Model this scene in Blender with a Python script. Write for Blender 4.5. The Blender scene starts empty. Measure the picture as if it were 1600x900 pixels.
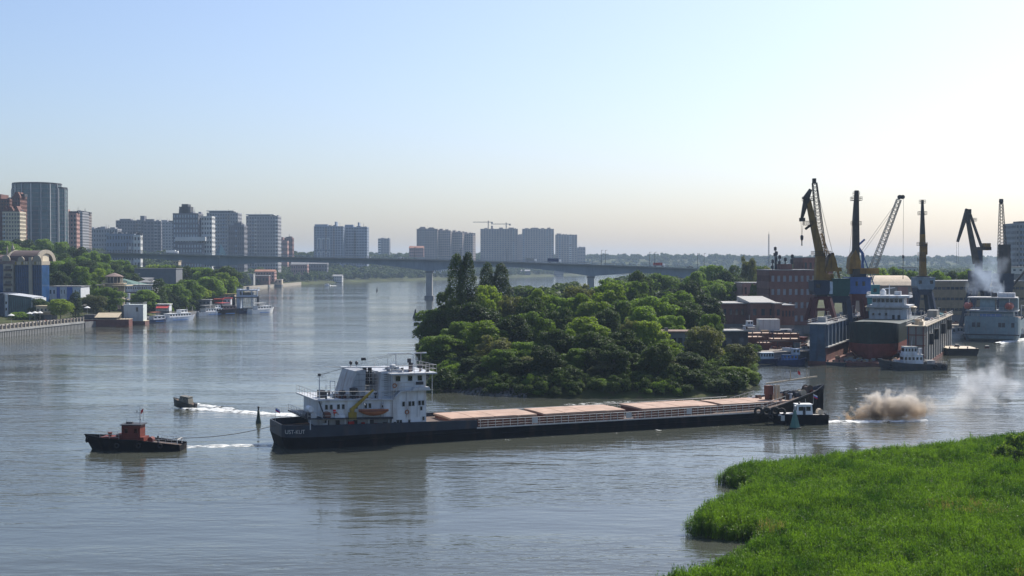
import bpy, math, random
import numpy as np
from mathutils import Vector, Matrix
R = math.radians
random.seed(7); RNG = np.random.default_rng(7)
SC = bpy.context.scene
COL = SC.collection
# ------------------------------------------------------------------ camera, sky, sun, exposure
F, H, HZ = 2000.0, 30.0, 410.0          # focal length in photo pixels, eye height above the water, horizon row
cam = bpy.data.cameras.new("camera"); camo = bpy.data.objects.new("camera", cam); COL.objects.link(camo)
camo.location = (0, 0, H); camo.rotation_euler = (R(90) - math.atan(40 / F), 0, 0)
cam.sensor_width = 36; cam.lens = 36 * F / 1600; cam.clip_start = 0.5; cam.clip_end = 20000
SC.camera = camo
SUN_AZ, SUN_EL = R(40), R(45)            # azimuth right of the view direction (+Y), elevation
W = bpy.data.worlds.new("World"); SC.world = W; W.use_nodes = True
wn = W.node_tree.nodes; wl = W.node_tree.links
bg = next(n for n in wn if n.type == 'BACKGROUND')
sky = wn.new("ShaderNodeTexSky"); sky.sky_type = 'NISHITA'; sky.sun_disc = False
sky.sun_elevation = SUN_EL; sky.sun_rotation = SUN_AZ
sky.altitude = 30; sky.air_density = 1.0; sky.dust_density = 2.0; sky.ozone_density = 4.5
tint = wn.new('ShaderNodeMix'); tint.data_type = 'RGBA'; tint.blend_type = 'MULTIPLY'; tint.inputs[0].default_value = 1; tint.inputs[7].default_value = (1.03, 1.0, 1.03, 1)
wl.new(sky.outputs[0], tint.inputs[6]); wl.new(tint.outputs[2], bg.inputs[0]); bg.inputs[1].default_value = 0.10
sl = bpy.data.lights.new("sun", 'SUN'); sl.energy = 4.3; sl.angle = R(0.53); sl.color = (1, 0.95, 0.86)
so = bpy.data.objects.new("sun", sl); COL.objects.link(so)
SUNV = Vector((math.sin(SUN_AZ) * math.cos(SUN_EL), math.cos(SUN_AZ) * math.cos(SUN_EL), math.sin(SUN_EL)))
so.rotation_euler = SUNV.to_track_quat('Z', 'Y').to_euler(); so.location = (300, 300, 400)
vs = SC.view_settings; vs.view_transform = 'Standard'; vs.look = 'None'; vs.gamma = 1; vs.exposure = 0.63
SC.cycles.volume_bounces = 1; SC.cycles.max_bounces = 6; SC.cycles.diffuse_bounces = 2; SC.cycles.glossy_bounces = 3
SC.cycles.transparent_max_bounces = 12; SC.cycles.sample_clamp_indirect = 4.0
SC.cycles.use_denoising = True
HAZE_DENSITY = 0.00008

# ------------------------------------------------------------------ helpers
def gx(u, d): return (u - 800) / F * d
def gz(v, d): return H + (HZ - v) / F * d
def gd(v, z=0.0): return (H - z) * F / (v - HZ)
def gp(u, v, z=0.0):
    d = gd(v, z); return (gx(u, d), d)
def rot2(x, y, a): c, s = math.cos(a), math.sin(a); return (x * c - y * s, x * s + y * c)

class MB:
    """collects simple shapes into one mesh"""
    def __init__(s): s.v = []; s.f = []
    def add(s, vs, fs):
        o = len(s.v); s.v.extend(vs); s.f.extend([tuple(i + o for i in f) for f in fs]); return s
    def box(s, x0, x1, y0, y1, z0, z1, tx=0.0, ty=0.0):
        a = [(x0, y0, z0), (x1, y0, z0), (x1, y1, z0), (x0, y1, z0),
             (x0 + tx, y0 + ty, z1), (x1 - tx, y0 + ty, z1), (x1 - tx, y1 - ty, z1), (x0 + tx, y1 - ty, z1)]
        return s.add(a, [(3, 2, 1, 0), (4, 5, 6, 7), (0, 1, 5, 4), (1, 2, 6, 5), (2, 3, 7, 6), (3, 0, 4, 7)])
    def cbox(s, cx, cy, cz, w, d, h, rz=0.0):
        a = []
        for z in (cz - h / 2, cz + h / 2):
            for x, y in ((-w / 2, -d / 2), (w / 2, -d / 2), (w / 2, d / 2), (-w / 2, d / 2)):
                x, y = rot2(x, y, rz); a.append((cx + x, cy + y, z))
        return s.add(a, [(3, 2, 1, 0), (4, 5, 6, 7), (0, 1, 5, 4), (1, 2, 6, 5), (2, 3, 7, 6), (3, 0, 4, 7)])
    def tube(s, p, q, r0, r1=None, n=6, cap=True):
        p, q = Vector(p), Vector(q); r1 = r0 if r1 is None else r1
        d = (q - p); 
        if d.length < 1e-6: return s
        d.normalize(); a = d.orthogonal().normalized(); b = d.cross(a)
        vs = []
        for c, r in ((p, r0), (q, r1)):
            for i in range(n):
                t = 2 * math.pi * (i + .5) / n; vs.append(tuple(c + a * (r * math.cos(t)) + b * (r * math.sin(t))))
        fs = [(i, (i + 1) % n, n + (i + 1) % n, n + i) for i in range(n)]
        if cap: fs += [tuple(reversed(range(n))), tuple(range(n, 2 * n))]
        return s.add(vs, fs)
    def bar(s, p, q, w, h=None, w1=None, h1=None):
        """rectangular bar from p to q, width w (horizontal) and height h, tapering to w1, h1"""
        p, q = Vector(p), Vector(q); h = w if h is None else h; w1 = w if w1 is None else w1; h1 = h if h1 is None else h1
        d = (q - p).normalized(); up = Vector((0, 0, 1))
        if abs(d.z) > 0.98: up = Vector((0, 1, 0))
        a = d.cross(up).normalized(); b = a.cross(d)
        vs = []
        for c, ww, hh in ((p, w, h), (q, w1, h1)):
            for i, j in ((-1, -1), (1, -1), (1, 1), (-1, 1)): vs.append(tuple(c + a * (i * ww / 2) + b * (j * hh / 2)))
        return s.add(vs, [(3, 2, 1, 0), (4, 5, 6, 7), (0, 1, 5, 4), (1, 2, 6, 5), (2, 3, 7, 6), (3, 0, 4, 7)])
    def prism(s, poly, z0, z1):
        n = len(poly); vs = [(x, y, z0) for x, y in poly] + [(x, y, z1) for x, y in poly]
        return s.add(vs, [tuple(reversed(range(n))), tuple(range(n, 2 * n))] + [(i, (i + 1) % n, n + (i + 1) % n, n + i) for i in range(n)])
    def prism_y(s, poly, y0, y1):
        """polygon in x,z swept along y"""
        n = len(poly); vs = [(x, y0, z) for x, z in poly] + [(x, y1, z) for x, z in poly]
        return s.add(vs, [tuple(range(n)), tuple(reversed(range(n, 2 * n)))] + [((i + 1) % n, i, n + i, n + (i + 1) % n) for i in range(n)])
    def prism_x(s, poly, x0, x1):
        """polygon in y,z swept along x"""
        n = len(poly); vs = [(x0, y, z) for y, z in poly] + [(x1, y, z) for y, z in poly]
        return s.add(vs, [tuple(reversed(range(n))), tuple(range(n, 2 * n))] + [(i, (i + 1) % n, n + (i + 1) % n, n + i) for i in range(n)])
    def lathe(s, prof, n=16, cx=0, cy=0):
        vs = []; m = len(prof)
        for r, z in prof:
            for i in range(n):
                t = 2 * math.pi * i / n; vs.append((cx + r * math.cos(t), cy + r * math.sin(t), z))
        fs = [(k * n + i, k * n + (i + 1) % n, (k + 1) * n + (i + 1) % n, (k + 1) * n + i) for k in range(m - 1) for i in range(n)]
        fs += [tuple(reversed(range(n))), tuple(range((m - 1) * n, m * n))]
        return s.add(vs, fs)
    def loft(s, rings, cap=True, closed=True):
        n = len(rings[0]); vs = [p for r in rings for p in r]; fs = []
        for k in range(len(rings) - 1):
            for i in range(n if closed else n - 1):
                fs.append((k * n + i, k * n + (i + 1) % n, (k + 1) * n + (i + 1) % n, (k + 1) * n + i))
        if cap: fs += [tuple(reversed(range(n))), tuple(range((len(rings) - 1) * n, len(rings) * n))]
        return s.add(vs, fs)
    def torus(s, c, rr, r, axis='y', n=12, m=6):
        rings = []
        for i in range(n):
            t = 2 * math.pi * i / n; ring = []
            for j in range(m):
                k = 2 * math.pi * j / m; q = rr + r * math.cos(k); e = r * math.sin(k)
                p = {'y': (q * math.cos(t), e, q * math.sin(t)), 'z': (q * math.cos(t), q * math.sin(t), e), 'x': (e, q * math.cos(t), q * math.sin(t))}[axis]
                ring.append((c[0] + p[0], c[1] + p[1], c[2] + p[2]))
            rings.append(ring)
        rings.append(rings[0]); return s.loft(rings, cap=False)
    def lattice(s, p, q, w0, w1, r, seg, axis=(0, 1, 0)):
        """four-chord lattice mast from p to q"""
        p, q = Vector(p), Vector(q); d = (q - p).normalized(); a = d.cross(Vector(axis)).normalized(); b = a.cross(d)
        pts = []
        for k in range(seg + 1):
            t = k / seg; c = p.lerp(q, t); w = (w0 + (w1 - w0) * t) / 2
            pts.append([c + a * (i * w) + b * (j * w) for i, j in ((-1, -1), (1, -1), (1, 1), (-1, 1))])
        for i in range(4): s.tube(pts[0][i], pts[-1][i], r, r, 4, False)
        for k in range(seg):
            for i in range(4):
                j = (i + 1) % 4
                s.tube(pts[k][i], pts[k + 1][j], r * .6, r * .6, 3, False)
                s.tube(pts[k + 1][i], pts[k + 1][j], r * .6, r * .6, 3, False)
        return s
    def railing(s, pts, h=1.05, step=2.0, r=0.035, mid=1):
        for p, q in zip(pts[:-1], pts[1:]):
            p, q = Vector(p), Vector(q); n = max(1, int((q - p).length / step))
            for k in range(n + 1):
                c = p.lerp(q, k / n); s.tube(c, c + Vector((0, 0, h)), r, r, 4, False)
            for m in range(mid + 1):
                z = Vector((0, 0, h * (m + 1) / (mid + 1))); s.tube(p + z, q + z, r, r, 4, False)
        return s
    def mesh(s, name, m=None, smooth=False):
        me = bpy.data.meshes.new(name); me.from_pydata(s.v, [], s.f); me.validate()
        if m is not None: me.materials.append(m)
        if smooth: me.polygons.foreach_set('use_smooth', [True] * len(me.polygons))
        return me
    def build(s, name, m, parent=None, smooth=False, loc=None, kind=None, label=None):
        return put(name, s.mesh(name, m, smooth), parent, loc, kind=kind, label=label)

def put(name, me, parent=None, loc=None, rz=0.0, kind=None, label=None, cat=None, group=None):
    o = bpy.data.objects.new(name, me); COL.objects.link(o)
    if parent is not None: o.parent = parent
    if loc is not None: o.location = loc
    if rz: o.rotation_euler = (0, 0, rz)
    if kind: o['kind'] = kind
    if label: o['label'] = label
    if cat: o['category'] = cat
    if group: o['group'] = group
    return o
def thing(name, label, cat, loc=(0, 0, 0), rz=0.0, group=None):
    return put(name, None, None, loc, rz, None, label, cat, group)
KIDS = {}
def dup(root, loc, rz, label=None, group=None, scale=None):
    if root.name not in KIDS:
        ch = [o for o in COL.objects if o.parent == root]
        KIDS[root.name] = [(c, [g for g in COL.objects if g.parent == c]) for c in ch]
    r = root.copy(); COL.objects.link(r); r.location = loc; r.rotation_euler = (0, 0, rz)
    if label: r['label'] = label
    if group: r['group'] = group
    if scale: r.scale = scale
    for c0, gs in KIDS[root.name]:
        c = c0.copy(); COL.objects.link(c); c.parent = r
        for g0 in gs:
            g = g0.copy(); COL.objects.link(g); g.parent = c
    return r

# ------------------------------------------------------------------ materials
MATS = {}
def mat(name, rgb, rough=0.65, var=0.22, scale=0.6, dirt=0.25, dcol=None, metal=0.0, spec=0.35, streak=6.0, bump=0.0):
    """painted or mineral surface: mottled colour, vertical weather streaks, optional fine relief"""
    if name in MATS: return MATS[name]
    m = bpy.data.materials.new(name); m.use_nodes = True; n = m.node_tree.nodes; l = m.node_tree.links
    p = n['Principled BSDF']; p.inputs['Roughness'].default_value = rough; p.inputs['Metallic'].default_value = metal
    p.inputs['Specular IOR Level'].default_value = spec
    tc = n.new('ShaderNodeTexCoord')
    nz = n.new('ShaderNodeTexNoise'); nz.inputs['Scale'].default_value = scale; nz.inputs['Detail'].default_value = 5
    l.new(tc.outputs['Object'], nz.inputs['Vector'])
    rp = n.new('ShaderNodeValToRGB'); rp.color_ramp.elements[0].position = .3; rp.color_ramp.elements[1].position = .7
    a = [max(0, c * (1 - var)) for c in rgb]; b = [min(1, c * (1 + var)) for c in rgb]
    rp.color_ramp.elements[0].color = (*a, 1); rp.color_ramp.elements[1].color = (*b, 1)
    l.new(nz.outputs['Fac'], rp.inputs['Fac'])
    out = rp.outputs['Color']
    if dirt > 0:
        mp = n.new('ShaderNodeMapping'); mp.inputs['Scale'].default_value = (streak * .5, streak * .5, .35)
        l.new(tc.outputs['Object'], mp.inputs['Vector'])
        n2 = n.new('ShaderNodeTexNoise'); n2.inputs['Scale'].default_value = .45; n2.inputs['Detail'].default_value = 4
        l.new(mp.outputs[0], n2.inputs['Vector'])
        mr = n.new('ShaderNodeMapRange'); mr.inputs[1].default_value = .5; mr.inputs[2].default_value = .78; mr.inputs[4].default_value = dirt
        l.new(n2.outputs['Fac'], mr.inputs[0])
        mx = n.new('ShaderNodeMix'); mx.data_type = 'RGBA'; l.new(mr.outputs[0], mx.inputs[0]); l.new(out, mx.inputs[6])
        dc = dcol or [c * .35 for c in rgb]; mx.inputs[7].default_value = (*dc, 1); out = mx.outputs[2]
    l.new(out, p.inputs['Base Color'])
    if bump:
        bp = n.new('ShaderNodeBump'); bp.inputs['Strength'].default_value = bump; bp.inputs['Distance'].default_value = .05
        l.new(nz.outputs['Fac'], bp.inputs['Height']); l.new(bp.outputs[0], p.inputs['Normal'])
    MATS[name] = m; return m
RUST = (.16, .065, .03)
def leafmat(name, c0, c1, trans=.38, world=False):
    m = bpy.data.materials.new(name); m.use_nodes = True; n = m.node_tree.nodes; l = m.node_tree.links
    p = n['Principled BSDF']; p.inputs['Roughness'].default_value = .6; p.inputs['Specular IOR Level'].default_value = .12
    oi = n.new('ShaderNodeObjectInfo'); tc = n.new('ShaderNodeTexCoord')
    nz = n.new('ShaderNodeTexNoise'); nz.inputs['Scale'].default_value = .55; nz.inputs['Detail'].default_value = 6; nz.inputs['Roughness'].default_value = .7
    if world:      # patches that run through the whole stand
        ge = n.new('ShaderNodeNewGeometry'); l.new(ge.outputs['Position'], nz.inputs['Vector']); nz.inputs['Scale'].default_value = .16; nz.inputs['Detail'].default_value = 7
    else: l.new(tc.outputs['Object'], nz.inputs['Vector'])
    ad = n.new('ShaderNodeMath'); ad.operation = 'MULTIPLY_ADD'; ad.inputs[1].default_value = .55
    l.new(oi.outputs['Random'], ad.inputs[0])
    m2 = n.new('ShaderNodeMath'); m2.operation = 'MULTIPLY'; m2.inputs[1].default_value = .75; src = nz.outputs['Fac']
    if world:
        cr = n.new('ShaderNodeMapRange'); cr.inputs[1].default_value = .34; cr.inputs[2].default_value = .68; l.new(src, cr.inputs[0]); src = cr.outputs[0]; ad.inputs[1].default_value = .35
    l.new(src, m2.inputs[0]); l.new(m2.outputs[0], ad.inputs[2])
    rp = n.new('ShaderNodeValToRGB'); rp.color_ramp.elements[0].position = .2; rp.color_ramp.elements[1].position = .85
    rp.color_ramp.elements[0].color = (*c0, 1); rp.color_ramp.elements[1].color = (*c1, 1); l.new(ad.outputs[0], rp.inputs['Fac'])
    l.new(rp.outputs['Color'], p.inputs['Base Color'])
    tr = n.new('ShaderNodeBsdfTranslucent'); hs = n.new('ShaderNodeMix'); hs.data_type = 'RGBA'; hs.blend_type = 'MULTIPLY'; hs.inputs[0].default_value = 1
    l.new(rp.outputs['Color'], hs.inputs[6]); hs.inputs[7].default_value = (1.7, 1.75, .7, 1); l.new(hs.outputs[2], tr.inputs['Color'])
    ms = n.new('ShaderNodeMixShader'); ms.inputs[0].default_value = trans
    l.new(p.outputs[0], ms.inputs[1]); l.new(tr.outputs[0], ms.inputs[2]); l.new(ms.outputs[0], n['Material Output'].inputs['Surface'])
    return m
def glassmat(name, rgb, rough=.12, spec=.6):
    m = mat(name, rgb, rough=rough, var=.3, scale=.25, dirt=0, spec=spec); return m

# ------------------------------------------------------------------ terrain, water, haze
def P2(*t): return [gp(*p) for p in t]
SHORE_L = P2((-400, 560), (-100, 536), (0, 526), (130, 510), (200, 505), (245, 500), (330, 490), (368, 484), (376, 470), (366, 453.5), (420, 449), (480, 443.6),
             (560, 440.5), (670, 437.6), (740, 435.6), (800, 433.6), (900, 430.6), (960, 428))
POLY_L = SHORE_L + [(2000, 3400), (9000, 4200), (9000, 12000), (-9000, 12000), (-9000, 300)]
SHORE_P = P2((1012, 429), (1012, 432), (1006, 440), (985, 452), (940, 466), (882, 480), (802, 494), (716, 508), (668, 525), (650, 548), (656, 575), (682, 606), (740, 617), (820, 621), (900, 623),
             (1000, 623), (1100, 620), (1160, 613), (1184, 601), (1180, 578))
QUAY = P2((1180, 578), (1186, 568), (1262, 563), (1264, 545)) + [(105, 505), (150, 560), (186, 552)] + P2((1500, 519), (1610, 517), (1900, 515))
POLY_P = SHORE_P + QUAY[1:] + [(3000, 700), (9000, 1500), (9000, 5000), (1500, 5000)]
def reed_poly():
    return P2((1900, 642, 2.7), (1600, 671, 2.7), (1500, 683, 2.7), (1400, 694, 2.7), (1300, 703, 2.7), (1200, 716, 2.4), (1150, 727, 1.8), (1126, 750, .5), (1130, 758), (1168, 768),
              (1172, 780), (1135, 800), (1102, 813), (1074, 836), (1092, 842), (1140, 846), (1185, 849)) + P2((1178, 846, 1.6), (1120, 866, 2.4), (1060, 886, 2.4), (1012, 905, 2.2), (985, 960)) + P2((1500, 1100), (2000, 1100))
POLY_R = reed_poly()
def sdist(X, Y, poly):
    """signed distance, positive inside"""
    d2 = np.full(X.shape, 1e18); ins = np.zeros(X.shape, bool); n = len(poly)
    for i in range(n):
        x0, y0 = poly[i]; x1, y1 = poly[(i + 1) % n]; dx, dy = x1 - x0, y1 - y0; L = dx * dx + dy * dy + 1e-12
        t = np.clip(((X - x0) * dx + (Y - y0) * dy) / L, 0, 1)
        d2 = np.minimum(d2, (X - x0 - t * dx) ** 2 + (Y - y0 - t * dy) ** 2)
        c = (y0 > Y) != (y1 > Y)
        ins ^= c & (X < dx * (Y - y0) / (dy if abs(dy) > 1e-9 else 1e-9) + x0)
    return np.where(ins, 1, -1) * np.sqrt(d2)
def sm(a, b, x): t = np.clip((x - a) / (b - a), 0, 1); return t * t * (3 - 2 * t)
def wob(X, Y, s, k=0):
    return (np.sin(X / s + k) + np.sin(Y / s * 1.13 + 2 * k + 1) + np.sin((X + Y) / s * .7 + k * 3) + np.sin((X - 1.7 * Y) / s * .53 + 5 + k)) / 4
def land(X, Y):
    X = np.asarray(X, float); Y = np.asarray(Y, float)
    a = sdist(X, Y, POLY_L); p = sdist(X, Y, POLY_P); r = sdist(X, Y, POLY_R)
    far = sm(3200, 5200, Y)
    hl = np.clip(a * .5, -3, 3.2) + 7 * sm(15, 95, a) + 27 * sm(85, 260, a) * (1 - .25 * sm(700, 2000, X)) + 5 * wob(X, Y, 190) * sm(100, 300, a)
    hl += far * (-6 + 6 * wob(X, Y, 600, 2))
    hp = np.clip(p * .5, -3, 2.6) + 3.0 * sm(120, 400, p) + far * (21 + 6 * wob(X, Y, 700, 1))
    hr = np.clip(r * .3, -3, .35)
    return np.maximum(np.maximum(hl, hp), hr)
def land1(x, y): return float(land(np.array([x]), np.array([y]))[0])

ds = np.geomspace(70, 9000, 380); us = np.linspace(-1, 1, 440)
DD, UU = np.meshgrid(ds, us, indexing='ij'); TX = UU * (DD * .62 + 60); TY = DD
TZ = land(TX, TY)
nv = TX.size; nr, nc = TX.shape
me = bpy.data.meshes.new('ground')
idx = np.arange(nv).reshape(nr, nc)
fc = np.stack([idx[:-1, :-1], idx[:-1, 1:], idx[1:, 1:], idx[1:, :-1]], -1).reshape(-1, 4)
def npmesh(name, co, faces, m=None, smooth=False):
    me = bpy.data.meshes.new(name); k = faces.shape[1]
    me.vertices.add(len(co)); me.vertices.foreach_set('co', np.asarray(co, np.float32).ravel())
    me.loops.add(faces.size); me.loops.foreach_set('vertex_index', faces.astype(np.int32).ravel())
    me.polygons.add(len(faces)); me.polygons.foreach_set('loop_start', np.arange(0, faces.size, k, dtype=np.int32))
    me.polygons.foreach_set('loop_total', np.full(len(faces), k, np.int32))
    if smooth: me.polygons.foreach_set('use_smooth', np.ones(len(faces), bool))
    me.update(calc_edges=True)
    if m: me.materials.append(m)
    return me
def groundmat():
    m = mat('ground_soil', (.045, .055, .018), rough=.95, var=.5, scale=.02, dirt=0, spec=.1)
    n = m.node_tree.nodes; l = m.node_tree.links; p = n['Principled BSDF']
    tc = n.new('ShaderNodeTexCoord'); nz = n.new('ShaderNodeTexNoise'); nz.inputs['Scale'].default_value = .35; nz.inputs['Detail'].default_value = 6
    l.new(tc.outputs['Object'], nz.inputs['Vector'])
    src = p.inputs['Base Color'].links[0].from_socket
    mx = n.new('ShaderNodeMix'); mx.data_type = 'RGBA'; mr = n.new('ShaderNodeMapRange'); mr.inputs[1].default_value = .52; mr.inputs[2].default_value = .72
    l.new(nz.outputs['Fac'], mr.inputs[0]); l.new(mr.outputs[0], mx.inputs[0]); l.new(src, mx.inputs[6]); mx.inputs[7].default_value = (.085, .07, .042, 1)
    l.new(mx.outputs[2], p.inputs['Base Color'])
    return m
put('ground', npmesh('ground', np.stack([TX, TY, TZ], -1).reshape(-1, 3), fc, groundmat(), True), kind='structure')

def watermat():
    m = bpy.data.materials.new('river_water'); m.use_nodes = True; n = m.node_tree.nodes; l = m.node_tree.links
    p = n['Principled BSDF']; p.inputs['Base Color'].default_value = (.058, .063, .050, 1); p.inputs['IOR'].default_value = 1.33
    p.inputs['Roughness'].default_value = .06; p.inputs['Specular IOR Level'].default_value = .5
    tc = n.new('ShaderNodeTexCoord')
    def noise(sc, sx, sy, det, rot=0.0, ro=.55):
        mp = n.new('ShaderNodeMapping'); mp.inputs['Scale'].default_value = (sx, sy, 1); mp.inputs['Rotation'].default_value = (0, 0, rot); l.new(tc.outputs['Object'], mp.inputs['Vector'])
        z = n.new('ShaderNodeTexNoise'); z.inputs['Scale'].default_value = sc; z.inputs['Detail'].default_value = det; z.inputs['Roughness'].default_value = ro
        l.new(mp.outputs[0], z.inputs['Vector']); return z.outputs['Fac']
    fine = noise(1.0, .45, 1.0, 3, R(10)); mid = noise(.42, .38, 1.0, 3, R(-6)); swell = noise(.07, .6, 1, 2, R(20))
    patch = noise(.011, .45, 1.4, 4, R(10)); 
    mr = n.new('ShaderNodeMapRange'); mr.inputs[1].default_value = .40; mr.inputs[2].default_value = .62; mr.inputs[3].default_value = .30; mr.inputs[4].default_value = 1.30; l.new(patch, mr.inputs[0])
    def mul(a, b):
        k = n.new('ShaderNodeMath'); k.operation = 'MULTIPLY'
        for i, q in enumerate((a, b)):
            if isinstance(q, float): k.inputs[i].default_value = q
            else: l.new(q, k.inputs[i])
        return k.outputs[0]
    def addm(a, b):
        k = n.new('ShaderNodeMath'); k.operation = 'ADD'; l.new(a, k.inputs[0]); l.new(b, k.inputs[1]); return k.outputs[0]
    h = addm(mul(addm(mul(fine, WAVE[0]), mul(mid, WAVE[1])), mr.outputs[0]), mul(swell, WAVE[2]))
    bp = n.new('ShaderNodeBump'); bp.inputs['Strength'].default_value = 1; bp.inputs['Distance'].default_value = 1; l.new(h, bp.inputs['Height'])
    l.new(bp.outputs[0], p.inputs['Normal'])
    return m
WAVE = (.085, .22, .24)
wm = MB().add([(-6000, -40, 0), (6000, -40, 0), (6000, 9000, 0), (-6000, 9000, 0)], [(0, 1, 2, 3)])
wm.build('river_water', watermat(), kind='structure')
def haze():
    m = bpy.data.materials.new('haze_air'); m.use_nodes = True; n = m.node_tree.nodes; l = m.node_tree.links
    n.remove(n['Principled BSDF']); v = n.new('ShaderNodeVolumePrincipled'); v.inputs['Density'].default_value = HAZE_DENSITY
    v.inputs['Color'].default_value = (.60, .77, 1.0, 1); v.inputs['Anisotropy'].default_value = .1
    l.new(v.outputs[0], n['Material Output'].inputs['Volume'])
    MB().box(-6500, 6500, -120, 9200, -5, 125).build('haze', m, kind='stuff')
haze()
# ------------------------------------------------------------------ trees
def crown(name, seed, Wd, Ht, z0, nb, leaf, n, m, shape='round', inner=.25):
    """leaf quads spread over the shells of many overlapping clumps"""
    g = np.random.default_rng(seed); bl = []
    for k in range(nb):
        if shape == 'column':
            t = (k + .5) / nb; rr = Wd / 2 * math.sin(math.pi * (.12 + .76 * t)) ** .5
            a = g.uniform(0, 6.28); o = rr * .42 * g.uniform(.2, 1)
            bl.append((o * math.cos(a), o * math.sin(a), z0 + Ht * t, rr * g.uniform(.55, .75), 1.7))
        elif shape == 'bush':
            a = g.uniform(0, 6.28); o = Wd / 2 * math.sqrt(g.uniform(0, 1)) * .75; zz = z0 + Ht * g.uniform(.15, .8) * (1 - .6 * (2 * o / Wd) ** 2)
            bl.append((o * math.cos(a), o * math.sin(a), zz, Wd * g.uniform(.13, .24), .85))
        else:
            d = g.normal(size=3); d /= np.linalg.norm(d); q = g.uniform(.3, 1) ** .6 * (1.16 if k % 6 == 0 else 1.0)
            c = d * q * np.array([Wd / 2, Wd / 2, Ht / 2]) * .86; c[2] = c[2] if c[2] > -.3 * Ht else c[2] * .85
            bl.append((c[0], c[1], z0 + Ht / 2 + c[2], Wd * (g.uniform(.06, .12) if k % 3 == 0 else g.uniform(.12, .24)), g.uniform(.65, 1.0)))
    B = np.array(bl); pw = B[:, 3] ** 2; pw /= pw.sum()
    N = int(n * 1.6); k = g.choice(len(B), N, p=pw)
    D = g.normal(size=(N, 3)); D /= np.linalg.norm(D, axis=1)[:, None]
    D[:, 2] = np.where(D[:, 2] < -.45, -D[:, 2], D[:, 2])
    q = np.where(g.uniform(size=N) < inner, g.uniform(.3, .8, N), g.uniform(.8, 1.12, N))
    P = B[k, :3] + D * (B[k, 3] * q)[:, None] * np.stack([np.ones(N), np.ones(N), B[k, 4]], -1)
    keep = np.ones(N, bool)
    for j in range(len(B)):
        e = (P - B[j, :3]) / np.array([1, 1, B[j, 4]]); keep &= ((e ** 2).sum(1) > (.68 * B[j, 3]) ** 2) | (k == j)
    P, D = P[keep][:n], D[keep][:n]; N = len(P)
    P[:, 2] = np.maximum(P[:, 2], .15)
    nr = D * .55 + np.array([0, 0, .45]) + g.normal(size=(N, 3)) * .55; nr /= np.linalg.norm(nr, axis=1)[:, None]
    a = np.cross(nr, g.normal(size=(N, 3))); a /= np.linalg.norm(a, axis=1)[:, None]; b = np.cross(nr, a)
    s = leaf * g.uniform(.55, 1.3, N); a *= (s * .62)[:, None]; b *= (s * .42)[:, None]
    co = np.stack([P - a, P - b * .9, P + a, P + b * .9], 1).reshape(-1, 3)
    return npmesh(name, co, np.arange(4 * N).reshape(-1, 4), m)
def trunk(name, seed, h, r, Wd, m, nl=7):
    g = random.Random(seed); b = MB(); z = 0; p = Vector((0, 0, -.6)); top = Vector((g.uniform(-.4, .4), g.uniform(-.4, .4), h))
    pts = [p.lerp(top, t) + Vector((g.uniform(-.15, .15), g.uniform(-.15, .15), 0)) for t in (0, .3, .6, 1)]
    for i in range(3): b.tube(pts[i], pts[i + 1], r * (1 - i * .28), r * (1 - (i + 1) * .28), 7, False)
    for k in range(nl):
        t = g.uniform(.35, .95); c = p.lerp(top, t); a = g.uniform(0, 6.28); L = Wd * g.uniform(.22, .4)
        e = c + Vector((math.cos(a) * L, math.sin(a) * L, L * g.uniform(.5, 1.1))); b.tube(c, e, r * .35, r * .08, 5, False)
    return b.mesh(name, m)
BARK = mat('bark', (.09, .07, .05), rough=.95, var=.4, scale=2, dirt=0)
BARKG = mat('pale_bark', (.22, .21, .19), rough=.9, var=.3, scale=2, dirt=.3)
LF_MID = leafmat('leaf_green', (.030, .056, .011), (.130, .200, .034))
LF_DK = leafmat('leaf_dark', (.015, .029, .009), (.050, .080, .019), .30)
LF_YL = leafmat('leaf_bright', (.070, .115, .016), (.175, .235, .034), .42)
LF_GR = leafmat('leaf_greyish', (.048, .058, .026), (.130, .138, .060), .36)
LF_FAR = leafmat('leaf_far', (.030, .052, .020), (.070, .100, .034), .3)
LB = 'trees along the left river bank'
KIND = {}
def proto(key, name, cr, tr):
    KIND[key] = (name, cr, tr)
for i in range(3):
    proto(('mid', i), 'broadleaf_tree', crown('crown', 10 + i, 11, 12.3, 1.2, 52, .54, 11000, LF_MID), trunk('trunk', 10 + i, 8, .34, 10, BARK))
    proto(('dark', i), 'broadleaf_tree', crown('crown', 20 + i, 11, 13.6, .9, 56, .52, 12000, LF_DK), trunk('trunk', 20 + i, 9, .36, 10, BARK))
    proto(('bright', i), 'broadleaf_tree', crown('crown', 30 + i, 10.5, 11.3, 1.2, 52, .52, 9500, LF_YL), trunk('trunk', 30 + i, 8, .3, 10, BARK))
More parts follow.
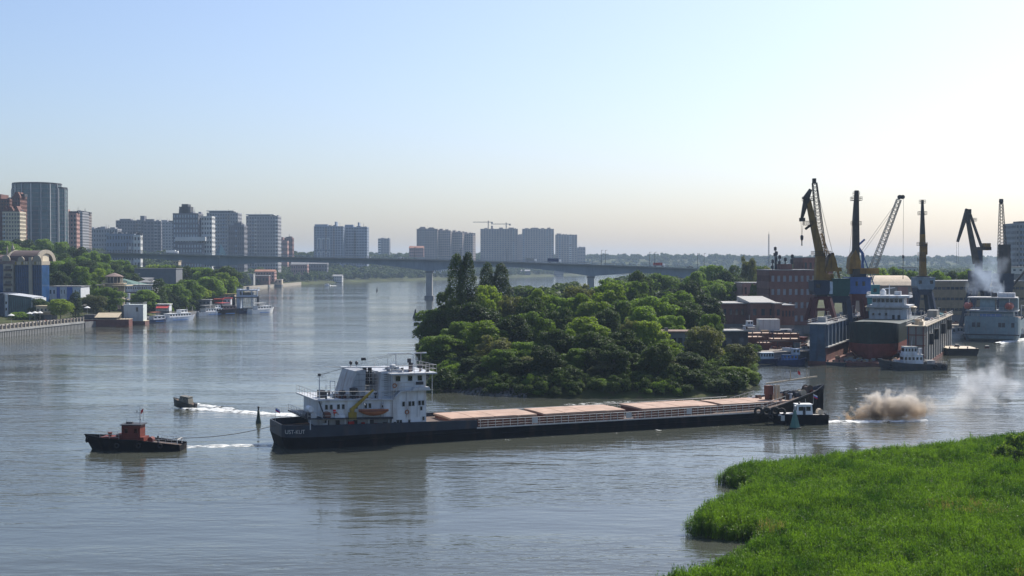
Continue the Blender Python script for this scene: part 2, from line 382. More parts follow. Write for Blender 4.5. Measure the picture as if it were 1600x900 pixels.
for i in range(2):
    proto(('grey', i), 'willow_tree', crown('crown', 40 + i, 10, 12.2, 1.0, 40, .48, 7000, LF_GR, inner=.4), trunk('trunk', 40 + i, 9, .26, 10, BARKG, 12))
    proto(('bush', i), 'shrub', crown('crown', 50 + i, 8, 5, 0, 26, .50, 3600, LF_MID, 'bush'), trunk('stem', 50 + i, 2.6, .12, 5, BARK, 9))
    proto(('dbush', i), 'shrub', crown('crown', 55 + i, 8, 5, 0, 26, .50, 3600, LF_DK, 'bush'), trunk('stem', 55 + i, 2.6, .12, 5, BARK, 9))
    proto(('poplar', i), 'poplar_tree', crown('crown', 60 + i, 9.4, 26, 1.2, 44, .5, 17000, LF_DK, 'column'), trunk('trunk', 60 + i, 24, .40, 3, BARK, 10))
    proto(('far', i), 'broadleaf_tree', crown('crown', 70 + i, 12, 12.4, 1.0, 26, .95, 3000, LF_FAR), trunk('trunk', 70 + i, 8, .35, 9, BARK, 5))
    proto(('fir', i), 'conifer_tree', crown('crown', 80 + i, 6, 13, 1.5, 22, .5, 4000, LF_DK, 'column'), trunk('trunk', 80 + i, 12, .25, 2, BARK, 5))
def tree(key, x, y, sx, sz, label, group=None, z=None, cat=None):
    k = (key, random.randrange(3 if key in ('mid', 'dark', 'bright') else 2)); name, cr, tr = KIND[k]
    z = land1(x, y) if z is None else z
    t = thing(name, label, cat or ('shrub' if name == 'shrub' else 'tree'), (x, y, max(z, .1)), random.uniform(0, 6.28), group)
    t.scale = (sx, sx, sz)
    put('trunk' if name != 'shrub' else 'stem', tr, t); put('crown', cr, t)
    return t
HT = {'mid': 14, 'dark': 15, 'bright': 12.8, 'grey': 13.5, 'bush': 5, 'dbush': 5, 'poplar': 28.5, 'far': 13.6, 'fir': 15}
WD = {'mid': 12, 'dark': 12, 'bright': 11.5, 'grey': 11, 'bush': 8.5, 'dbush': 8.5, 'poplar': 6.6, 'far': 13, 'fir': 6.2}
def tpx(key, u, vtop, d, wpx, label, group=None, cat=None, z=None):
    """a tree whose crown tops out at photo row vtop and spans wpx photo columns at distance d"""
    if group == LB:      # keep the bank trees ashore
        while float(sdist(np.array([gx(u, d)]), np.array([float(d)]), POLY_L)[0]) < 7: d += 6
        wpx *= 1.25
    x = gx(u, d); z0 = max(land1(x, d), .1) if z is None else z
    return tree(key, x, d, (1.0 if key in ('poplar', 'fir') else 1.16) * wpx / F * d / WD[key], max(.2, (gz(vtop, d) - z0) / HT[key]), label, group, z0, cat)

# ---- reeds: thousands of leaf tufts nobody could count, one object
REEDM = leafmat('reed_leaf', (.022, .062, .006), (.115, .205, .018), .42, True)
REEDM.node_tree.nodes['Principled BSDF'].inputs['Roughness'].default_value = .38; REEDM.node_tree.nodes['Principled BSDF'].inputs['Specular IOR Level'].default_value = .42
def reed_tuft(seed):
    g = np.random.default_rng(seed); co = []; 
    for s in range(13):
        bx, by = g.uniform(-.42, .42, 2); h = g.uniform(.72, 1.08); lx, ly = g.normal(0, .10, 2)
        def P(t): return np.array([bx + lx * t * t, by + ly * t * t, h * t])
        w = np.array([.02, .0, 0]); co += [P(0) - w, P(0) + w, P(1) + w * .3, P(1) - w * .3]
        for k in range(6):
            t = g.uniform(.3, 1.0); a = g.uniform(0, 6.28); L = g.uniform(.13, .24); p = P(t)
            d = np.array([math.cos(a), math.sin(a), g.uniform(.35, 1.7)]); d /= np.linalg.norm(d); q = np.array([-math.sin(a), math.cos(a), 0]) * .031
            m = p + d * L * .55; e = p + d * L + np.array([0, 0, -.05]); co += [p - q * .5, m - q, e, m + q]
    co = np.array(co); co[:, 2] *= 1.0
    return npmesh('reed_tuft', co, np.arange(len(co)).reshape(-1, 4), REEDM)
def scatter(name, pts, scl, meshes, kind='stuff', mat_=None):
    """one object whose geometry nodes set instances of a few meshes on points"""
    col = bpy.data.collections.new(name + '_sources')
    for i, m in enumerate(meshes):
        o = bpy.data.objects.new(name + '_source', m); col.objects.link(o)
    me = bpy.data.meshes.new(name); me.vertices.add(len(pts)); me.vertices.foreach_set('co', np.asarray(pts, np.float32).ravel())
    a = me.attributes.new('size', 'FLOAT_VECTOR', 'POINT'); a.data.foreach_set('vector', np.asarray(scl, np.float32).ravel())
    g = np.random.default_rng(5)
    a = me.attributes.new('turn', 'FLOAT_VECTOR', 'POINT'); a.data.foreach_set('vector', np.stack([g.normal(0, .06, len(pts)), g.normal(0, .06, len(pts)), g.uniform(0, 6.28, len(pts))], -1).astype(np.float32).ravel())
    a = me.attributes.new('pick', 'INT', 'POINT'); a.data.foreach_set('value', g.integers(0, len(meshes), len(pts)).astype(np.int32))
    ng = bpy.data.node_groups.new(name, 'GeometryNodeTree'); ng.interface.new_socket('Geometry', in_out='INPUT', socket_type='NodeSocketGeometry'); ng.interface.new_socket('Geometry', in_out='OUTPUT', socket_type='NodeSocketGeometry')
    N = ng.nodes; L = ng.links; gi = N.new('NodeGroupInput'); go = N.new('NodeGroupOutput'); ip = N.new('GeometryNodeInstanceOnPoints'); ci = N.new('GeometryNodeCollectionInfo')
    ci.inputs['Collection'].default_value = col; ci.inputs['Separate Children'].default_value = True; ci.inputs['Reset Children'].default_value = True
    def attr(nm, ty):
        k = N.new('GeometryNodeInputNamedAttribute'); k.data_type = ty; k.inputs['Name'].default_value = nm; return k.outputs['Attribute']
    L.new(gi.outputs[0], ip.inputs['Points']); L.new(ci.outputs[0], ip.inputs['Instance']); ip.inputs['Pick Instance'].default_value = True
    L.new(attr('pick', 'INT'), ip.inputs['Instance Index']); L.new(attr('turn', 'FLOAT_VECTOR'), ip.inputs['Rotation']); L.new(attr('size', 'FLOAT_VECTOR'), ip.inputs['Scale'])
    L.new(ip.outputs[0], go.inputs[0])
    o = put(name, me, kind=kind); md = o.modifiers.new('scatter', 'NODES'); md.node_group = ng
    return o
def reeds():
    g = np.random.default_rng(3); N = 60000
    Y = g.uniform(112, 240, N); X = g.uniform(8, 110, N); k = (X < .425 * Y + 3); X, Y = X[k], Y[k]
    s = sdist(X, Y, POLY_R); k = (s > -.8) & (g.uniform(size=len(s)) < sm(-.9, 1.4, s)); X, Y, s = X[k], Y[k], s[k]
    # thin the farthest ones a little
    hgt = 2.3 + .44 * wob(X, Y, 3.3) + .32 * wob(X, Y, 1.3, 3) + .4 * wob(X, Y, 11, 1) + g.normal(0, .26, len(X))
    hgt *= .55 + .45 * sm(-1.0, 3.0, s)
    Z = np.maximum(land(X, Y), -.35)
    w = g.uniform(.9, 1.35, len(X))
    scatter('reeds', np.stack([X, Y, Z], -1), np.stack([w, w, hgt], -1), [reed_tuft(i) for i in range(7)])
    return len(X)
NREED = reeds()

def dry_reeds():
    g = np.random.default_rng(13); N = 30000; Y = g.uniform(112, 230, N); X = g.uniform(8, 100, N); k = X < .42 * Y; X, Y = X[k], Y[k]; s = sdist(X, Y, POLY_R)
    k = (s > .3) & (wob(X, Y, 5.2, 4) + .5 * wob(X, Y, 2.1, 2) > .70) & (g.uniform(size=len(s)) < .3); X, Y = X[k], Y[k]; Z = np.maximum(land(X, Y), -.3)
    dm = leafmat('dry_reed_leaf', (.16, .13, .05), (.30, .25, .11), .25); src = []
    for i in range(3):
        m = reed_tuft(30 + i); m.materials[0] = dm; src.append(m)
    scatter('dry_reeds', np.stack([X, Y, Z], -1), np.stack([np.full(len(X), .8), np.full(len(X), .8), 2.35 + .5 * wob(X, Y, 3.3) + g.uniform(0, .5, len(X))], -1), src)
dry_reeds()
# ------------------------------------------------------------------ bridge
CONC = mat('concrete', (.30, .30, .29), rough=.9, var=.15, scale=.15, dirt=.45)
CONCD = mat('concrete_dark', (.17, .17, .17), rough=.9, var=.2, scale=.2, dirt=.4)
STEELB = mat('bridge_steel', (.21, .25, .29), rough=.6, var=.12, scale=.1, dirt=.3)
DKMET = mat('dark_metal', (.045, .045, .05), rough=.6, var=.3, dirt=.2)
WHITE = mat('white_paint', (.74, .74, .72), rough=.5, var=.06, scale=.5, dirt=.3, dcol=(.35, .27, .20))
GALV = mat('galvanised', (.35, .36, .37), rough=.5, metal=.4, var=.15, dirt=.2)
ASPH = mat('asphalt', (.055, .055, .055), rough=.9, var=.2, dirt=0)
def bridge():
    pts = [(60, 391.5, 1085), (170, 394.5, 1072), (340, 398.5, 1055), (500, 402, 1043), (671, 405, 1034), (800, 408.7, 1024), (923, 412.8, 1012), (1010, 416, 1005), (1100, 419.5, 998)]
    wp = [(gx(u, d), d, gz(v, d)) for u, v, d in pts]
    br = thing('road_bridge', 'long grey girder road bridge on tall concrete piers crossing the river', 'bridge', (wp[4][0], wp[4][1], 0))
    O = Vector((wp[4][0], wp[4][1], 0))
    def at(x):
        x += O.x
        for a, b in zip(wp[:-1], wp[1:]):
            if a[0] <= x <= b[0] or b is wp[-1] or (x < a[0]):
                t = (x - a[0]) / (b[0] - a[0]); return (a[1] + t * (b[1] - a[1]) - O.y, a[2] + t * (b[2] - a[2]))
    x0, x1 = wp[0][0] - O.x, wp[-1][0] - O.x
    piers = [gx(345, 1055) - O.x - 2, 0.0, gx(923, 1012) - O.x, x1 - 6]
    def depth(x):
        d = min(abs(x - p) for p in piers); return 4.4 + 5.2 * max(0, 1 - d / 62) ** 1.7
    xs = np.linspace(x0, x1, 90); rg = []; dk = []; r1 = []; r2 = []; r3 = []
    for x in xs:
        y, z = at(x); dp = depth(x)
        rg.append([(x, y - 5, z - .9), (x, y + 5, z - .9), (x, y + 5, z - dp), (x, y - 5, z - dp)])
        dk.append([(x, y - 8.5, z), (x, y + 8.5, z), (x, y + 8.3, z - 1.0), (x, y - 8.3, z - 1.0)])
        for L, yy in ((r1, -8.2), (r2, 8.0)): L.append([(x, y + yy, z + 1.25), (x, y + yy + .12, z + 1.25), (x, y + yy + .12, z + .95), (x, y + yy, z + .95)])
        r3.append([(x, y - 8.2, z + .7), (x, y - 8.1, z + .7), (x, y - 8.1, z + .55), (x, y - 8.2, z + .55)])
    MB().loft(rg).build('girder', STEELB, br); MB().loft(dk).build('deck', CONC, br)
    MB().loft(r1).build('handrail', GALV, br); MB().loft(r2).build('handrail', GALV, br); MB().loft(r3).build('handrail', GALV, br)
    ps = MB()
    for x in np.arange(x0, x1, 3.0):
        y, z = at(x); ps.box(x - .07, x + .07, y - 8.24, y - 8.1, z, z + 1.25)
    ps.build('rail_posts', GALV, br, kind='stuff')
    for p in piers:
        y, z = at(p); zb = z - depth(p)
        o = MB().box(p - 2.4, p + 2.4, y - 5, y + 5, -3, zb + .3).build('pier', CONC, br)
        MB().box(p - 3.6, p + 3.6, y - 6.5, y + 6.5, -3, 3.2).build('pier_footing', CONCD, o)
        MB().box(p - 3.0, p + 3.0, y - 5.3, y + 5.3, zb - 1.4, zb + .1).build('pier_cap', CONCD, o)
    # lamp posts and masts standing on the deck
    def post(u, vt, kind):
        x = gx(u, 1015) - O.x; y, z = at(x); 
        t = thing('street_lamp', kind, 'street lamp', (O.x + x, O.y + y - 7.6, z), 0, 'lamp posts along the bridge deck')
        h = gz(vt, 1012) - z
        MB().tube((0, 0, 0), (0, 0, h), .24, .13, 6).build('pole', DKMET, t)
        MB().bar((0, 0, h - .3), (1.6, 0, h), .22).build('lamp_arm', DKMET, t)
    for i, (u, vt, s) in enumerate(((719, 388, 'tall lamp post on the bridge beside the twin poplars'), (792, 389, 'lamp post on the bridge in front of the hazy tower block with cranes'), (938, 391, 'bridge lamp post just past the second pier, left of a close pair'), (944, 391, 'bridge lamp post just past the second pier, right of a close pair'),
                          (1011, 394, 'lamp post at the low end of the bridge, left of the middle pair'), (1019, 394, 'lamp post at the low end of the bridge, right of the middle pair'), (1083, 396, 'lamp post near where the bridge meets the wood, left of the last pair'), (1093, 396, 'lamp post where the bridge meets the wood, rightmost on the deck'),
                          (646, 386, 'lamp post on the bridge just before the tall river pier'), (172, 378, 'lamp post at the wooded hill end of the bridge'))): post(u, vt, s)
    def veh(u, L, hh, name, label, cat, m, lane=-3):
        x = gx(u, 1018) - O.x; y, z = at(x); t = thing(name, label, cat, (O.x + x, O.y + y + lane, z), 0)
        if name == 'car':
            b = MB().box(-L / 2, L / 2, -.9, .9, .35, .95); b.box(-L * .28, L * .25, -.8, .8, .95, 1.5, .35, .08); b.build('body', m, t)
        else:
            MB().box(-L / 2, L / 2 - 2.2, -1.25, 1.25, .7, hh).build('cargo_box', m, t); MB().box(L / 2 - 2.1, L / 2, -1.2, 1.2, .5, hh * .8, .15, .1).build('cab', WHITE, t)
        for sx in (-.32, .32): MB().tube((L * sx, -1.0, .45), (L * sx, 1.0, .45), .45, n=10).build('wheels', DKMET, t)
    veh(866, 11, 3.7, 'truck', 'dark blue lorry crossing the bridge between the two piers', 'truck', mat('navy_paint', (.03, .05, .12)))
    veh(830, 9, 3.3, 'truck', 'pale grey lorry on the bridge behind the dark blue one', 'truck', CONC)
    veh(571, 4.4, 1.5, 'car', 'white car on the bridge below the twin blue towers', 'car', WHITE, -5)
    veh(624, 4.4, 1.5, 'car', 'pale car on the bridge approaching the tall river pier', 'car', WHITE, -5)
    veh(1026, 9, 3.2, 'truck', 'red lorry at the low wooded end of the bridge', 'truck', mat('red_paint', (.30, .035, .025)))
    veh(1072, 5, 2.1, 'car', 'dark van on the bridge close to the wood', 'van', DKMET, -5)
    veh(248, 10, 3.2, 'bus', 'pale bus on the bridge near the wooded hill', 'bus', WHITE)
bridge()

# ------------------------------------------------------------------ single trees
IS = 'trees crowded on the wooded point'; LH = 'trees on the hillside behind the hotel'; RB = 'trees behind the shipyard'
tpx('poplar', 713, 404, 385, 25, 'left one of the two tall dark poplars rising above the bridge', IS)
tpx('poplar', 730, 402, 387, 24, 'right one of the two tall dark poplars, topmost crown on the wooded point', IS)
tpx('poplar', 760, 419, 432, 24, 'slender poplar behind the twin poplars, standing apart on their right', IS)
tpx('poplar', 784, 420, 433, 26, 'shorter broad poplar with open river on both sides of its top', IS)
ISL = [('mid', 690, 520, 345, 60, 'round bright tree at the tip of the point above the ship wheelhouse'), ('mid', 676, 477, 395, 56, 'broad tree forming the left edge of the wooded point'),
 ('dark', 699, 446, 392, 30, 'small tree peeping out left of the twin poplars'), ('bright', 757, 442, 405, 44, 'bright green tree filling the gap right of the twin poplars'),
 ('grey', 799, 450, 390, 46, 'dull olive tree right below the broad poplar'), ('dark', 742, 470, 365, 78, 'large dark tree below the twin poplars'),
 ('bright', 758, 498, 338, 62, 'flat topped bright tree in front of the large dark tree'), ('grey', 772, 520, 316, 62, 'grey green tree by the grassy gap near the bank'),
 ('mid', 819, 530, 314, 50, 'green tree on the bank right of the grey green one'), ('dark', 832, 458, 375, 52, 'tall dull dark tree in the middle of the point'),
 ('bright', 842, 448, 420, 30, 'light green crown against the river right of the poplars'), ('mid', 868, 456, 420, 34, 'green crown against the river beside the light green one'),
 ('grey', 905, 434, 462, 52, 'pale grey willow in front of the second bridge pier'), ('dark', 872, 512, 316, 62, 'dark bank tree with light top left of the deep shade'),
 ('bright', 957, 442, 440, 56, 'large light green crown right of the second pier'), ('mid', 952, 430, 482, 42, 'high crown just right of the second pier'),
 ('mid', 994, 436, 490, 48, 'broad crown under the low part of the bridge'), ('dark', 999, 420, 562, 30, 'dark crown touching the bridge deck'),
 ('mid', 1036, 423, 600, 44, 'crown right of the dark one touching the bridge deck'), ('dark', 1078, 436, 520, 46, 'dark crown at the end of the bridge'),
 ('bright', 911, 452, 410, 28, 'small bright crown below the grey willow'), ('mid', 975, 462, 398, 52, 'rounded crown in the middle of the grove'),
 ('mid', 1024, 458, 402, 66, 'widest rounded crown in the middle of the grove'), ('dark', 1073, 468, 402, 56, 'dark rounded crown left of the brick workshop'),
 ('bright', 918, 492, 340, 62, 'bright crown above the deep shade of the bank'), ('bright', 888, 514, 326, 30, 'low yellowish crown above the deep shade of the bank'),
 ('grey', 984, 490, 346, 22, 'narrow silvery tree in the middle of the grove'), ('bright', 1014, 496, 345, 44, 'yellow green crown left of the concrete ruin'),
 ('bright', 1040, 528, 312, 52, 'yellow green tree in front of the concrete ruin'), ('grey', 1101, 500, 325, 54, 'tall thin leaved tree right of the concrete ruin'),
 ('mid', 1112, 484, 362, 30, 'green crown beside the grey roofed shed'), ('dark', 977, 512, 309, 56, 'dark tree leaning over the bank in the middle'),
 ('dark', 927, 516, 306, 62, 'very dark tree overhanging the water behind the hatch covers'), ('dark', 1038, 556, 303, 68, 'low dark tree overhanging the water below the ruin'),
 ('grey', 1158, 530, 318, 44, 'thin upright tree at the right end of the point'), ('bright', 1153, 571, 304, 54, 'bright low bush at the right end of the point'),
 ('mid', 1090, 556, 305, 36, 'low green tree on the bank right of the low dark one'), ('mid', 835, 482, 352, 50, 'green crown above the middle of the bank'),
 ('dark', 880, 478, 368, 48, 'dark crown between the bright one and the pier'), ('mid', 716, 500, 352, 44, 'green crown below the twin poplars'),
 ('mid', 1050, 490, 370, 40, 'green crown just above the concrete ruin'), ('dark', 945, 480, 372, 50, 'dark crown left of the silvery tree'), ('mid', 1005, 475, 380, 44, 'green crown behind the silvery tree'),
 ('bright', 930, 465, 402, 44, 'light crown between the willow and the rounded crowns'), ('dark', 800, 490, 342, 56, 'dark crown behind the grey green bank tree'), ('dark', 1090, 520, 330, 44, 'dark crown in the shade right of the ruin'),
 ('mid', 890, 462, 412, 40, 'green crown left of the small bright crown'), ('mid', 1055, 450, 450, 50, 'green crown below the dark one at the bridge end'), ('dark', 1102, 458, 450, 44, 'dark crown nearest the long brick workshop')]
for k, u, v, d, w, s in ISL: tpx(k, u, v, d, w * (1.25 if w < 46 and d > 335 else 1.0), s, IS)
FB = 'low bushes along the shaded bank'
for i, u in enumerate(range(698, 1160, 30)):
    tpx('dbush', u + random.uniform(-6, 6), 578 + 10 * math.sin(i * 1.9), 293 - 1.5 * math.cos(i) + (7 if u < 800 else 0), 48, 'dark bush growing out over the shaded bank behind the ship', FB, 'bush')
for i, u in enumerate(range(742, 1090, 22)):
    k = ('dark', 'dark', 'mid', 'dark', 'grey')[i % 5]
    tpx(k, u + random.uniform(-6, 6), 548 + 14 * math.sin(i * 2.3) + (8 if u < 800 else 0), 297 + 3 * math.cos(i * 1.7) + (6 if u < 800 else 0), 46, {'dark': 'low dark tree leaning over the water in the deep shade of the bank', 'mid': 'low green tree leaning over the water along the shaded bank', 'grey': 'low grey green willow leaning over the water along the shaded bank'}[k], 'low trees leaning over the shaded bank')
for k, u, v, d, w, s in (('bush', 1592, 672, 186, 46, 'leafy dark bush rising from the reeds at the right edge'), ('bush', 1572, 694, 180, 40, 'low leafy bush among the reeds left of the taller one at the right edge'), ('dbush', 1604, 700, 176, 40, 'shaded bush at the very edge of the reed bed')): tpx(k, u, v, d, w, s, None, 'bush', .15)
# right bank wood
for k, u, v, d, w, s in [('mid', 1092, 417, 620, 38, 'crown at the end of the bridge railing'), ('mid', 1116, 411, 680, 46, 'rounded crown right of the bridge end'), ('dark', 1143, 412, 700, 44, 'dark crown left of the lone tall tree'),
    ('grey', 1169, 389, 640, 26, 'lone tall bushy tree rising above the wood'), ('mid', 1188, 409, 720, 40, 'crown right of the lone tall tree'), ('dark', 1160, 430, 590, 50, 'large dark tree behind the pink building'),
    ('mid', 1122, 434, 575, 52, 'large tree in front of the wood beside the long brick workshop'), ('mid', 1092, 446, 560, 40, 'tree between the grove and the long brick workshop'), ('grey', 1206, 413, 690, 40, 'olive crown behind the brick block roof'),
    ('mid', 1180, 440, 560, 24, 'small tree beside the pink building'), ('mid', 1236, 411, 760, 48, 'crown above the brick block roof'), ('dark', 1135, 420, 650, 40, 'dark crown in the middle of the wood'), ('mid', 1205, 424, 640, 40, 'crown just left of the brick block'),
    ('bright', 1376, 416, 640, 36, 'light tree behind the curved hall roof'), ('mid', 1402, 413, 660, 38, 'taller tree behind the curved hall roof'), ('mid', 1425, 420, 650, 30, 'tree between the curved hall and the slim yellow crane'), ('mid', 1350, 420, 660, 34, 'tree behind the blue crane cabin'),
    ('mid', 1462, 416, 600, 40, 'dense tree right of the slim yellow crane'), ('dark', 1486, 418, 615, 34, 'dark tree left of the bent dark crane'), ('mid', 1506, 417, 620, 30, 'tree just left of the rising smoke'), ('mid', 1590, 436, 620, 26, 'tree at the foot of the striped slab')]:
    tpx(k, u, v, d, w, s, RB)
# left hill
for k, u, v, d, w, s in [('mid', 6, 372, 960, 40, 'tree on the hill crest at the left end below the brick building'),
    ('dark', 34, 370, 985, 42, 'dark tree on the crest below the gabled bay front'),
    ('mid', 66, 371, 960, 44, 'green tree on the crest in front of the round glass tower'),
    ('mid', 96, 375, 930, 40, 'green tree on the crest at the right foot of the round tower'),
    ('dark', 120, 381, 900, 38, 'dark tree on the crest below the pink tower'),
    ('mid', 142, 389, 880, 36, 'green tree on the crest below the slim grey slab'),
    ('mid', 163, 394, 890, 34, 'green tree where the bridge meets the hill'),
    ('mid', 190, 404, 870, 34, 'green tree under the hill end of the bridge deck'),
    ('mid', 22, 382, 870, 50, 'broad green tree just below the crest above the barrel roof'),
    ('dark', 60, 386, 850, 50, 'broad dark tree just behind the arched hotel gable'),
    ('dark', 92, 391, 820, 48, 'dark tree on the upper slope right of the hotel'),
    ('mid', 116, 397, 800, 46, 'green tree in the middle of the upper slope'),
    ('dark', 137, 402, 780, 42, 'dark tree on the slope below the bridge end'),
    ('mid', 158, 406, 800, 40, 'green tree on the slope left of the first lamp mast'),
    ('dark', 178, 407, 850, 38, 'dark tree under the bridge near the hill'),
    ('mid', 202, 411, 860, 36, 'green tree under the bridge above the grey hipped house'),
    ('dark', 186, 420, 760, 38, 'dark tree behind the green hip roof'),
    ('bright', 152, 419, 720, 34, 'light green tree low on the slope above the rotunda'),
    ('mid', 128, 414, 710, 40, 'green tree low on the slope above the brown hip roof'),
    ('dark', 112, 408, 740, 44, 'dark tree in the middle of the slope'),
    ('mid', 84, 402, 770, 46, 'green tree on the slope right beside the hotel'),
    ('dark', 90, 420, 690, 40, 'dark tree low on the slope right beside the hotel'),
    ('mid', 170, 424, 735, 34, 'green tree just behind the rotunda roof'),
    ('dark', 206, 424, 790, 34, 'dark tree left of the long grey hall')]:
    tpx(k, u, v, d, w, s, LH)
for k, u, v, d, w, s in [('bright', 112, 420, 800, 34, 'bright rounded tree behind the white and blue house'), ('bright', 94, 466, 598, 27, 'round bright tree on the promenade in front of the white and blue house'), ('fir', 118, 459, 603, 19, 'dark narrow conifer on the promenade beside the round bright tree'),
    ('grey', 144, 456, 622, 32, 'yellowish spreading tree on the promenade right of the conifer'), ('mid', 170, 446, 640, 34, 'green tree in front of the rotunda'), ('dark', 60, 464, 606, 24, 'dark tree behind the glass pavilion'), ('bush', 31, 487, 592, 24, 'clipped hedge bush in front of the glass pavilion'),
    ('dbush', 52, 490, 594, 18, 'dark bush beside the white umbrellas'), ('mid', 223, 451, 632, 32, 'bright tree behind the white floating box'), ('dark', 236, 455, 640, 24, 'darker tree right of the bright one behind the white box'), ('fir', 250, 439, 668, 24, 'tall dark conifer right of the long grey hall'),
    ('mid', 272, 440, 690, 32, 'green tree above the red awning'), ('mid', 294, 433, 712, 32, 'tall green tree in the middle of the bank grove'), ('bright', 311, 445, 694, 26, 'bright lower tree in the middle of the bank grove'), ('mid', 322, 428, 745, 36, 'high green tree left of the largest bank tree'),
    ('dark', 352, 412, 800, 44, 'largest dark tree at the end of the bank grove'), ('bright', 350, 424, 768, 28, 'bright crown in front of the largest bank tree'), ('mid', 323, 413, 835, 30, 'green crown below the bridge behind the grove'), ('dark', 284, 411, 850, 28, 'dark crown below the bridge girder'),
    ('mid', 302, 413, 860, 26, 'crown between two darker ones below the bridge girder'), ('mid', 262, 412, 900, 34, 'crown above the long grey hall'), ('bright', 238, 412, 905, 36, 'light crown above the left end of the long grey hall'), ('bright', 353, 449, 738, 14, 'small pale tree beside the landing stage'),
    ('dbush', 340, 456, 736, 20, 'dark bush left of the small pale tree'), ('dark', 264, 456, 668, 24, 'dark tree behind the red awning'), ('mid', 286, 458, 684, 24, 'low green tree behind the middle boats'), ('bush', 312, 466, 700, 24, 'bush on the bank behind the white excursion boat'), ('mid', 336, 440, 752, 26, 'green tree at the river end of the grove'), ('dark', 372, 424, 800, 24, 'dark outer tree overhanging the landing stage')]:
    tpx(k, u, v, d, w, s, LB)
# far bank trees that still read one by one
g_ = random.Random(11)
for i in range(36):
    u = 378 + i * 9.3 + g_.uniform(-4, 4); d = gd(443 - i * .2, 0) + 30 + g_.uniform(0, 40); x = gx(u, d)
    if u > 665: break
    tree('far', x, d, g_.uniform(.9, 1.5), g_.uniform(.7, 1.15), 'hazy tree on the far bank seen under the bridge', 'trees on the far bank')

# ------------------------------------------------------------------ woods that read as one mass
LOWC = [crown('wood_crown', 90 + i, 13, 12, .5, 12, 2.1, 420, LF_FAR) for i in range(4)]
def woods(name, X, Y, s0, s1):
    g = np.random.default_rng(9); Z = land(X, Y); k = Z > 1.2; X, Y, Z = X[k], Y[k], Z[k]
    s = g.uniform(s0, s1, len(X)); scatter(name, np.stack([X, Y, Z - .5], -1), np.stack([s, s, s * g.uniform(.75, 1.15, len(X))], -1), LOWC)
g = np.random.default_rng(21)
def band(n, u0, u1, d0, d1):
    Y = d0 * (d1 / d0) ** g.uniform(0, 1, n); return (g.uniform(u0, u1, n) - 800) / F * Y, Y
X, Y = band(15000, -60, 1010, 1150, 3400); s = sdist(X, Y, POLY_L); k = (s > 8) & (g.uniform(size=len(s)) < np.where(s < 330, 1, .3)); woods('city_slope_wood', X[k], Y[k], .6, 1.15)
X, Y = band(9000, 800, 1640, 560, 2600); s = sdist(X, Y, POLY_P); k = (s > 7) & ~((X / Y * F + 800 > 1090) & (Y < 640)) & ~((X / Y * F + 800 > 1225) & (Y < 1000)); k &= ~((abs(X / Y * F + 800 - 925) < 26) & (Y < 1016)); woods('flood_plain_wood', X[k], Y[k], .8, 1.25)
X, Y = band(17000, -80, 1680, 3000, 7600); woods('far_hills_wood', X, Y, .8, 1.5)
# undergrowth hiding the ground between the trees
def undergrowth(name, n, poly, u0, u1, d0, d1, s0, s1, m, off=1.5, cond=None):
    g = np.random.default_rng(len(name)); Y = g.uniform(d0, d1, n); X = (g.uniform(u0, u1, n) - 800) / F * Y; s = sdist(X, Y, poly); k = s > off
    if cond is not None: k &= cond(X, Y, s)
    X, Y, s = X[k], Y[k], s[k]; sc = g.uniform(s0, s1, len(X)); Z = land(X, Y) - .2
    scatter(name, np.stack([X, Y, Z], -1), np.stack([sc, sc, sc * g.uniform(.7, 1.3, len(X))], -1), m)
BUSH = [crown('bush_crown', 120 + i, 7, 4.2, 0, 16, .46, 1500, (LF_MID, LF_DK, LF_DK, LF_DK)[i], 'bush') for i in range(4)]
ISLANDC = lambda X, Y, s: (Y > 280) & ~((X > gx(1195, 400)) & (Y > 340)) & ~((X / Y * F + 800 > 1110) & (Y > 430))
undergrowth('undergrowth_on_point', 8000, POLY_P, 640, 1190, 278, 620, .32, .62, BUSH, .8, ISLANDC)
undergrowth('undergrowth_on_bank', 1500, POLY_L, 205, 400, 600, 900, .4, .8, BUSH, 9, lambda X, Y, s: s < 90)
undergrowth('undergrowth_on_hillside', 5200, POLY_L, -60, 395, 640, 1150, 1.0, 2.1, BUSH, 6, lambda X, Y, s: (s > 80) | (Y > 690))
# stones along the bank of the point
def rocks():
    b = MB(); g = random.Random(4); pl = P2((655, 572), (682, 606), (740, 617), (820, 621))
    for (x0, y0), (x1, y1) in zip(pl[:-1], pl[1:]):
        L = math.hypot(x1 - x0, y1 - y0)
        for k in range(int(L * 16)):
            t = g.random(); o = g.uniform(-.6, 4.2); nx, ny = -(y1 - y0) / L, (x1 - x0) / L; x = x0 + t * (x1 - x0) + nx * o; y = y0 + t * (y1 - y0) + ny * o
            r = g.uniform(.25, .55); z = max(0, o * .5) + .05
            pts = [(x + r * g.uniform(.7, 1.2) * math.cos(a), y + r * g.uniform(.7, 1.2) * math.sin(a)) for a in (0, 1.25, 2.5, 3.8, 5.0)]
            b.loft([[(px, py, z - r) for px, py in pts], [(x + (px - x) * .6, y + (py - y) * .6, z + r * g.uniform(.3, .7)) for px, py in pts]])
    b.build('bank_stones', mat('stone', (.12, .115, .11), rough=.95, var=.4, scale=.8, dirt=.2), kind='stuff')
rocks()

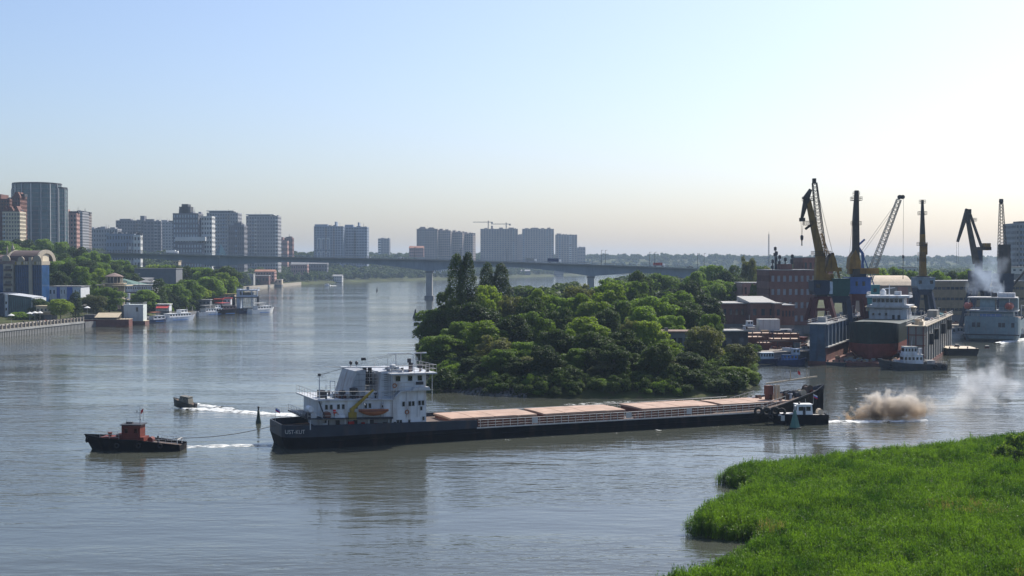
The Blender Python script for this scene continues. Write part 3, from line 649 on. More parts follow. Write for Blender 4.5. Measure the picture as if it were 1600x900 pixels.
# ------------------------------------------------------------------ city blocks
PALE = glassmat('pale_pane', (.36, .40, .43), .3, .4); GLD = glassmat('dark_glass', (.035, .045, .06)); GLB = glassmat('blue_glass', (.020, .065, .165)); GLT = glassmat('teal_glass', (.05, .11, .13))
WGREY = mat('grey_panel', (.27, .27, .28), rough=.8, var=.12, scale=.1, dirt=.3); WDK = mat('dark_panel', (.14, .14, .155), rough=.8, var=.15, scale=.1, dirt=.3)
WBLUE = mat('blue_grey_panel', (.20, .24, .30), rough=.8, var=.1, scale=.1, dirt=.2); WPINK = mat('pink_brick', (.33, .19, .16), rough=.85, var=.15, scale=.2, dirt=.2); WBRICK = mat('red_brick', (.16, .082, .068), rough=.9, var=.2, scale=.3, dirt=.3)
WCREAM = mat('cream_render', (.55, .48, .36), rough=.8, var=.1, scale=.2, dirt=.3); WLIGHT = mat('light_panel', (.52, .52, .50), rough=.75, var=.1, scale=.1, dirt=.25); ROOFG = mat('grey_roof', (.22, .22, .22), rough=.85, var=.2, dirt=.3)
WBRN = mat('brown_panel', (.24, .20, .18), rough=.85, var=.15, scale=.1, dirt=.3)
def grid_walls(root, w, dp, h, floors, bx, by, wall, glass, band=.5, pier=.45, z0=0, x0=0, y0=0, name='wall'):
    """solid storeys: a glazed core behind proud storey bands and piers, so each opening is recessed"""
    MB().box(x0 - w / 2, x0 + w / 2, y0 - dp / 2, y0 + dp / 2, z0, z0 + h).build('glazing', glass, root)
    b = MB(); fh = h / floors; e = .36
    for i in range(floors + 1):
        zc = z0 + i * fh; lo = max(z0, zc - fh * band / 2); hi = min(z0 + h, zc + fh * band / 2)
        if i == floors: hi = z0 + h + .6
        b.box(x0 - w / 2 - e, x0 + w / 2 + e, y0 - dp / 2 - e, y0 + dp / 2 + e, lo, hi)
    e2 = .30; pw = w / bx * pier; pd = dp / by * pier
    for i in range(bx + 1):
        x = x0 - w / 2 + i * w / bx; a = max(x0 - w / 2 - e2, x - pw / 2); c = min(x0 + w / 2 + e2, x + pw / 2)
        for sy in (-1, 1):
            q = y0 + sy * dp / 2; b.box(a, c, min(q, q + sy * e2), max(q, q + sy * e2), z0, z0 + h)
    for i in range(by + 1):
        y = y0 - dp / 2 + i * dp / by; a = max(y0 - dp / 2 - e2, y - pd / 2); c = min(y0 + dp / 2 + e2, y + pd / 2)
        for sx in (-1, 1):
            q = x0 + sx * w / 2; b.box(min(q, q + sx * e2), max(q, q + sx * e2), a, c, z0, z0 + h)
    return b.build(name, wall, root)
def block(u0, u1, vt, d, dp, floors, bx, wall, label, glass=None, rz=0.0, name='apartment_block', cat='building', tops=(), band=.5, pier=.45, group=None, vb=None, top_mat=None):
    x = gx((u0 + u1) / 2, d + dp / 2); z0 = (land1(x, d + dp / 2) if vb is None else gz(vb, d)) - 3; w = (u1 - u0) / F * d; h = gz(vt, d) - z0
    t = thing(name, label, cat, (x, d + dp / 2, z0), rz, group)
    grid_walls(t, w, dp, h, floors, bx, max(2, round(bx * dp / w)), wall, glass or GLD, band, pier)
    for a, c, up in tops:      # roof structures: from, to (fractions of the width) and height
        MB().box(-w / 2 + a * w, -w / 2 + c * w, -dp * .3, dp * .3, h + .5, h + .5 + up).build('roof_house', top_mat or wall, t)
    g = random.Random(int(u0 * 7 + d)); b = MB()      # tanks, vents and aerials on the roof
    for k in range(7):
        px, s = g.uniform(-w * .45, w * .42), g.uniform(.6, 2.2); b.box(px, px + s * 1.6, -dp * .35 + g.uniform(0, dp * .4), dp * .3, h + .6, h + .6 + s)
    for k in range(3): px = g.uniform(-w * .45, w * .45); b.tube((px, -dp * .2, h), (px, -dp * .2, h + g.uniform(3, 8)), .18, .1, 4)
    b.build('roof_plant', DKMET if wall is not WDK else WGREY, t, kind='stuff')
    if name == 'apartment_block' and bx >= 4:
        fh = h / floors
        for k in range(max(1, bx // 4)):
            c = -w / 2 + (g.randrange(bx) + .5) * w / bx; q = MB(); ww = w / bx * .46
            for i in range(1, floors):
                if g.random() < .92: q.box(c - ww, c + ww, -dp / 2 - 1.5, -dp / 2 - .37, i * fh - fh * .2, i * fh + fh * .22)
            q.build('balconies', g.choice((WLIGHT, WBRN, WBLUE, WGREY)), t, kind='stuff')
    return t, w, h
CG = 'hazy city blocks above the far bank'
block(103, 122, 334, 1250, 16, 14, 4, WPINK, 'pink and cream apartment tower just right of the round glass tower', tops=((0, .3, 4),), glass=GLD, rz=.15)
block(121, 134, 332, 1500, 22, 18, 3, WGREY, 'slim grey slab behind the pink apartment tower', tops=((.3, .7, 2),)); block(133, 139, 334, 1520, 20, 18, 2, WBRN, 'narrow brown slab at the edge of the slim grey one')
block(137, 187, 358, 1700, 18, 7, 12, WGREY, 'long low grey block left of the tall blocks', tops=((.1, .25, 2), (.45, .6, 3), (.75, .9, 2)))
block(170, 213, 366, 1450, 16, 6, 10, WBLUE, 'low blue grey block in front of the dark slab'); block(211, 221, 368, 1430, 12, 7, 2, WLIGHT, 'white stair tower at the end of the low blue grey block', rz=.1)
block(185, 228, 345, 1900, 20, 12, 10, WDK, 'long dark slab with flat roof left of the chequered building', tops=((.1, .5, 2.5), (.85, 1.0, 7))); block(226, 252, 346, 1880, 20, 12, 5, WDK, 'dark slab with cream balconies stepping down on the right', tops=((.1, .6, 3),), rz=.2)
block(252, 275, 347, 2100, 20, 13, 5, WGREY, 'grey block squeezed left of the chequered building', tops=((.1, .5, 3),))
t, w, h = block(275, 314, 334, 1500, 24, 14, 9, WDK, 'dark chequered office building with stacked volumes and pale windows', PALE, name='office_building', band=.42, pier=.42, tops=((.2, .65, 8), (.3, .55, 11)), top_mat=DKMET)
MB().box(-w / 2 + 3, w / 2 + 9, -14.6, 6, h * .60, h * .66).build('recess_floor', WLIGHT, t); grid_walls(t, w, 20, h * .56, 8, 9, 6, WDK, PALE, .42, .42, 0, 5, -4, 'lower_volume'); grid_walls(t, 12, 16, h * .96, 14, 4, 5, WLIGHT, GLD, .5, .4, 0, w / 2 + 8, 4, 'side_wing')
t, w, h = block(327, 375, 333, 1800, 26, 18, 12, WGREY, 'tall grey tower with a thin flat roof canopy, left of a matching tower'); MB().box(-w / 2 - 1, w / 2 - 6, -12, 12, h + 2.6, h + 3.6).build('roof_canopy', WLIGHT, t); MB().box(-w / 2 + 2, w / 2 - 14, -8, 8, h + .6, h + 2.6).build('roof_house', DKMET, t)
block(360, 384, 353, 1650, 20, 11, 7, WDK, 'dark stepped block in front of the tall grey tower', tops=((.3, .8, 4),))
t, w, h = block(388, 437, 338, 1850, 26, 17, 12, WGREY, 'square grey tower with roof canopy standing alone right of its twin'); MB().box(-w / 2 - 1, w / 2 - 6, -12, 12, h + 2, h + 3).build('roof_canopy', WLIGHT, t); MB().box(-w / 2 + 2, w / 2 - 14, -8, 8, h + .6, h + 2).build('roof_house', DKMET, t)
block(437, 450, 377, 2000, 14, 6, 4, WPINK, 'small pink house with a dark chimney above the bridge', tops=((.15, .5, 6),)); block(446, 458, 372, 2060, 14, 7, 4, WBRICK, 'small red house behind the pink one', tops=((.5, .9, 2),))
t, w, h = block(493, 538, 354, 2200, 30, 16, 11, WBLUE, 'left one of the two joined blue grey towers with arched facade ornaments', band=.45, tops=((0, .45, 3.5), (.7, .76, 8)))
for k in range(3):
    xa = -w / 2 + 6 + k * 7.5
    for z0 in (.12, .45): MB().tube((xa, -15.6, h * z0), (xa, -15.6, h * (z0 + .26)), .7, n=6).tube((xa + 5, -15.6, h * z0), (xa + 5, -15.6, h * (z0 + .26)), .7, n=6).bar((xa, -15.6, h * (z0 + .26)), (xa + 5, -15.6, h * (z0 + .26)), .8, 1.6).build('facade_arch', WLIGHT, t)
block(538, 575, 355, 2225, 30, 16, 9, WBLUE, 'right one of the two joined blue grey towers with striped floors', band=.6, tops=((.05, .4, 4), (.6, .66, 8)))
block(592, 609, 373, 3000, 30, 9, 4, WDK, 'single small block on the skyline right of the twin towers')
for i, (u0, u1, vt) in enumerate(((652, 684, 358), (684, 705, 361), (705, 724, 363.5), (724, 741, 366))):
    block(u0, u1, vt, 2500 + i * 25, 26, 17, 8 - i, WBRN, ('tallest left section of the long descending slab block', 'second section of the long descending slab block', 'third section of the long descending slab block', 'lowest right section of the long descending slab block')[i], tops=((.15, .4, 4), (.6, .8, 3)), rz=-.06 * i)
t1, w1, h1 = block(751, 809, 358, 2780, 34, 22, 14, WBRN, 'broad unfinished tower block carrying cranes on its roof', tops=((.1, .18, 2), (.28, .33, 7), (.5, .6, 3), (.75, .9, 3)))
block(808, 817, 367, 3060, 30, 19, 3, WBRN, 'narrow block in the gap between two broad towers')
block(816, 865, 358, 2980, 34, 22, 12, WBRN, 'broad tower block between the crane tower and a smaller block', tops=((.08, .2, 2), (.3, .5, 3), (.6, .7, 2), (.8, .9, 3)))
block(868, 901, 367, 3120, 34, 18, 8, WBRN, 'smaller tower block right of the two broad ones', tops=((.05, .25, 3),)); block(902, 914, 387, 3200, 30, 8, 3, WDK, 'lowest dark block at the right end of the skyline')
for i, (u, v, uj0, uj1, s) in enumerate(((763, 347, 739, 770, 'higher tower crane on the unfinished tower block'), (791, 350, 767, 798, 'lower tower crane beside it on the unfinished tower block'))):
    d = 2792; z0 = gz(359, d); t = thing('tower_crane', s, 'crane', (gx(u, d), d + 5, z0), 0); z = gz(v, d) - z0
    MB().lattice((0, 0, 0), (0, 0, z + 3), 1.8, 1.8, .35, 6).build('mast', DKMET, t); MB().bar((gx(uj0, d) - gx(u, d), 0, z), (gx(uj1, d) - gx(u, d), 0, z), 1.2, 1.3).build('jib', DKMET, t); MB().box(gx(uj1, d) - gx(u, d) - 4, gx(uj1, d) - gx(u, d), -1, 1, z - 3, z).build('counterweight', CONCD, t)
# round glass tower
def round_tower():
    d = 1120; x = gx(60, d + 18); z0 = land1(x, d) - 3; t = thing('glass_tower', 'round stepped glass office tower with pale vertical ribs on the hill', 'building', (x, d + 18, z0))
    k = d / F
    secs = [(-22, 0, 38, 284.5, 0), (5, 3, 19, 288, 1), (-36, 6, 16, 293, 2)]   # not to scale in plan: wide drum and two lower shoulders
    def drum(cx, cy, r, top, n, nm, a0=0):
        h = gz(top, d) - z0
        MB().lathe([(r, 0), (r, h)], n, cx, cy).build('glazing', GLT, t)
        b = MB(); fl = 20
        for i in range(1, fl + 1): b.lathe([(r + .25, h * i / fl - .8), (r + .25, h * i / fl)], n, cx, cy)
        b.build('storey_bands', mat('tower_band', (.10, .13, .15), rough=.4, dirt=.1), t, kind='stuff')
        for j in range(n):
            a = 2 * math.pi * j / n + a0
            if math.sin(a) < .3: MB().box(cx + (r + .3) * math.cos(a) - .35, cx + (r + .3) * math.cos(a) + .35, cy + (r + .3) * math.sin(a) - .35, cy + (r + .3) * math.sin(a) + .35, 0, h + .1).build('facade_rib', WLIGHT if j % 2 == 0 else GALV, t)
        MB().lathe([(r + .5, h), (r + .5, h + 1.2)], n, cx, cy).build('parapet', DKMET, t)
        return h
    drum(-.5, 0, 20.5, 287, 16, 'main', .1); drum(-8, 7, 16.5, 295, 16, 'back'); 
    h = gz(284, d) - z0; MB().lathe([(15, gz(288, d) - z0), (15, h)], 14, 1, 1).build('roof_house', DKMET, t); drum(12, 4, 12.2, 293, 12, 'right', .2)
round_tower()
# red brick block at the frame's left edge
t, w, h = block(-60, 26, 312, 1000, 26, 20, 20, WBRICK, 'dark red brick apartment building with stepped red gable tops', GLD, tops=((0, .8, 4),), band=.55)
t2, w2, h2 = block(10, 36, 332, 985, 12, 16, 6, WCREAM, 'cream and brick bay front with pointed red gables before the brick block', GLD, band=.4, pier=.4)
for k in range(3): MB().prism_y([(-w2 / 2 + k * w2 / 3, h2 + .6), (-w2 / 2 + (k + 1) * w2 / 3, h2 + .6), (-w2 / 2 + (k + .5) * w2 / 3, h2 + 5)], -6.4, 2).build('gable', WBRICK, t2)
t3, w3, h3 = block(26, 37, 308, 992, 14, 19, 3, WBRICK, 'rounded red corner turret of the brick apartment building', GLD, band=.4, pier=.5); MB().prism_y([(-w3 / 2, h3 + .6), (w3 / 2, h3 + .6), (w3 * .2, h3 + 4), (-w3 * .2, h3 + 4)], -6, 4).build('gable', WBRICK, t3)
# glass pyramid roof tower behind the bridge
d = 1350; x = gx(345, d); z0 = land1(x, d) - 2; h = gz(401, d) - z0; t = thing('pyramid_tower', 'small tower with a pointed pyramid roof just behind the bridge', 'building', (x, d, z0)); grid_walls(t, 9, 9, max(6, h), 5, 4, 4, WLIGHT, GLD); MB().lathe([(6.6, max(6, h) + .7), (.2, gz(381, d) - z0)], 4).build('roof', GLT, t)
# far right slab
t, w, h = block(1577, 1640, 350, 900, 22, 14, 12, WGREY, 'tall grey slab block at the right edge behind the cranes', tops=((.5, .8, 3),))
d = 1300
for i, (u0, u1, v0, v1, m, s) in enumerate(((400, 430, 425, 437, WPINK, 'pink low house on the far bank below the bridge'), (456, 481, 414, 432, WPINK, 'pale pink mansion on the far bank below the bridge'), (482, 512, 413, 430, WDK, 'dark block behind the mansion on the far bank'), (676, 700, 421, 434, WLIGHT, 'pale warehouse on the far bank right of the tall pier'), (700, 722, 422, 434, WBRN, 'brown warehouse on the far bank left of the poplars'), (812, 828, 424, 433, WDK, 'dark moored hulk building on the far bank'), (866, 880, 424, 432, WDK, 'second dark hulk building on the far bank'), (640, 662, 388, 400, WPINK, 'low house with orange roof on the ridge behind the bridge'), (515, 535, 432, 441, WLIGHT, 'pale arched boathouse at the far waterline'))):
    d = {0: 1560, 1: 1850, 2: 1950, 3: 2350, 4: 2380, 5: 2700, 6: 2800, 7: 2300, 8: 1900}[i]; x = gx((u0 + u1) / 2, d); zb = gz(v1, d); w = (u1 - u0) / F * d; h = gz(v0, d) - zb
    t = thing('house', s, 'building', (x, d, zb - 2)); grid_walls(t, w, 14, h + 2, 3, 7, 3, m, GLD); MB().prism_x([(-8, h + 2.7), (8, h + 2.7), (0, h + 2.7 + h * .25)], -w / 2 - .6, w / 2 + .6).build('roof', mat('tile_roof', (.30, .14, .09), rough=.9) if i in (0, 7) else ROOFG, t)
# ------------------------------------------------------------------ the towed cargo ship
AL = math.atan2(*[b - a for a, b in zip(gp(440, 705.5), gp(1200, 660.3))][::-1]); CA, SA = math.cos(AL), math.sin(AL)
def _so():
    a = gp(440, 705.5); k = (421 - 800) / F; x = (k * a[1] - a[0]) / (CA - k * SA); return (a[0] + x * CA, a[1] + x * SA)
SO = _so(); SL, SB = 112.0, 13.0         # ship origin (port side of the stern), length, beam
HULLB = mat('hull_black', (.005, .006, .008), rough=.65, spec=.08, var=.35, scale=.35, dirt=.6, dcol=(.048, .034, .024), streak=2.2)
SLATE = mat('bulwark_slate', (.030, .038, .052), rough=.55, spec=.2, var=.2, scale=.5, dirt=.5, dcol=(.09, .06, .045), streak=3)
SHIPW = mat('ship_white', (.60, .62, .64), rough=.5, var=.12, scale=.5, dirt=.7, dcol=(.26, .18, .12), streak=4)
SHIPW2 = mat('ship_white_dull', (.44, .46, .48), rough=.5, var=.12, scale=.5, dirt=.7, dcol=(.20, .13, .09), streak=4)
HATCH = mat('hatch_cover_paint', (.37, .255, .19), rough=.8, var=.2, scale=.5, dirt=.6, dcol=(.28, .15, .10), streak=1.2)
OXIDE = mat('red_oxide', (.13, .045, .03), rough=.75, var=.3, scale=.6, dirt=.4)
ORANGE = mat('orange_paint', (.32, .115, .05), rough=.5, var=.15, dirt=.25); YELLOW = mat('yellow_paint', (.27, .19, .02), rough=.5, var=.15, dirt=.3)
DECKG = mat('deck_brown', (.10, .07, .055), rough=.85, var=.3, scale=.6, dirt=.3); RUBBER = mat('rubber', (.02, .02, .02), rough=.9, var=.3, dirt=0)
RAILW = mat('rail_white', (.50, .48, .45), rough=.6, var=.1, dirt=.3); WOOD = mat('planks', (.30, .22, .14), rough=.85, var=.25, scale=1.5, dirt=.3)
BLUEP = mat('blue_paint', (.05, .16, .42), rough=.5, var=.15, dirt=.25); NAVY = mat('navy_hull', (.02, .035, .09), rough=.5, var=.25, dirt=.3); TEALP = mat('teal_paint', (.05, .20, .21), rough=.55, var=.15, dirt=.3)
WING = glassmat('cabin_window', (.012, .014, .018), .1, .7); REDP = mat('red_cabin_paint', (.13, .022, .013), rough=.65, var=.15, dirt=.3); BEIGE = mat('beige_paint', (.45, .37, .26), rough=.6, var=.12, dirt=.3)
def text(body, size, m, parent, loc, rot, name='lettering', ext=.02):
    cu = bpy.data.curves.new(name, 'FONT'); cu.body = body; cu.size = size; cu.extrude = ext; cu.materials.append(m)
    tmp = bpy.data.objects.new(name, cu); me = bpy.data.meshes.new_from_object(tmp); bpy.data.objects.remove(tmp)
    o = put(name, me, parent, loc, kind='stuff'); o.rotation_euler = rot; return o
def flag(x, y, z, h, cols, label, rz=0.0, w=.9):
    t = thing('flag', label, 'flag', (x, y, z), rz); MB().tube((0, 0, 0), (0, 0, h), .035, .025, 5).build('pole', GALV, t)
    for i, m in enumerate(cols):
        z0 = h - .1 - (i + 1) * .6 / len(cols); z1 = h - .1 - i * .6 / len(cols); a = []; n = 6
        for k in range(n + 1):
            q = k / n; a.append([(.04 + q * w * .8, .10 * math.sin(q * 5), z0 - q * .35), (.04 + q * w * .8, .10 * math.sin(q * 5) + .012, z1 - q * .35)])
        MB().loft(a, cap=False, closed=False).build('stripe', m, t)
FW = mat('flag_white', (.7, .7, .7), dirt=0); FB_ = mat('flag_blue', (.05, .08, .4), dirt=0); FR = mat('flag_red', (.5, .03, .03), dirt=0)

def ship():
    S = thing('cargo_ship', 'long dark dry cargo ship under tow with beige hatch covers and white superstructure', 'cargo ship', (SO[0], SO[1], 0), AL)
    B = SB; hb0 = B / 2
    def hw(x, lvl):      # half breadth at station x for lvl 0 = waterline, 1 = deck, 2 = bulwark top
        f = 1.0
        q = x - 2.4
        if q < 8: f = .64 + .36 * math.sqrt(max(0, 1 - (1 - max(0, q) / 8) ** 2))
        x0, L = ((84, 106.5), (90, 110.5), (90.5, SL))[lvl]
        if x > x0: f *= max(0.0, 1 - ((x - x0) / (L - x0)) ** 2.1)
        return hb0 * f
    def zd(x): return 2.75 if x < 34 else (1.86 + .012 * max(0, x - 66) if x < 93 else 2.2 + .19 * (x - 93) ** .92)
    def zt(x):
        if x < 36: return 3.92 - .0175 * x
        if x < 93: return zd(x)
        return np.interp(x, [93, 94.5, 99.6, 103.5, 108.7, 112.0], [2.3, 2.5, 3.5, 4.25, 5.0, 6.0])
    xs = [2.4, 2.8, 3.5, 4.5, 6, 8, 10.4, 14, 20, 28, 34.2, 36.2, 45, 55, 65, 75, 85, 90, 93, 95, 97, 99, 101, 103, 105, 107, 108.5, 110, 111, 111.7]
    def ring(x):
        wl = max(.05, hw(x, 0)) * (.94 if x < 5 else 1); dk = max(.12, hw(x, 1)); z1 = min(zd(x), zt(x) - .05) if x > 93 else zd(x)
        z1 = z1 if 36 < x < 93 else min(zd(x), 1.95) if x < 36 else z1
        rake = (.9 * (1 - (x - 2.4) / 6)) if x < 8.4 else 0
        h = [(wl * .9, -1.2, rake * .9), (wl, 0, rake * .75), (wl + (dk - wl) * .55, z1 * .55, rake * .3), (dk, z1, 0)]
        return [(x + r, hb0 - y, z) for y, z, r in reversed(h)] + [(x + r, hb0 + y, z) for y, z, r in h]
    MB().loft([ring(x) for x in xs], cap=True, closed=False).build('hull', HULLB, S, smooth=False)
    # deck plating
    dk = MB(); pr = None
    for x in xs:
        w = max(.1, hw(x, 1)) - .02; z = zd(x) - .02 if x > 36 else (2.7 if x < 34.3 else 1.85); c = ((x, hb0 - w, z), (x, hb0 + w, z))
        if pr: dk.add([pr[0], c[0], c[1], pr[1]], [(0, 1, 2, 3)])
        pr = c
    dk.build('deck', DECKG, S)
    # bulwarks with real thickness: stern and bow
    def bulwark(xa, side, zlow, name, m):
        rg = []
        for x in xa:
            o = max(.14, hw(x, 2)); i = max(.02, o - .18); s = -1 if side == 0 else 1; zl = zlow(x); ol = max(.12, hw(x, 1)) + .015; il = max(.02, ol - .18)
            rg.append([(x, hb0 + s * ol, zl), (x, hb0 + s * o, zt(x)), (x, hb0 + s * i, zt(x)), (x, hb0 + s * il, zl)])
        MB().loft(rg).build(name, m, S)
    sx = [2.4, 2.8, 3.5, 4.5, 6, 8, 10.4, 14, 20, 28, 34.4, 35.4]; bx = [93.2, 94.5, 96, 98, 100, 102, 104, 106, 107.5, 109, 110.3, 111.3, 111.9]
    for s in (0, 1):
        bulwark(sx, s, lambda x: 1.9, 'bulwark', SLATE); bulwark(bx, s, lambda x: min(zd(x) - .05, zt(x) - .3), 'bow_bulwark', SLATE)
        y = .0 if s == 0 else B
        MB().box(35.3, 93.4, y - (.10 if s == 0 else -.0), y + (.0 if s == 0 else .10), 1.86, 2.06).build('gunwale', RAILW, S)
    MB().box(2.38, 2.56, hb0 - hw(2.4, 1), hb0 + hw(2.4, 1), 1.9, 3.9).build('transom', SLATE, S)
    MB().box(10, 36, -.16, .02, .95, 1.15).box(40, 92, -.16, .02, .75, .92).build('rubbing_strake', HULLB, S)
    nm = text('UST-KUT', .92, RAILW, S, (0, 0, 0), (0, 0, 0), ext=.015)
    for v in nm.data.vertices:      # wrap the letters round the quarter
        x = 2.75 + v.co.x * .80; v.co = (x, hb0 - hw(x, 2) - .05 - v.co.z, 2.5 + v.co.y)
    # cargo hatches: coaming with four cover panels each
    for a, b in ((31.4, 47.5), (48.8, 65.0), (68.4, 84.4), (85.7, 101.0)):
        y0, y1 = 2.05, 10.95
        if b > 100: y0, y1 = 2.6, 10.4
        lo = 2.0 if b > 100 else 1.8
        co = MB().box(a + .25, b - .25, y0 + .25, y1 - .25, lo, 3.2)
        for k in range(int((b - a) / 1.3)): co.box(a + .6 + k * 1.3, a + .72 + k * 1.3, y0, y0 + .25, lo, 3.15)
        co = co.build('hatch_coaming', OXIDE, S)
        n = 4; pw = (b - a) / n
        for i in range(n):
            dz = .02 * ((i * 7) % 3); p = MB(); xa, xb = a + i * pw + .04, a + (i + 1) * pw - .04; m = (y0 + y1) / 2
            p.prism_x([(y0, 3.22), (y1, 3.22), (y1, 3.5 + dz), (m, 3.58 + dz), (y0, 3.5 + dz)], xa, xb); p.box(xa + .2, xa + .5, y0 - .14, y0, 3.2, 3.45)
            p.build('hatch_panel', HATCH, co)
    # deck side railing
    post = MB().tube((0, 0, 0), (0, 0, 1.42), .045, n=5).mesh('rail_post', RAILW)
    for side, y in ((0, .12), (1, B - .12)):
        for k in range(42 if side == 0 else 28):
            x = 36.0 + k * (1.385 if side == 0 else 2.07); o = put('rail_post', post, S, (x, y, zd(x)))
        for z in (1.42, .98, .52): MB().tube((35.6, y, zd(36) + z), (66, y, zd(66) + z), .05 if z > 1 else .03, n=5).tube((66, y, zd(66) + z), (93.4, y, zd(92.9) + z), .05 if z > 1 else .03, n=5).build('rail', RAILW, S)
    for x in (45.6, 64.0, 76.5): MB().box(x, x + 1.1, .04, .09, zd(x) + .35, zd(x) + 1.35).build('rail_board', RAILW, S)
    for x in (59.5, 60.4, 66.2, 67.2): MB().tube((x, .9, 1.8), (x, .9, 2.7), .22, .25, 8).build('bollard', OXIDE, S)
    # ---- superstructure; its decks rise gently towards the stern
    def sh(b):
        b.v = [(x, y, z + .032 * max(0, 22 - x)) for x, y, z in b.v]; return b
    sh(MB().box(9.0, 20.6, 1.9, 11.1, 2.5, 4.35)).build('lower_house', SHIPW2, S)
    sh(MB().box(6.0, 20.4, -.1, 13.1, 4.3, 4.5)).build('boat_deck', SLATE, S)
    for x in (6.6, 9.4, 12.4, 16.4, 19.8): sh(MB().tube((x, .35, 2.6), (x, .35, 4.3), .1, n=6)).build('deck_pillar', SHIPW2, S)
    sh(MB().prism_y([(8.6, 4.2), (20.4, 4.2), (20.4, 2.6), (26.4, 2.6), (26.4, 8.75), (21.9, 8.75), (20.6, 7.5), (8.6, 7.25)], .5, 12.5)).build('house', SHIPW, S)
    pl = MB()
    for z in (4.9, 5.75, 6.6): pl.box(8.62, 26.38, .485, .5, z, z + .02)
    for k in range(9): pl.box(9.2 + k * 2.0, 9.23 + k * 2.0, .488, .5, 4.3, 7.2)
    sh(pl).build('plate_seams', SHIPW2, S, kind='stuff')
    sh(MB().prism_y([(7.4, 7.25), (20.5, 7.25), (21.9, 8.6), (24.2, 8.6), (24.2, 8.8), (21.8, 8.8), (20.4, 7.45), (7.4, 7.45)], .1, 12.9)).build('upper_deck', SHIPW2, S)
    sh(MB().box(20.6, 26.4, .62, 12.4, 8.75, 11.5)).build('wheelhouse', SHIPW, S)
    sh(MB().box(19.9, 28.0, -.5, 13.5, 11.42, 11.66)).build('wheelhouse_roof', SHIPW2, S)
    sh(MB().prism_y([(23.6, 8.75), (26.9, 8.75), (26.6, 9.3), (24.0, 9.3)], -.5, .7)).build('bridge_wing', SHIPW2, S)
    for y in (.1, 12.6): sh(MB().tube((27.3, y, 6.6), (27.3, y, 11.5), .06, n=5)).build('stanchion', SHIPW2, S)
    def win(x, z, w=.42, h=.75, y=.5): 
        f = sh(MB().box(x - w / 2 - .06, x + w / 2 + .06, y - .05, y, z - h / 2 - .06, z + h / 2 + .06)).build('window', SHIPW2, S)
        sh(MB().box(x - w / 2, x + w / 2, y - .062, y - .02, z - h / 2, z + h / 2)).build('pane', WING, f)
    for x, z in ((9.3, 6.2), (10.1, 6.2), (11.3, 6.25), (12.1, 6.25), (14.3, 6.3), (15.9, 6.35), (16.6, 6.35), (18.7, 6.4), (22.4, 6.55), (23.5, 6.55), (24.1, 6.55), (25.2, 6.6), (25.8, 6.6), (21.4, 3.55), (21.9, 3.55)): win(x, z)
    for x, z in ((25.9, 4.0), (23.4, 3.6), (20.9, 3.3), (25.5, 5.7)): win(x, z, .35, .6)
    
    for x in (21.5, 23.6, 25.3): win(x, 10.75, .75, .8, .62)
    for x in (9.4, 11.2, 14.2, 17.0): sh(MB().box(x, x + .7, 1.85, 1.9, 2.7, 3.9)).build('door', DKMET, S)
    sh(MB().box(24.6, 25.9, .45, .62, 9.65, 10.15)).build('name_board', DKMET, S)
    # funnel casings with louvres
    FUN = mat('funnel_grey', (.30, .32, .34), rough=.55, var=.15, scale=.6, dirt=.75, dcol=(.14, .09, .06), streak=4)
    sh(MB().prism_y([(13.4, 7.4), (16.2, 7.4), (16.4, 12.1), (14.9, 11.8)], 2.0, 10.8)).build('funnel', FUN, S)
    ps = MB()
    for z in (8.4, 9.4, 10.4, 11.3): ps.box(13.9 + (z - 8.4) * .33, 16.3, 1.985, 2.0, z, z + .035); ps.box(19.0, 22.5, 1.685, 1.7, z, z + .035)
    for x in (15.2, 20.1, 21.4): ps.box(x, x + .035, 1.682 if x > 18 else 1.982, 1.7 if x > 18 else 2.0, 7.6, 11.6)
    sh(ps).build('plate_seams', DKMET, S, kind='stuff')
    sh(MB().box(16.3, 18.7, 5.0, 10.0, 7.4, 11.6)).build('exhaust_trunk', FUN, S)
    for z in (8.6, 9.9, 11.0): sh(MB().railing([(16.4, 2.4, z), (18.6, 2.4, z)], .9, .6, .03)).build('casing_railing', RAILW, S)
    for x in (16.6, 17.5): sh(MB().tube((x + .3, 4.4, 9.6), (x + .3, 4.4, 12.3), .36, n=9)).build('exhaust_pipe', DKMET, S)
    sh(MB().prism_y([(18.4, 7.4), (22.6, 7.4), (22.6, 12.1), (19.0, 11.7)], 1.7, 11.3)).build('engine_casing', SHIPW2, S)
    
    sh(MB().box(16.3, 18.5, 2.6, 10.5, 7.4, 8.5)).build('casing_link', SHIPW, S)
    sh(MB().box(12.3, 22.2, 2.0, 3.5, 12.47, 12.6)).build('top_platform', SHIPW2, S)
    sh(MB().tube((9.6, 3, 12.55), (12.5, 3, 12.5), .04, n=5)).build('aerial_spar', SHIPW2, S)
    for x in (14.0, 15.0): 
        o = sh(MB().tube((x, 2.6, 12.6), (x, 2.6, 12.9), .08, n=6)).build('lamp_bracket', SHIPW2, S); sh(MB().lathe([(.12, 12.9), (.26, 13.1), (.26, 13.4), (.1, 13.55)], 8, x, 2.6)).build('floodlight', DKMET, o)
    for x, h in ((16.3, 1.4), (18.3, .8), (19.2, .6), (20.6, 1.4), (21.6, 1.5)): sh(MB().tube((x, 3.4, 12.5), (x, 3.4, 12.6 + h), .05, .03, 5)).build('aerial', SHIPW2, S)
    sh(MB().box(16.0, 16.7, 3, 3.4, 13.6, 14.05)).build('signal_lamp', DKMET, S)
    # wheelhouse top: radar mast, cowls, searchlights
    sh(MB().tube((22.9, 6, 11.6), (22.9, 6, 14.6), .12, .07, 6).bar((21.4, 6, 14.5), (25.6, 6, 14.55), .12)).build('radar_mast', SHIPW2, S)
    sh(MB().box(25.4, 27.6, 3.6, 3.9, 14.6, 14.8)).build('radar_scanner', SHIPW, S)
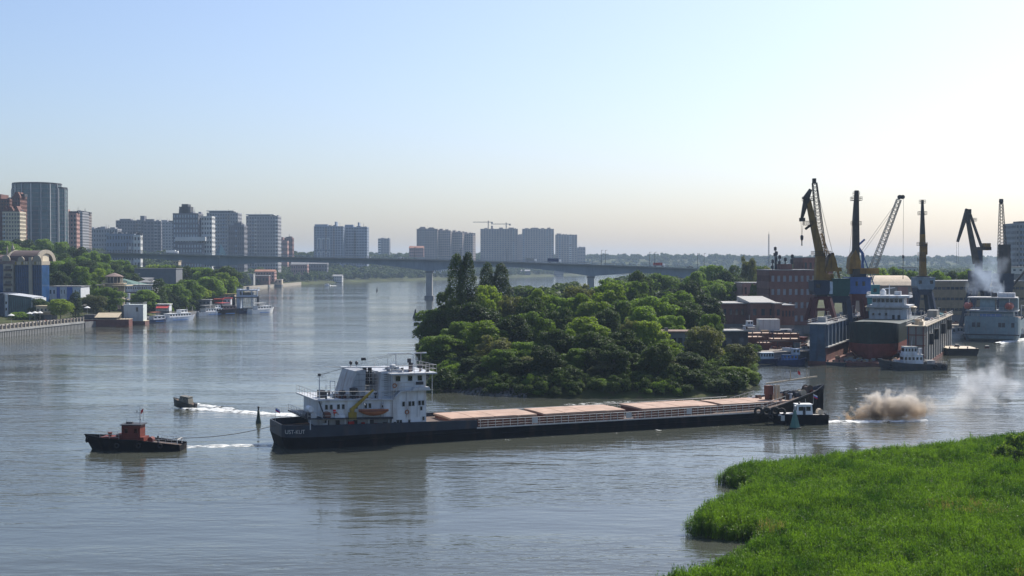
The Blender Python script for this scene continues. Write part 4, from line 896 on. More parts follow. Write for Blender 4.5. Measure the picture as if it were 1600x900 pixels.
    sh(MB().tube((25.2, 3.7, 11.6), (25.2, 3.7, 14.6), .09, .07, 6).tube((26.6, 3.7, 11.6), (26.6, 3.7, 14.6), .06, n=5)).build('scanner_mast', SHIPW2, S)
    for x, z in ((24.0, 13.6), (24.3, 12.9), (25.9, 12.6)):
        o = sh(MB().tube((x, 2.2, 11.66), (x, 2.2, z - .3), .13, n=6)).build('searchlight_stand', OXIDE, S); sh(MB().tube((x - .35, 2.2, z), (x + .25, 2.0, z), .36, .36, 10)).build('searchlight', DKMET, o)
    for x, z in ((20.4, 12.4), (21.2, 12.8), (22.0, 12.3)): sh(MB().lathe([(.3, 11.66), (.3, z - .3), (.55, z - .2), (.5, z + .1), (.1, z + .25)], 9, x, 2.4)).build('vent_cowl', SHIPW2, S)
    for nm, pts in (('roof_railing', [(20.1, -.4, 11.66), (27.9, -.4, 11.66), (27.9, 13.4, 11.66)]), ('stern_railing', [(20.3, .2, 7.45), (7.5, .2, 7.45), (7.5, 12.8, 7.45)]), ('boat_deck_railing', [(6.1, 12.9, 4.2), (6.1, .0, 4.2), (11, .0, 4.2)]), ('step_railing', [(20.6, .2, 7.6), (21.9, .2, 8.85), (24.1, .2, 8.85)])):
        sh(MB().railing(pts, 1.3, 1.7, .035)).build(nm, RAILW, S)
    # upper deck aft: mast, frame, vents, barrels
    sh(MB().tube((8.6, 2.2, 7.45), (8.6, 2.2, 11.4), .13, .07, 6).bar((8.2, 2.2, 11.1), (9.3, 2.2, 11.1), .12)).build('stern_mast', SHIPW2, S); sh(MB().box(8.4, 8.8, 2, 2.4, 11.15, 11.5)).build('mast_lamp', DKMET, S)
    fr = MB()
    for x in (9.8, 10.5, 11.3): fr.tube((x, 2.5, 7.4), (x, 2.5, 10.2 if x > 10 else 9.6), .06, n=5)
    fr.tube((9.8, 2.5, 9.5), (11.3, 2.5, 9.5), .05, n=5).tube((10.5, 2.5, 10.2), (11.3, 2.5, 10.2), .05, n=5); sh(fr).build('pipe_frame', SHIPW2, S)
    sh(MB().box(8.8, 9.8, 3, 4.4, 7.45, 8.7)).build('deck_locker', DKMET, S); sh(MB().lathe([(.3, 7.4), (.3, 8.1), (.62, 8.25), (.55, 8.7), (.15, 8.85)], 9, 12.4, 2.2)).build('vent_cowl', DKMET, S)
    sh(MB().lathe([(.35, 7.4), (.35, 8.3), (.7, 8.5), (.7, 9.2), (.2, 9.3)], 9, 14.1, 1.3)).build('vent_cowl', DKMET, S)
    sh(MB().box(11.8, 16.8, 2, 6.5, 7.46, 7.8)).build('skylight', OXIDE, S)
    # boat deck: life raft canisters, winch, lifeboat, crane
    for x, z, r, m in ((6.7, 5.9, .5, SHIPW), (7.1, 4.85, .55, SHIPW2), (6.2, 4.85, .55, DKMET)):
        sh(MB().tube((x, .2, z), (x, 1.9, z), r, n=12)).build('liferaft_canister', m, S)
    sh(MB().tube((9.3, .2, 4.9), (9.3, .6, 4.9), .7, n=14)).build('winch_drum', OXIDE, S); sh(MB().box(10.4, 10.8, .2, .5, 5.2, 5.8)).build('fire_box', FR, S)
    sh(MB().lathe([(.3, 4.2), (.5, 4.5), (.5, 5.0), (.25, 5.15)], 10, 11.6, .8)).build('stern_drum', SHIPW, S); sh(MB().box(10.6, 12.4, .1, 1.0, 4.25, 4.95, .12, .12)).build('raft_box', SHIPW, S)
    c = sh(MB().box(12.9, 14.2, -.1, .4, 4.2, 5.35).tube((13.5, .15, 5.3), (13.5, .15, 6.0), .4, n=8)).build('deck_crane', YELLOW, S); sh(MB().bar((13.2, -.2, 5.7), (17.0, -.2, 9.0), .35, .55, .22, .3)).build('crane_boom', YELLOW, c)
    rg = []
    for t in np.linspace(0, 1, 9):
        w = .95 * math.sin(math.pi * min(.97, max(.03, t))) ** .45; x = 14.5 + 5.0 * t; s = .35 * (2 * t - 1) ** 2
        rg.append([(x, -.3 + w * math.cos(a) * .8, 5.55 + s * .6 + (.85 if math.sin(a) < 0 else .34) * w * math.sin(a)) for a in np.linspace(0, 2 * math.pi, 10)[:-1]])
    lb = sh(MB().loft(rg)).build('lifeboat', ORANGE, S, smooth=True); sh(MB().box(14.7, 19.3, -1.12, .5, 5.62, 5.74)).build('lifeboat_rail', OXIDE, lb)
    for x in (15.4, 18.4): sh(MB().tube((x, .4, 4.1), (x, -.1, 7.0), .1, n=6).tube((x, -.1, 7.0), (x, -.8, 6.6), .08, n=6)).build('davit', SHIPW2, S)
    sh(MB().box(14.2, 20.4, -.2, .6, 4.2, 4.45)).build('boat_cradle', SLATE, S)
    sh(MB().bar((9.0, .2, 4.4), (8.0, .2, 7.2), .5, .12)).build('stairway', SLATE, S)
    g = random.Random(5)
    for x, z in ((10.9, 5.0), (17.6, 5.1), (23.0, 5.2), (20.9, 9.6)): sh(MB().torus((x, .42 if z < 9 else .55, z), .32, .09, 'y', 12, 5)).build('lifebuoy', ORANGE, S)
    for x in (22.9, 24.8, 20.5, 18.9): sh(MB().tube((x, .42, 4.3), (x, .42, 8.6 if x > 22 else 7.2), .045, n=5)).build('wall_pipe', SHIPW2, S)
    for k in range(16):
        x, y, h = g.uniform(8, 19), g.uniform(1.0, 6), g.uniform(.3, 1.1); sh(MB().lathe([(.16, 7.4), (.16, 7.4 + h), (.3, 7.45 + h), (.28, 7.65 + h), (.08, 7.7 + h)], 7, x, y)).build('deck_vent', g.choice((SHIPW2, DKMET, SHIPW, OXIDE)), S)
    for k in range(12):
        x, y, h = g.uniform(20.5, 27), g.uniform(.6, 6), g.uniform(.3, .9); sh(MB().box(x - .2, x + .2, y - .2, y + .2, 11.66, 11.7 + h)).build('roof_box', g.choice((SHIPW2, OXIDE, SHIPW, DKMET)), S)
    for k in range(10):
        x, h = g.uniform(8.5, 20), g.uniform(.4, 1.2); w = g.uniform(.2, .5); sh(MB().box(x - w, x + w, 1.2, 1.8, 2.5, 2.5 + h)).build('deck_box', g.choice((SHIPW2, OXIDE, DKMET, FR)), S)
    for a_, b_ in (((8.6, 2.2, 11.2), (14.0, 3, 12.7)), ((22.9, 6, 14.5), (16.3, 3.4, 13.6)), ((22.9, 6, 14.4), (8.6, 2.2, 11.3)), ((25.2, 3.7, 14.5), (22.9, 6, 14.4))): sh(MB().tube(a_, b_, .025, n=3)).build('stay_wire', DKMET, S)
    for z in np.arange(7.9, 11.7, .35): sh(MB().bar((19.4, 1.62, z), (20.0, 1.62, z), .05)).build('ladder_rung', DKMET, S)
    
    # forecastle gear
    MB().box(97.4, 98.6, 4.6, 6.0, 4.6, 6.3).box(97.5, 97.7, 4.7, 5.9, 2.6, 4.6).box(98.3, 98.5, 4.7, 5.9, 2.6, 4.6).build('crane_housing', OXIDE, S)
    for x in (98.9, 99.6): MB().box(x, x + .35, 4.4, 4.8, 2.6, 6.4).build('goal_post', BEIGE, S)
    MB().bar((97.2, 5, 6.7), (110.0, 6.3, 7.5), .22, .28).build('stay_boom', BEIGE, S)
    MB().tube((103.4, 5.8, 7.0), (103.4, 5.8, 8.9), .13, .07).tube((107.4, 6.0, 7.2), (107.4, 6.0, 9.0), .09, .05).build('signal_mast', BEIGE, S)
    g = random.Random(8)
    for k in range(26):
        x = 95.5 + 13 * g.random(); w = max(.3, hw(x, 1) - 1.2); y = hb0 + g.uniform(-w, w); z = zd(x); r = g.uniform(.25, .6); m = g.choice((OXIDE, OXIDE, DKMET, SHIPW2, DECKG, BEIGE))
        q = g.random()
        if q < .45: MB().tube((x, y - .7, z + r), (x, y + .7, z + r), r, n=10).tube((x, y - .8, z + r), (x, y - .7, z + r), r * 1.4, n=10).tube((x, y + .7, z + r), (x, y + .8, z + r), r * 1.4, n=10).build('winch_drum', m, S)
        elif q < .75: MB().lathe([(r * .6, z - .1), (r * .5, z + .7), (r * .8, z + .75), (r * .8, z + .95)], 8, x, y).build('bollard', m, S)
        else: MB().box(x - r, x + r, y - r, y + r, z - .1, z + r * 2.2, .08, .08).build('deck_box', m, S)
    for s in (0, 1):
        y = .9 if s == 0 else B - .9; MB().railing([(93.6, y, 2.2), (99, y * .98 + .4 * (1 - s), 3.4)], 1.2, 1.1, .04).build('fore_railing', RAILW, S)
    return S
ship()
def sw(x, y): return (SO[0] + x * CA - y * SA, SO[1] + x * SA + y * CA)
p = sw(2.6, 7.5); flag(p[0], p[1], 3.9, 2.3, (FW, FB_, FR), 'small flag on the stern rail of the towed ship')
p = sw(105.2, 6); flag(p[0], p[1], 7.1, 1.9, (FR,), 'small red pennant above the forecastle of the towed ship', w=.6)
# tow rope
def rope():
    a = Vector((gx(272, 205), 205, 1.75)); b = Vector((*sw(2.45, 6.5), 3.3)); m = MB(); n = 14; pr = None
    for i in range(n + 1):
        t = i / n; c = a.lerp(b, t); c.z -= .55 * math.sin(math.pi * t)
        if pr is not None: m.tube(pr, c, .055, n=5, cap=False)
        pr = c
    o = m.build('tow_rope', mat('rope', (.08, .07, .06), rough=.9)); o['label'] = 'taut tow rope between the red tug and the ship stern'; o['category'] = 'rope'
rope()

# ------------------------------------------------------------------ small craft
def hull_shape(L, B, fb_bow, fb_mid, fb_st, m, root, name='hull', draft=.5, xs=None, full=.35, rake=.06, deckm=None, sternw=.85, bulw=.0):
    """local x from stern 0 to bow L, y centred"""
    xs = np.linspace(0, 1, 15); rg = []; dkp = []
    for t in xs:
        w = (sternw + (1 - sternw) * min(1, t / .25)) * (1 if t < 1 - full else max(.0, 1 - ((t - 1 + full) / full) ** 2.2)); w = max(w, .03) * B / 2
        z = fb_st + (fb_mid - fb_st) * min(1, t / .45) if t < .45 else fb_mid + (fb_bow - fb_mid) * ((t - .45) / .55) ** 1.8
        ft = 1 - rake; wl = w * .9 if t < .8 else w * max(.05, .9 - (t - .8) * 2.2)
        x = t * L; xw = x - (L * rake * max(0, (t - .5) / .5) ** 1.5)
        rg.append([(x, -w, z), (x * .5 + xw * .5, -(w + wl) / 2, z * .45), (xw, -wl, 0), (xw, -wl * .8, -draft), (xw, wl * .8, -draft), (xw, wl, 0), (x * .5 + xw * .5, (w + wl) / 2, z * .45), (x, w, z)])
        dkp.append((x, max(.02, w - .08), z - bulw - .03))
    o = MB().loft(rg, closed=False).build(name, m, root)
    d = MB()
    for a, b in zip(dkp[:-1], dkp[1:]): d.add([(a[0], -a[1], a[2]), (b[0], -b[1], b[2]), (b[0], b[1], b[2]), (a[0], a[1], a[2])], [(0, 1, 2, 3)])
    d.build('deck', deckm or DECKG, root)
    rl = MB()
    for s in (-1, 1):
        for a, b in zip(dkp[:-1], dkp[1:]): rl.bar((a[0], s * (a[1] + .06), a[2] + bulw + .05), (b[0], s * (b[1] + .06), b[2] + bulw + .05), .14, .12)
    rl.build('gunwale', m, root)
    return o
def cabin(root, x0, x1, w, z0, z1, m, nm='cabin', tx=.12, ty=.08, wins=3, wm=None, roofm=None, whf=.45):
    c = MB().box(x0, x1, -w / 2, w / 2, z0, z1, tx, ty).build(nm, m, root); MB().box(x0 + tx - .15, x1 - tx + .15, -w / 2 + ty - .12, w / 2 - ty + .12, z1 - .01, z1 + .09).build('roof', roofm or m, c)
    h = z1 - z0; zw = z0 + h * .62; L = x1 - x0
    for i in range(wins):
        xa = x0 + tx + (L - 2 * tx) * (i + .2) / wins; xb = x0 + tx + (L - 2 * tx) * (i + .8) / wins
        for s in (-1, 1):
            y = s * (w / 2 - ty * .62 + .015); MB().box(xa, xb, min(y, y - s * .06), max(y, y - s * .06), zw - h * whf / 2, zw + h * whf / 2).build('window', wm or WING, c)
    MB().box(x1 - tx * .6 - .03, x1 - tx * .6 + .05, -w * .38, w * .38, zw - h * whf / 2, zw + h * whf / 2).build('window', wm or WING, c)
    return c
def tug():
    t = thing('tugboat', 'small black hulled tug with red cabin towing the long ship', 'tugboat', (gx(285, 204.6), 204.6, 0), math.pi - .05)
    hull_shape(16.1, 4.6, 2.35, 1.75, .95, HULLB, t, bulw=.35, full=.42, rake=.075)
    MB().box(6.0, 13, -1.3, 1.3, 1.4, 2.1).build('casing', ORANGE if False else REDP, t)
    c = MB().box(6.6, 9.6, -1.25, 1.25, 2.05, 2.75, .0, .0).box(6.6, 9.6, -1.25, 1.25, 3.5, 4.0).box(6.6, 7.0, -1.25, 1.25, 2.7, 3.55).box(9.15, 9.6, -1.25, 1.25, 2.7, 3.55).box(7.6, 8.6, -1.25, 1.25, 2.7, 3.55)
    c = c.build('wheelhouse', REDP, t); MB().box(6.3, 9.8, -1.5, 1.5, 4.0, 4.14).build('roof', DKMET, c)
    MB().box(9.61, 9.66, -1.0, 1.0, 2.8, 3.4).build('window', WING, c)
    MB().box(9.7, 10.6, -1.0, 1.0, 2.0, 2.5).build('hatch', REDP, t); MB().lathe([(.28, 1.6), (.28, 2.6), (.36, 2.6), (.36, 2.8)], 8, 11.7, .6).build('vent_cowl', REDP, t)
    MB().tube((7.0, 0, 4.1), (7.0, 0, 6.9), .09, .05, 6).bar((6.6, 0, 5.9), (7.5, 0, 5.9), .07).bar((6.8, 0, 4.9), (7.3, 0, 4.9), .3, .1).build('mast', GALV, t)
    MB().tube((7.5, 0, 5.9), (7.5, 0, 6.25), .07).build('mast_lamp', DKMET, t); MB().box(8.2, 9.2, -.3, .3, 4.14, 4.4).build('searchlight', DKMET, t); MB().tube((9.0, .5, 4.1), (9.0, .5, 4.9), .03, n=4).build('aerial', DKMET, t)
    MB().tube((5.2, -.6, 1.6), (5.2, .6, 1.6), .45, n=10).build('winch_drum', REDP, t); MB().tube((4.1, 0, 1.0), (4.1, 0, 2.2), .14).build('towing_post', DKMET, t); MB().bar((.6, -1.2, 1.75), (.6, 1.2, 1.75), .14).tube((.6, -1.2, .9), (.6, -1.2, 1.75), .07).tube((.6, 1.2, .9), (.6, 1.2, 1.75), .07).build('towing_arch', RAILW, t)
    for s in (-1, 1):
        MB().railing([(.3, s * 1.9, .95), (4.2, s * 2.1, 1.2)], .75, .9, .03).build('stern_railing', RAILW, t); MB().railing([(9.8, s * 1.9, 1.75), (13.0, s * 1.6, 1.9)], .8, 1.2, .025).build('fore_railing', RAILW, t)
    for k in range(3): MB().torus((15.6 - .5 * k, -.35 * k * 2 + .3, 1.5), .34, .14, 'x', 10, 5).build('tyre_fender', RUBBER, t)
    for x in (3, 6.5, 10): MB().torus((x, 2.35, .9), .32, .13, 'y', 10, 5).build('tyre_fender', RUBBER, t)
    flag(gx(221, 204), 204.6, 4.6, 2.1, (FR,), 'small red flag beside the mast of the red tug', math.pi, w=.5)
tug()
def pilot_boat():
    d = 263; t = thing('motor_boat', 'dark patrol boat planing away with a white wake', 'motor boat', (gx(303, 262), 262, .05), math.pi - .42); t.rotation_euler = (0, -.13, math.pi - .38); t.scale = (.82, .9, 1.05)
    hull_shape(6.6, 2.3, 1.25, .95, .8, mat('olive_hull', (.05, .05, .04), rough=.5), t, draft=.35, full=.5)
    cabin(t, 1.2, 4.4, 1.9, .85, 1.98, mat('olive_cabin', (.16, .15, .12), rough=.5), wins=3, roofm=mat('olive_cabin', (.16, .15, .12)), tx=.45)
    MB().tube((2.2, 0, 1.95), (2.0, 0, 3.2), .03, n=4).build('aerial', DKMET, t); MB().box(-.35, .1, -.3, .3, .1, 1.0).build('outboard_motor', DKMET, t)
    MB().railing([(5.0, -.8, 1.0), (6.4, -.15, 1.25)], .5, .6, .02).railing([(5.0, .8, 1.0), (6.4, .15, 1.25)], .5, .6, .02).build('bow_rail', GALV, t)
pilot_boat()
def pusher():
    t = thing('workboat', 'small white cabined workboat with black hull nudging the ship bow', 'workboat', (gx(1293, 238), 238.2, 0), math.pi + .05)
    hull_shape(10.6, 3.4, 2.0, 1.75, 1.7, HULLB, t, bulw=.15, full=.4, deckm=RAILW)
    cabin(t, 2.9, 6.0, 2.3, 1.6, 3.6, WHITE, wins=2, tx=.15, whf=.42); MB().box(4.3, 4.8, 1.1, 1.18, 1.7, 3.2).build('door', DKMET, t)
    MB().box(6.0, 9.4, -1.2, 1.2, 1.6, 1.95, .2, .1).build('foredeck_trunk', RAILW, t); MB().lathe([(.2, 3.65), (.25, 4.0), (.1, 4.1)], 8, 5.3, .4).build('searchlight', DKMET, t); MB().tube((4.0, 0, 3.7), (4.0, 0, 4.6), .04).build('mast', GALV, t)
    MB().tube((1.3, -.8, 2.2), (1.3, .8, 2.2), .55, n=10).build('rope_drum', BEIGE, t); MB().railing([(.2, 1.4, 1.75), (2.6, 1.5, 1.75)], .7, .8, .025).build('stern_railing', RAILW, t); MB().box(8.3, 9.0, 1.45, 1.53, .7, 1.7).build('fender_board', RAILW, t)
    for k in range(3): MB().torus((10.5, -.8 + .8 * k, 1.3), .4, .16, 'x', 10, 5).build('tyre_fender', RUBBER, t)
    flag(gx(1272, 237.5), 237.6, 3.7, 1.9, (FW, FB_, FR), 'white blue and red flag flying over the white cabined workboat', w=.9)
pusher()
for i, (u, v) in enumerate(((1186, 640), (1199, 641), (1212, 640), (1222, 642))):
    p = MB().torus((0, 0, 0), .62, .26, 'y', 12, 6).build('tyre', RUBBER); d = 237.0; p.location = (gx(u, d), d, gz(v, d) - .3); p['label'] = ('tyre fender hung on the ship side, farthest from the workboat', 'tyre fender on the ship side, second from the rail end', 'tyre fender on the ship side, second from the workboat', 'tyre fender on the ship side touching the workboat')[i]; p['category'] = 'tyre'; p['group'] = 'tyre fenders on the ship side'
# buoys
GRN = mat('buoy_green', (.06, .16, .13), rough=.5, dirt=.4); BLK = mat('buoy_black', (.02, .025, .022), rough=.5)
def buoys():
    d = gd(662); t = thing('spar_buoy', 'dark green bottle shaped buoy between the patrol boat wake and the ship stern', 'buoy', (gx(403, d), d, 0))
    MB().lathe([(.50, -.5), (.52, .25), (.36, .9), (.26, 1.7), (.22, 2.4)], 12).build('body', mat('buoy_dark_green', (.018, .04, .03), rough=.5), t, smooth=True); MB().lathe([(.14, 2.4), (.14, 2.8), (.2, 2.85), (.2, 3.1), (.05, 3.2)], 10).build('lantern', BLK, t)
    d = gd(670); t = thing('cone_buoy', 'green conical buoy in front of the white cabined workboat', 'buoy', (gx(1243, d), d, 0), .5)
    MB().lathe([(1.05, -.3), (1.0, .15), (.18, 3.3)], 6).build('body', GRN, t); MB().lathe([(1.15, -.1), (1.15, .2), (1.0, .22)], 6).build('float_ring', BLK, t); MB().lathe([(.16, 3.3), (.16, 3.7), (.22, 3.75), (.22, 4.1), (.05, 4.2)], 8).build('lantern', GALV, t)
    d = gd(497); t = thing('cone_buoy', 'small dark cone buoy left of the wooded point', 'buoy', (gx(649, d), d, 0)); MB().lathe([(1.8, -.3), (1.5, .3), (.3, 4.2)], 8).build('body', BLK, t); MB().lathe([(.5, 4.2), (.1, 5)], 6).build('lantern', DKMET, t)
    d = gd(455); t = thing('cone_buoy', 'tiny buoy far out on the open reach by the bridge', 'buoy', (gx(589, d), d, 0)); MB().lathe([(1.6, -.3), (.6, 1.4), (.4, 3.6)], 8).build('body', BLK, t); MB().lathe([(.5, 3.6), (.1, 4.4)], 6).build('lantern', DKMET, t)
buoys()
# ------------------------------------------------------------------ wakes, painted sun glints and smoke
def foammat(name, lo, hi, sc, sx=.35):
    m = bpy.data.materials.new(name); m.use_nodes = True; n = m.node_tree.nodes; l = m.node_tree.links; p = n['Principled BSDF']
    p.inputs['Base Color'].default_value = (.72, .73, .70, 1); p.inputs['Roughness'].default_value = .9
    tc = n.new('ShaderNodeTexCoord'); mp = n.new('ShaderNodeMapping'); mp.inputs['Scale'].default_value = (sx, 1, 1); l.new(tc.outputs['Object'], mp.inputs['Vector'])
    nz = n.new('ShaderNodeTexNoise'); nz.inputs['Scale'].default_value = sc; nz.inputs['Detail'].default_value = 7; nz.inputs['Roughness'].default_value = .7; l.new(mp.outputs[0], nz.inputs['Vector'])
    mr = n.new('ShaderNodeMapRange'); mr.inputs[1].default_value = lo; mr.inputs[2].default_value = hi; l.new(nz.outputs['Fac'], mr.inputs[0]); l.new(mr.outputs[0], p.inputs['Alpha']); return m
FOAM = foammat('foam', .38, .52, 1.4); FOAM_AND_GLINT = foammat('sparse_foam_and_glint', .60, .68, 1.6)  # the sparse one also serves as painted sun glints
def wake(pts, name, label, m, hgt=.12):
    """pts: (u, v, width in metres); a low churned ridge along the water"""
    b = MB(); g = random.Random(len(label)); W3 = [(*gp(u, v), w) for u, v, w in pts]; L = []
    for a, c in zip(W3[:-1], W3[1:]):
        n = max(2, int(math.hypot(c[0] - a[0], c[1] - a[1]) / .8))
        for k in range(n): t = k / n; L.append(tuple(a[i] + (c[i] - a[i]) * t for i in range(3)))
    L.append(W3[-1]); rg = []
    for i, (x, y, w) in enumerate(L):
        q = L[min(i + 1, len(L) - 1)]; p = L[max(i - 1, 0)]; dx, dy = q[0] - p[0], q[1] - p[1]; s = math.hypot(dx, dy) + 1e-9; nx, ny = -dy / s, dx / s
        w *= g.uniform(.75, 1.2); rg.append([(x + nx * w * o, y + ny * w * o, .015 + hgt * h * g.uniform(.5, 1.4)) for o, h in ((-.5, 0), (-.25, .7), (0, 1), (.25, .7), (.5, 0))])
    b.loft(rg, cap=False, closed=False); b.build(name, m, kind='stuff', smooth=True)
wake([(283, 640, .8), (300, 640.5, 2.4), (330, 641, 3.2), (380, 645, 3.0), (430, 648.5, 3.4), (470, 649.5, 4.0)], 'wake_foam_or_glint', 'wake of the patrol boat', FOAM, .35)
wake([(306, 632, 1.6), (330, 636, 1.8), (365, 640, 1.4)], 'wake_foam_or_glint', 'outer wake', FOAM, .25)
wake([(285, 699, 2.4), (320, 698, 3.4), (370, 697, 3.6), (425, 696.5, 3.2)], 'wake_foam_or_glint', 'tug wash', foammat('wash_foam', .44, .58, 1.2), .12)
wake([(690, 640, 3), (745, 637, 4), (800, 634.5, 2)], 'wake_foam_or_glint', 'foam beyond ship', FOAM_AND_GLINT, .1); wake([(880, 633, 2), (930, 630.5, 4), (985, 627.5, 3)], 'wake_foam_or_glint', 'foam beyond ship two', foammat('painted_glint', .54, .6, 1.8), .1)  # sun glints on the water beyond the ship, painted as white strips
wake([(1085, 620, 2), (1120, 617, 3), (1165, 613, 2)], 'wake_foam_or_glint', 'foam by bank', FOAM_AND_GLINT, .1)  # sun sparkle near the bank, put in as a sparse white strip
wake([(760, 690.5, .7), (900, 681, .8), (1060, 671, 1.0), (1190, 664.5, 1.2)], 'wake_foam_or_glint', 'hull foam', FOAM_AND_GLINT, .1)
wake([(1292, 660, 2.5), (1330, 660, 3), (1400, 659, 2.5), (1450, 658, 1.5)], 'wake_foam_or_glint', 'wash of workboat', FOAM, .3)
wake([(1558, 537, 3), (1580, 533, 5), (1615, 529, 6)], 'wake_foam_or_glint', 'stern ship wash', FOAM, .4)
wake([(1300, 612, 1.2), (1390, 601, 1.4), (1480, 590, 1.4), (1560, 585, 1)], 'wake_foam_or_glint', 'ripple line', FOAM_AND_GLINT, .08)
def smoke(name, d, blobs, col0, col1, dens, nscale, zr, aniso=.2, lo=.25):
    """closed box of smoke: soft overlapping puffs, billowed by noise; blobs are (u, v, radius in photo pixels, weight)"""
    m = bpy.data.materials.new(name); m.use_nodes = True; n = m.node_tree.nodes; l = m.node_tree.links; n.remove(n['Principled BSDF'])
    v = n.new('ShaderNodeVolumePrincipled'); v.inputs['Anisotropy'].default_value = aniso; l.new(v.outputs[0], n['Material Output'].inputs['Volume'])
    k = d / F; cs = [(gx(u, d), d + dy * k, gz(vv, d), r * k, w) for u, vv, r, w, dy in blobs]
    tc = n.new('ShaderNodeNewGeometry'); nz = n.new('ShaderNodeTexNoise'); nz.inputs['Scale'].default_value = nscale; nz.inputs['Detail'].default_value = 4; l.new(tc.outputs['Position'], nz.inputs['Vector'])
    def vm(op, a, b):
        q = n.new('ShaderNodeVectorMath'); q.operation = op
        for i, x in enumerate((a, b)):
            if x is None: continue
            if isinstance(x, tuple): q.inputs[i].default_value = x
            else: l.new(x, q.inputs[i])
        return q
    def mm(op, a, b, c=None, clamp=False):
        q = n.new('ShaderNodeMath'); q.operation = op; q.use_clamp = clamp
        for i, x in enumerate((a, b, c)):
            if x is None: continue
            if isinstance(x, (int, float)): q.inputs[i].default_value = x
            else: l.new(x, q.inputs[i])
        return q.outputs[0]
    off = vm('SUBTRACT', nz.outputs['Color'], (.5, .5, .5)); mean = sum(c[3] for c in cs) / len(cs)
    sc = n.new('ShaderNodeVectorMath'); sc.operation = 'SCALE'; l.new(off.outputs[0], sc.inputs[0]); sc.inputs['Scale'].default_value = mean * 3.4
    P = vm('ADD', tc.outputs['Position'], sc.outputs[0]).outputs[0]; tot = None
    for x, y, z, r, w in cs:
        ds_ = n.new('ShaderNodeVectorMath'); ds_.operation = 'DISTANCE'; l.new(P, ds_.inputs[0]); ds_.inputs[1].default_value = (x, y, z)
        mr = n.new('ShaderNodeMapRange'); mr.interpolation_type = 'SMOOTHSTEP'; mr.inputs[1].default_value = r; mr.inputs[2].default_value = r * lo; mr.inputs[3].default_value = 0; mr.inputs[4].default_value = w; l.new(ds_.outputs['Value'], mr.inputs[0])
        tot = mr.outputs[0] if tot is None else mm('MAXIMUM', tot, mr.outputs[0])
    l.new(mm('MULTIPLY', tot, dens), v.inputs['Density'])
    sx = n.new('ShaderNodeSeparateXYZ'); l.new(tc.outputs['Position'], sx.inputs[0]); mz = n.new('ShaderNodeMapRange'); mz.inputs[1].default_value = gz(zr[0], d); mz.inputs[2].default_value = gz(zr[1], d); l.new(sx.outputs['Z'], mz.inputs[0])
    mx = n.new('ShaderNodeMix'); mx.data_type = 'RGBA'; l.new(mz.outputs[0], mx.inputs[0]); mx.inputs[6].default_value = (*col0, 1); mx.inputs[7].default_value = (*col1, 1); l.new(mx.outputs[2], v.inputs['Color'])
    e = 1.35; lo_ = [min(c[i] - c[3] * e for c in cs) for i in range(3)]; hi_ = [max(c[i] + c[3] * e for c in cs) for i in range(3)]
    MB().box(lo_[0], hi_[0], lo_[1], hi_[1], max(.06, lo_[2]), hi_[2]).build(name, m, kind='stuff')
smoke('brown_smoke', 243, [(1372, 640, 24, 1, 0), (1392, 632, 22, 1, 4), (1412, 636, 26, .9, -3), (1432, 640, 22, .8, 2), (1350, 648, 14, .8, 0), (1328, 654, 9, .9, 0), (1306, 656, 7, 1, 0), (1340, 656, 8, .7, 0), (1400, 650, 22, .8, 0), (1365, 628, 16, .4, 3), (1455, 634, 16, .12, 0), (1425, 620, 16, .15, 3), (1345, 640, 12, .15, 0)], (.50, .35, .21), (.86, .80, .72), 1.5, .5, (652, 618))
smoke('drifting_smoke', 262, [(1530, 606, 34, 1, 0), (1555, 588, 26, .7, 5), (1505, 628, 26, .8, -4), (1545, 622, 30, .7, 0), (1470, 640, 24, .6, 0), (1440, 626, 24, .3, 4), (1580, 600, 24, .45, 0)], (.90, .85, .78), (.93, .95, .98), .22, .26, (640, 595))
smoke('funnel_smoke', 500, [(1552, 470, 7, 1, 0), (1556, 460, 11, .9, 0), (1553, 446, 17, .8, 0), (1545, 430, 23, .55, 0), (1530, 422, 20, .45, 0), (1558, 415, 22, .3, 0), (1527, 445, 18, .35, 0)], (.72, .84, 1.0), (.72, .84, 1.0), .15, .2, (470, 420), .2)

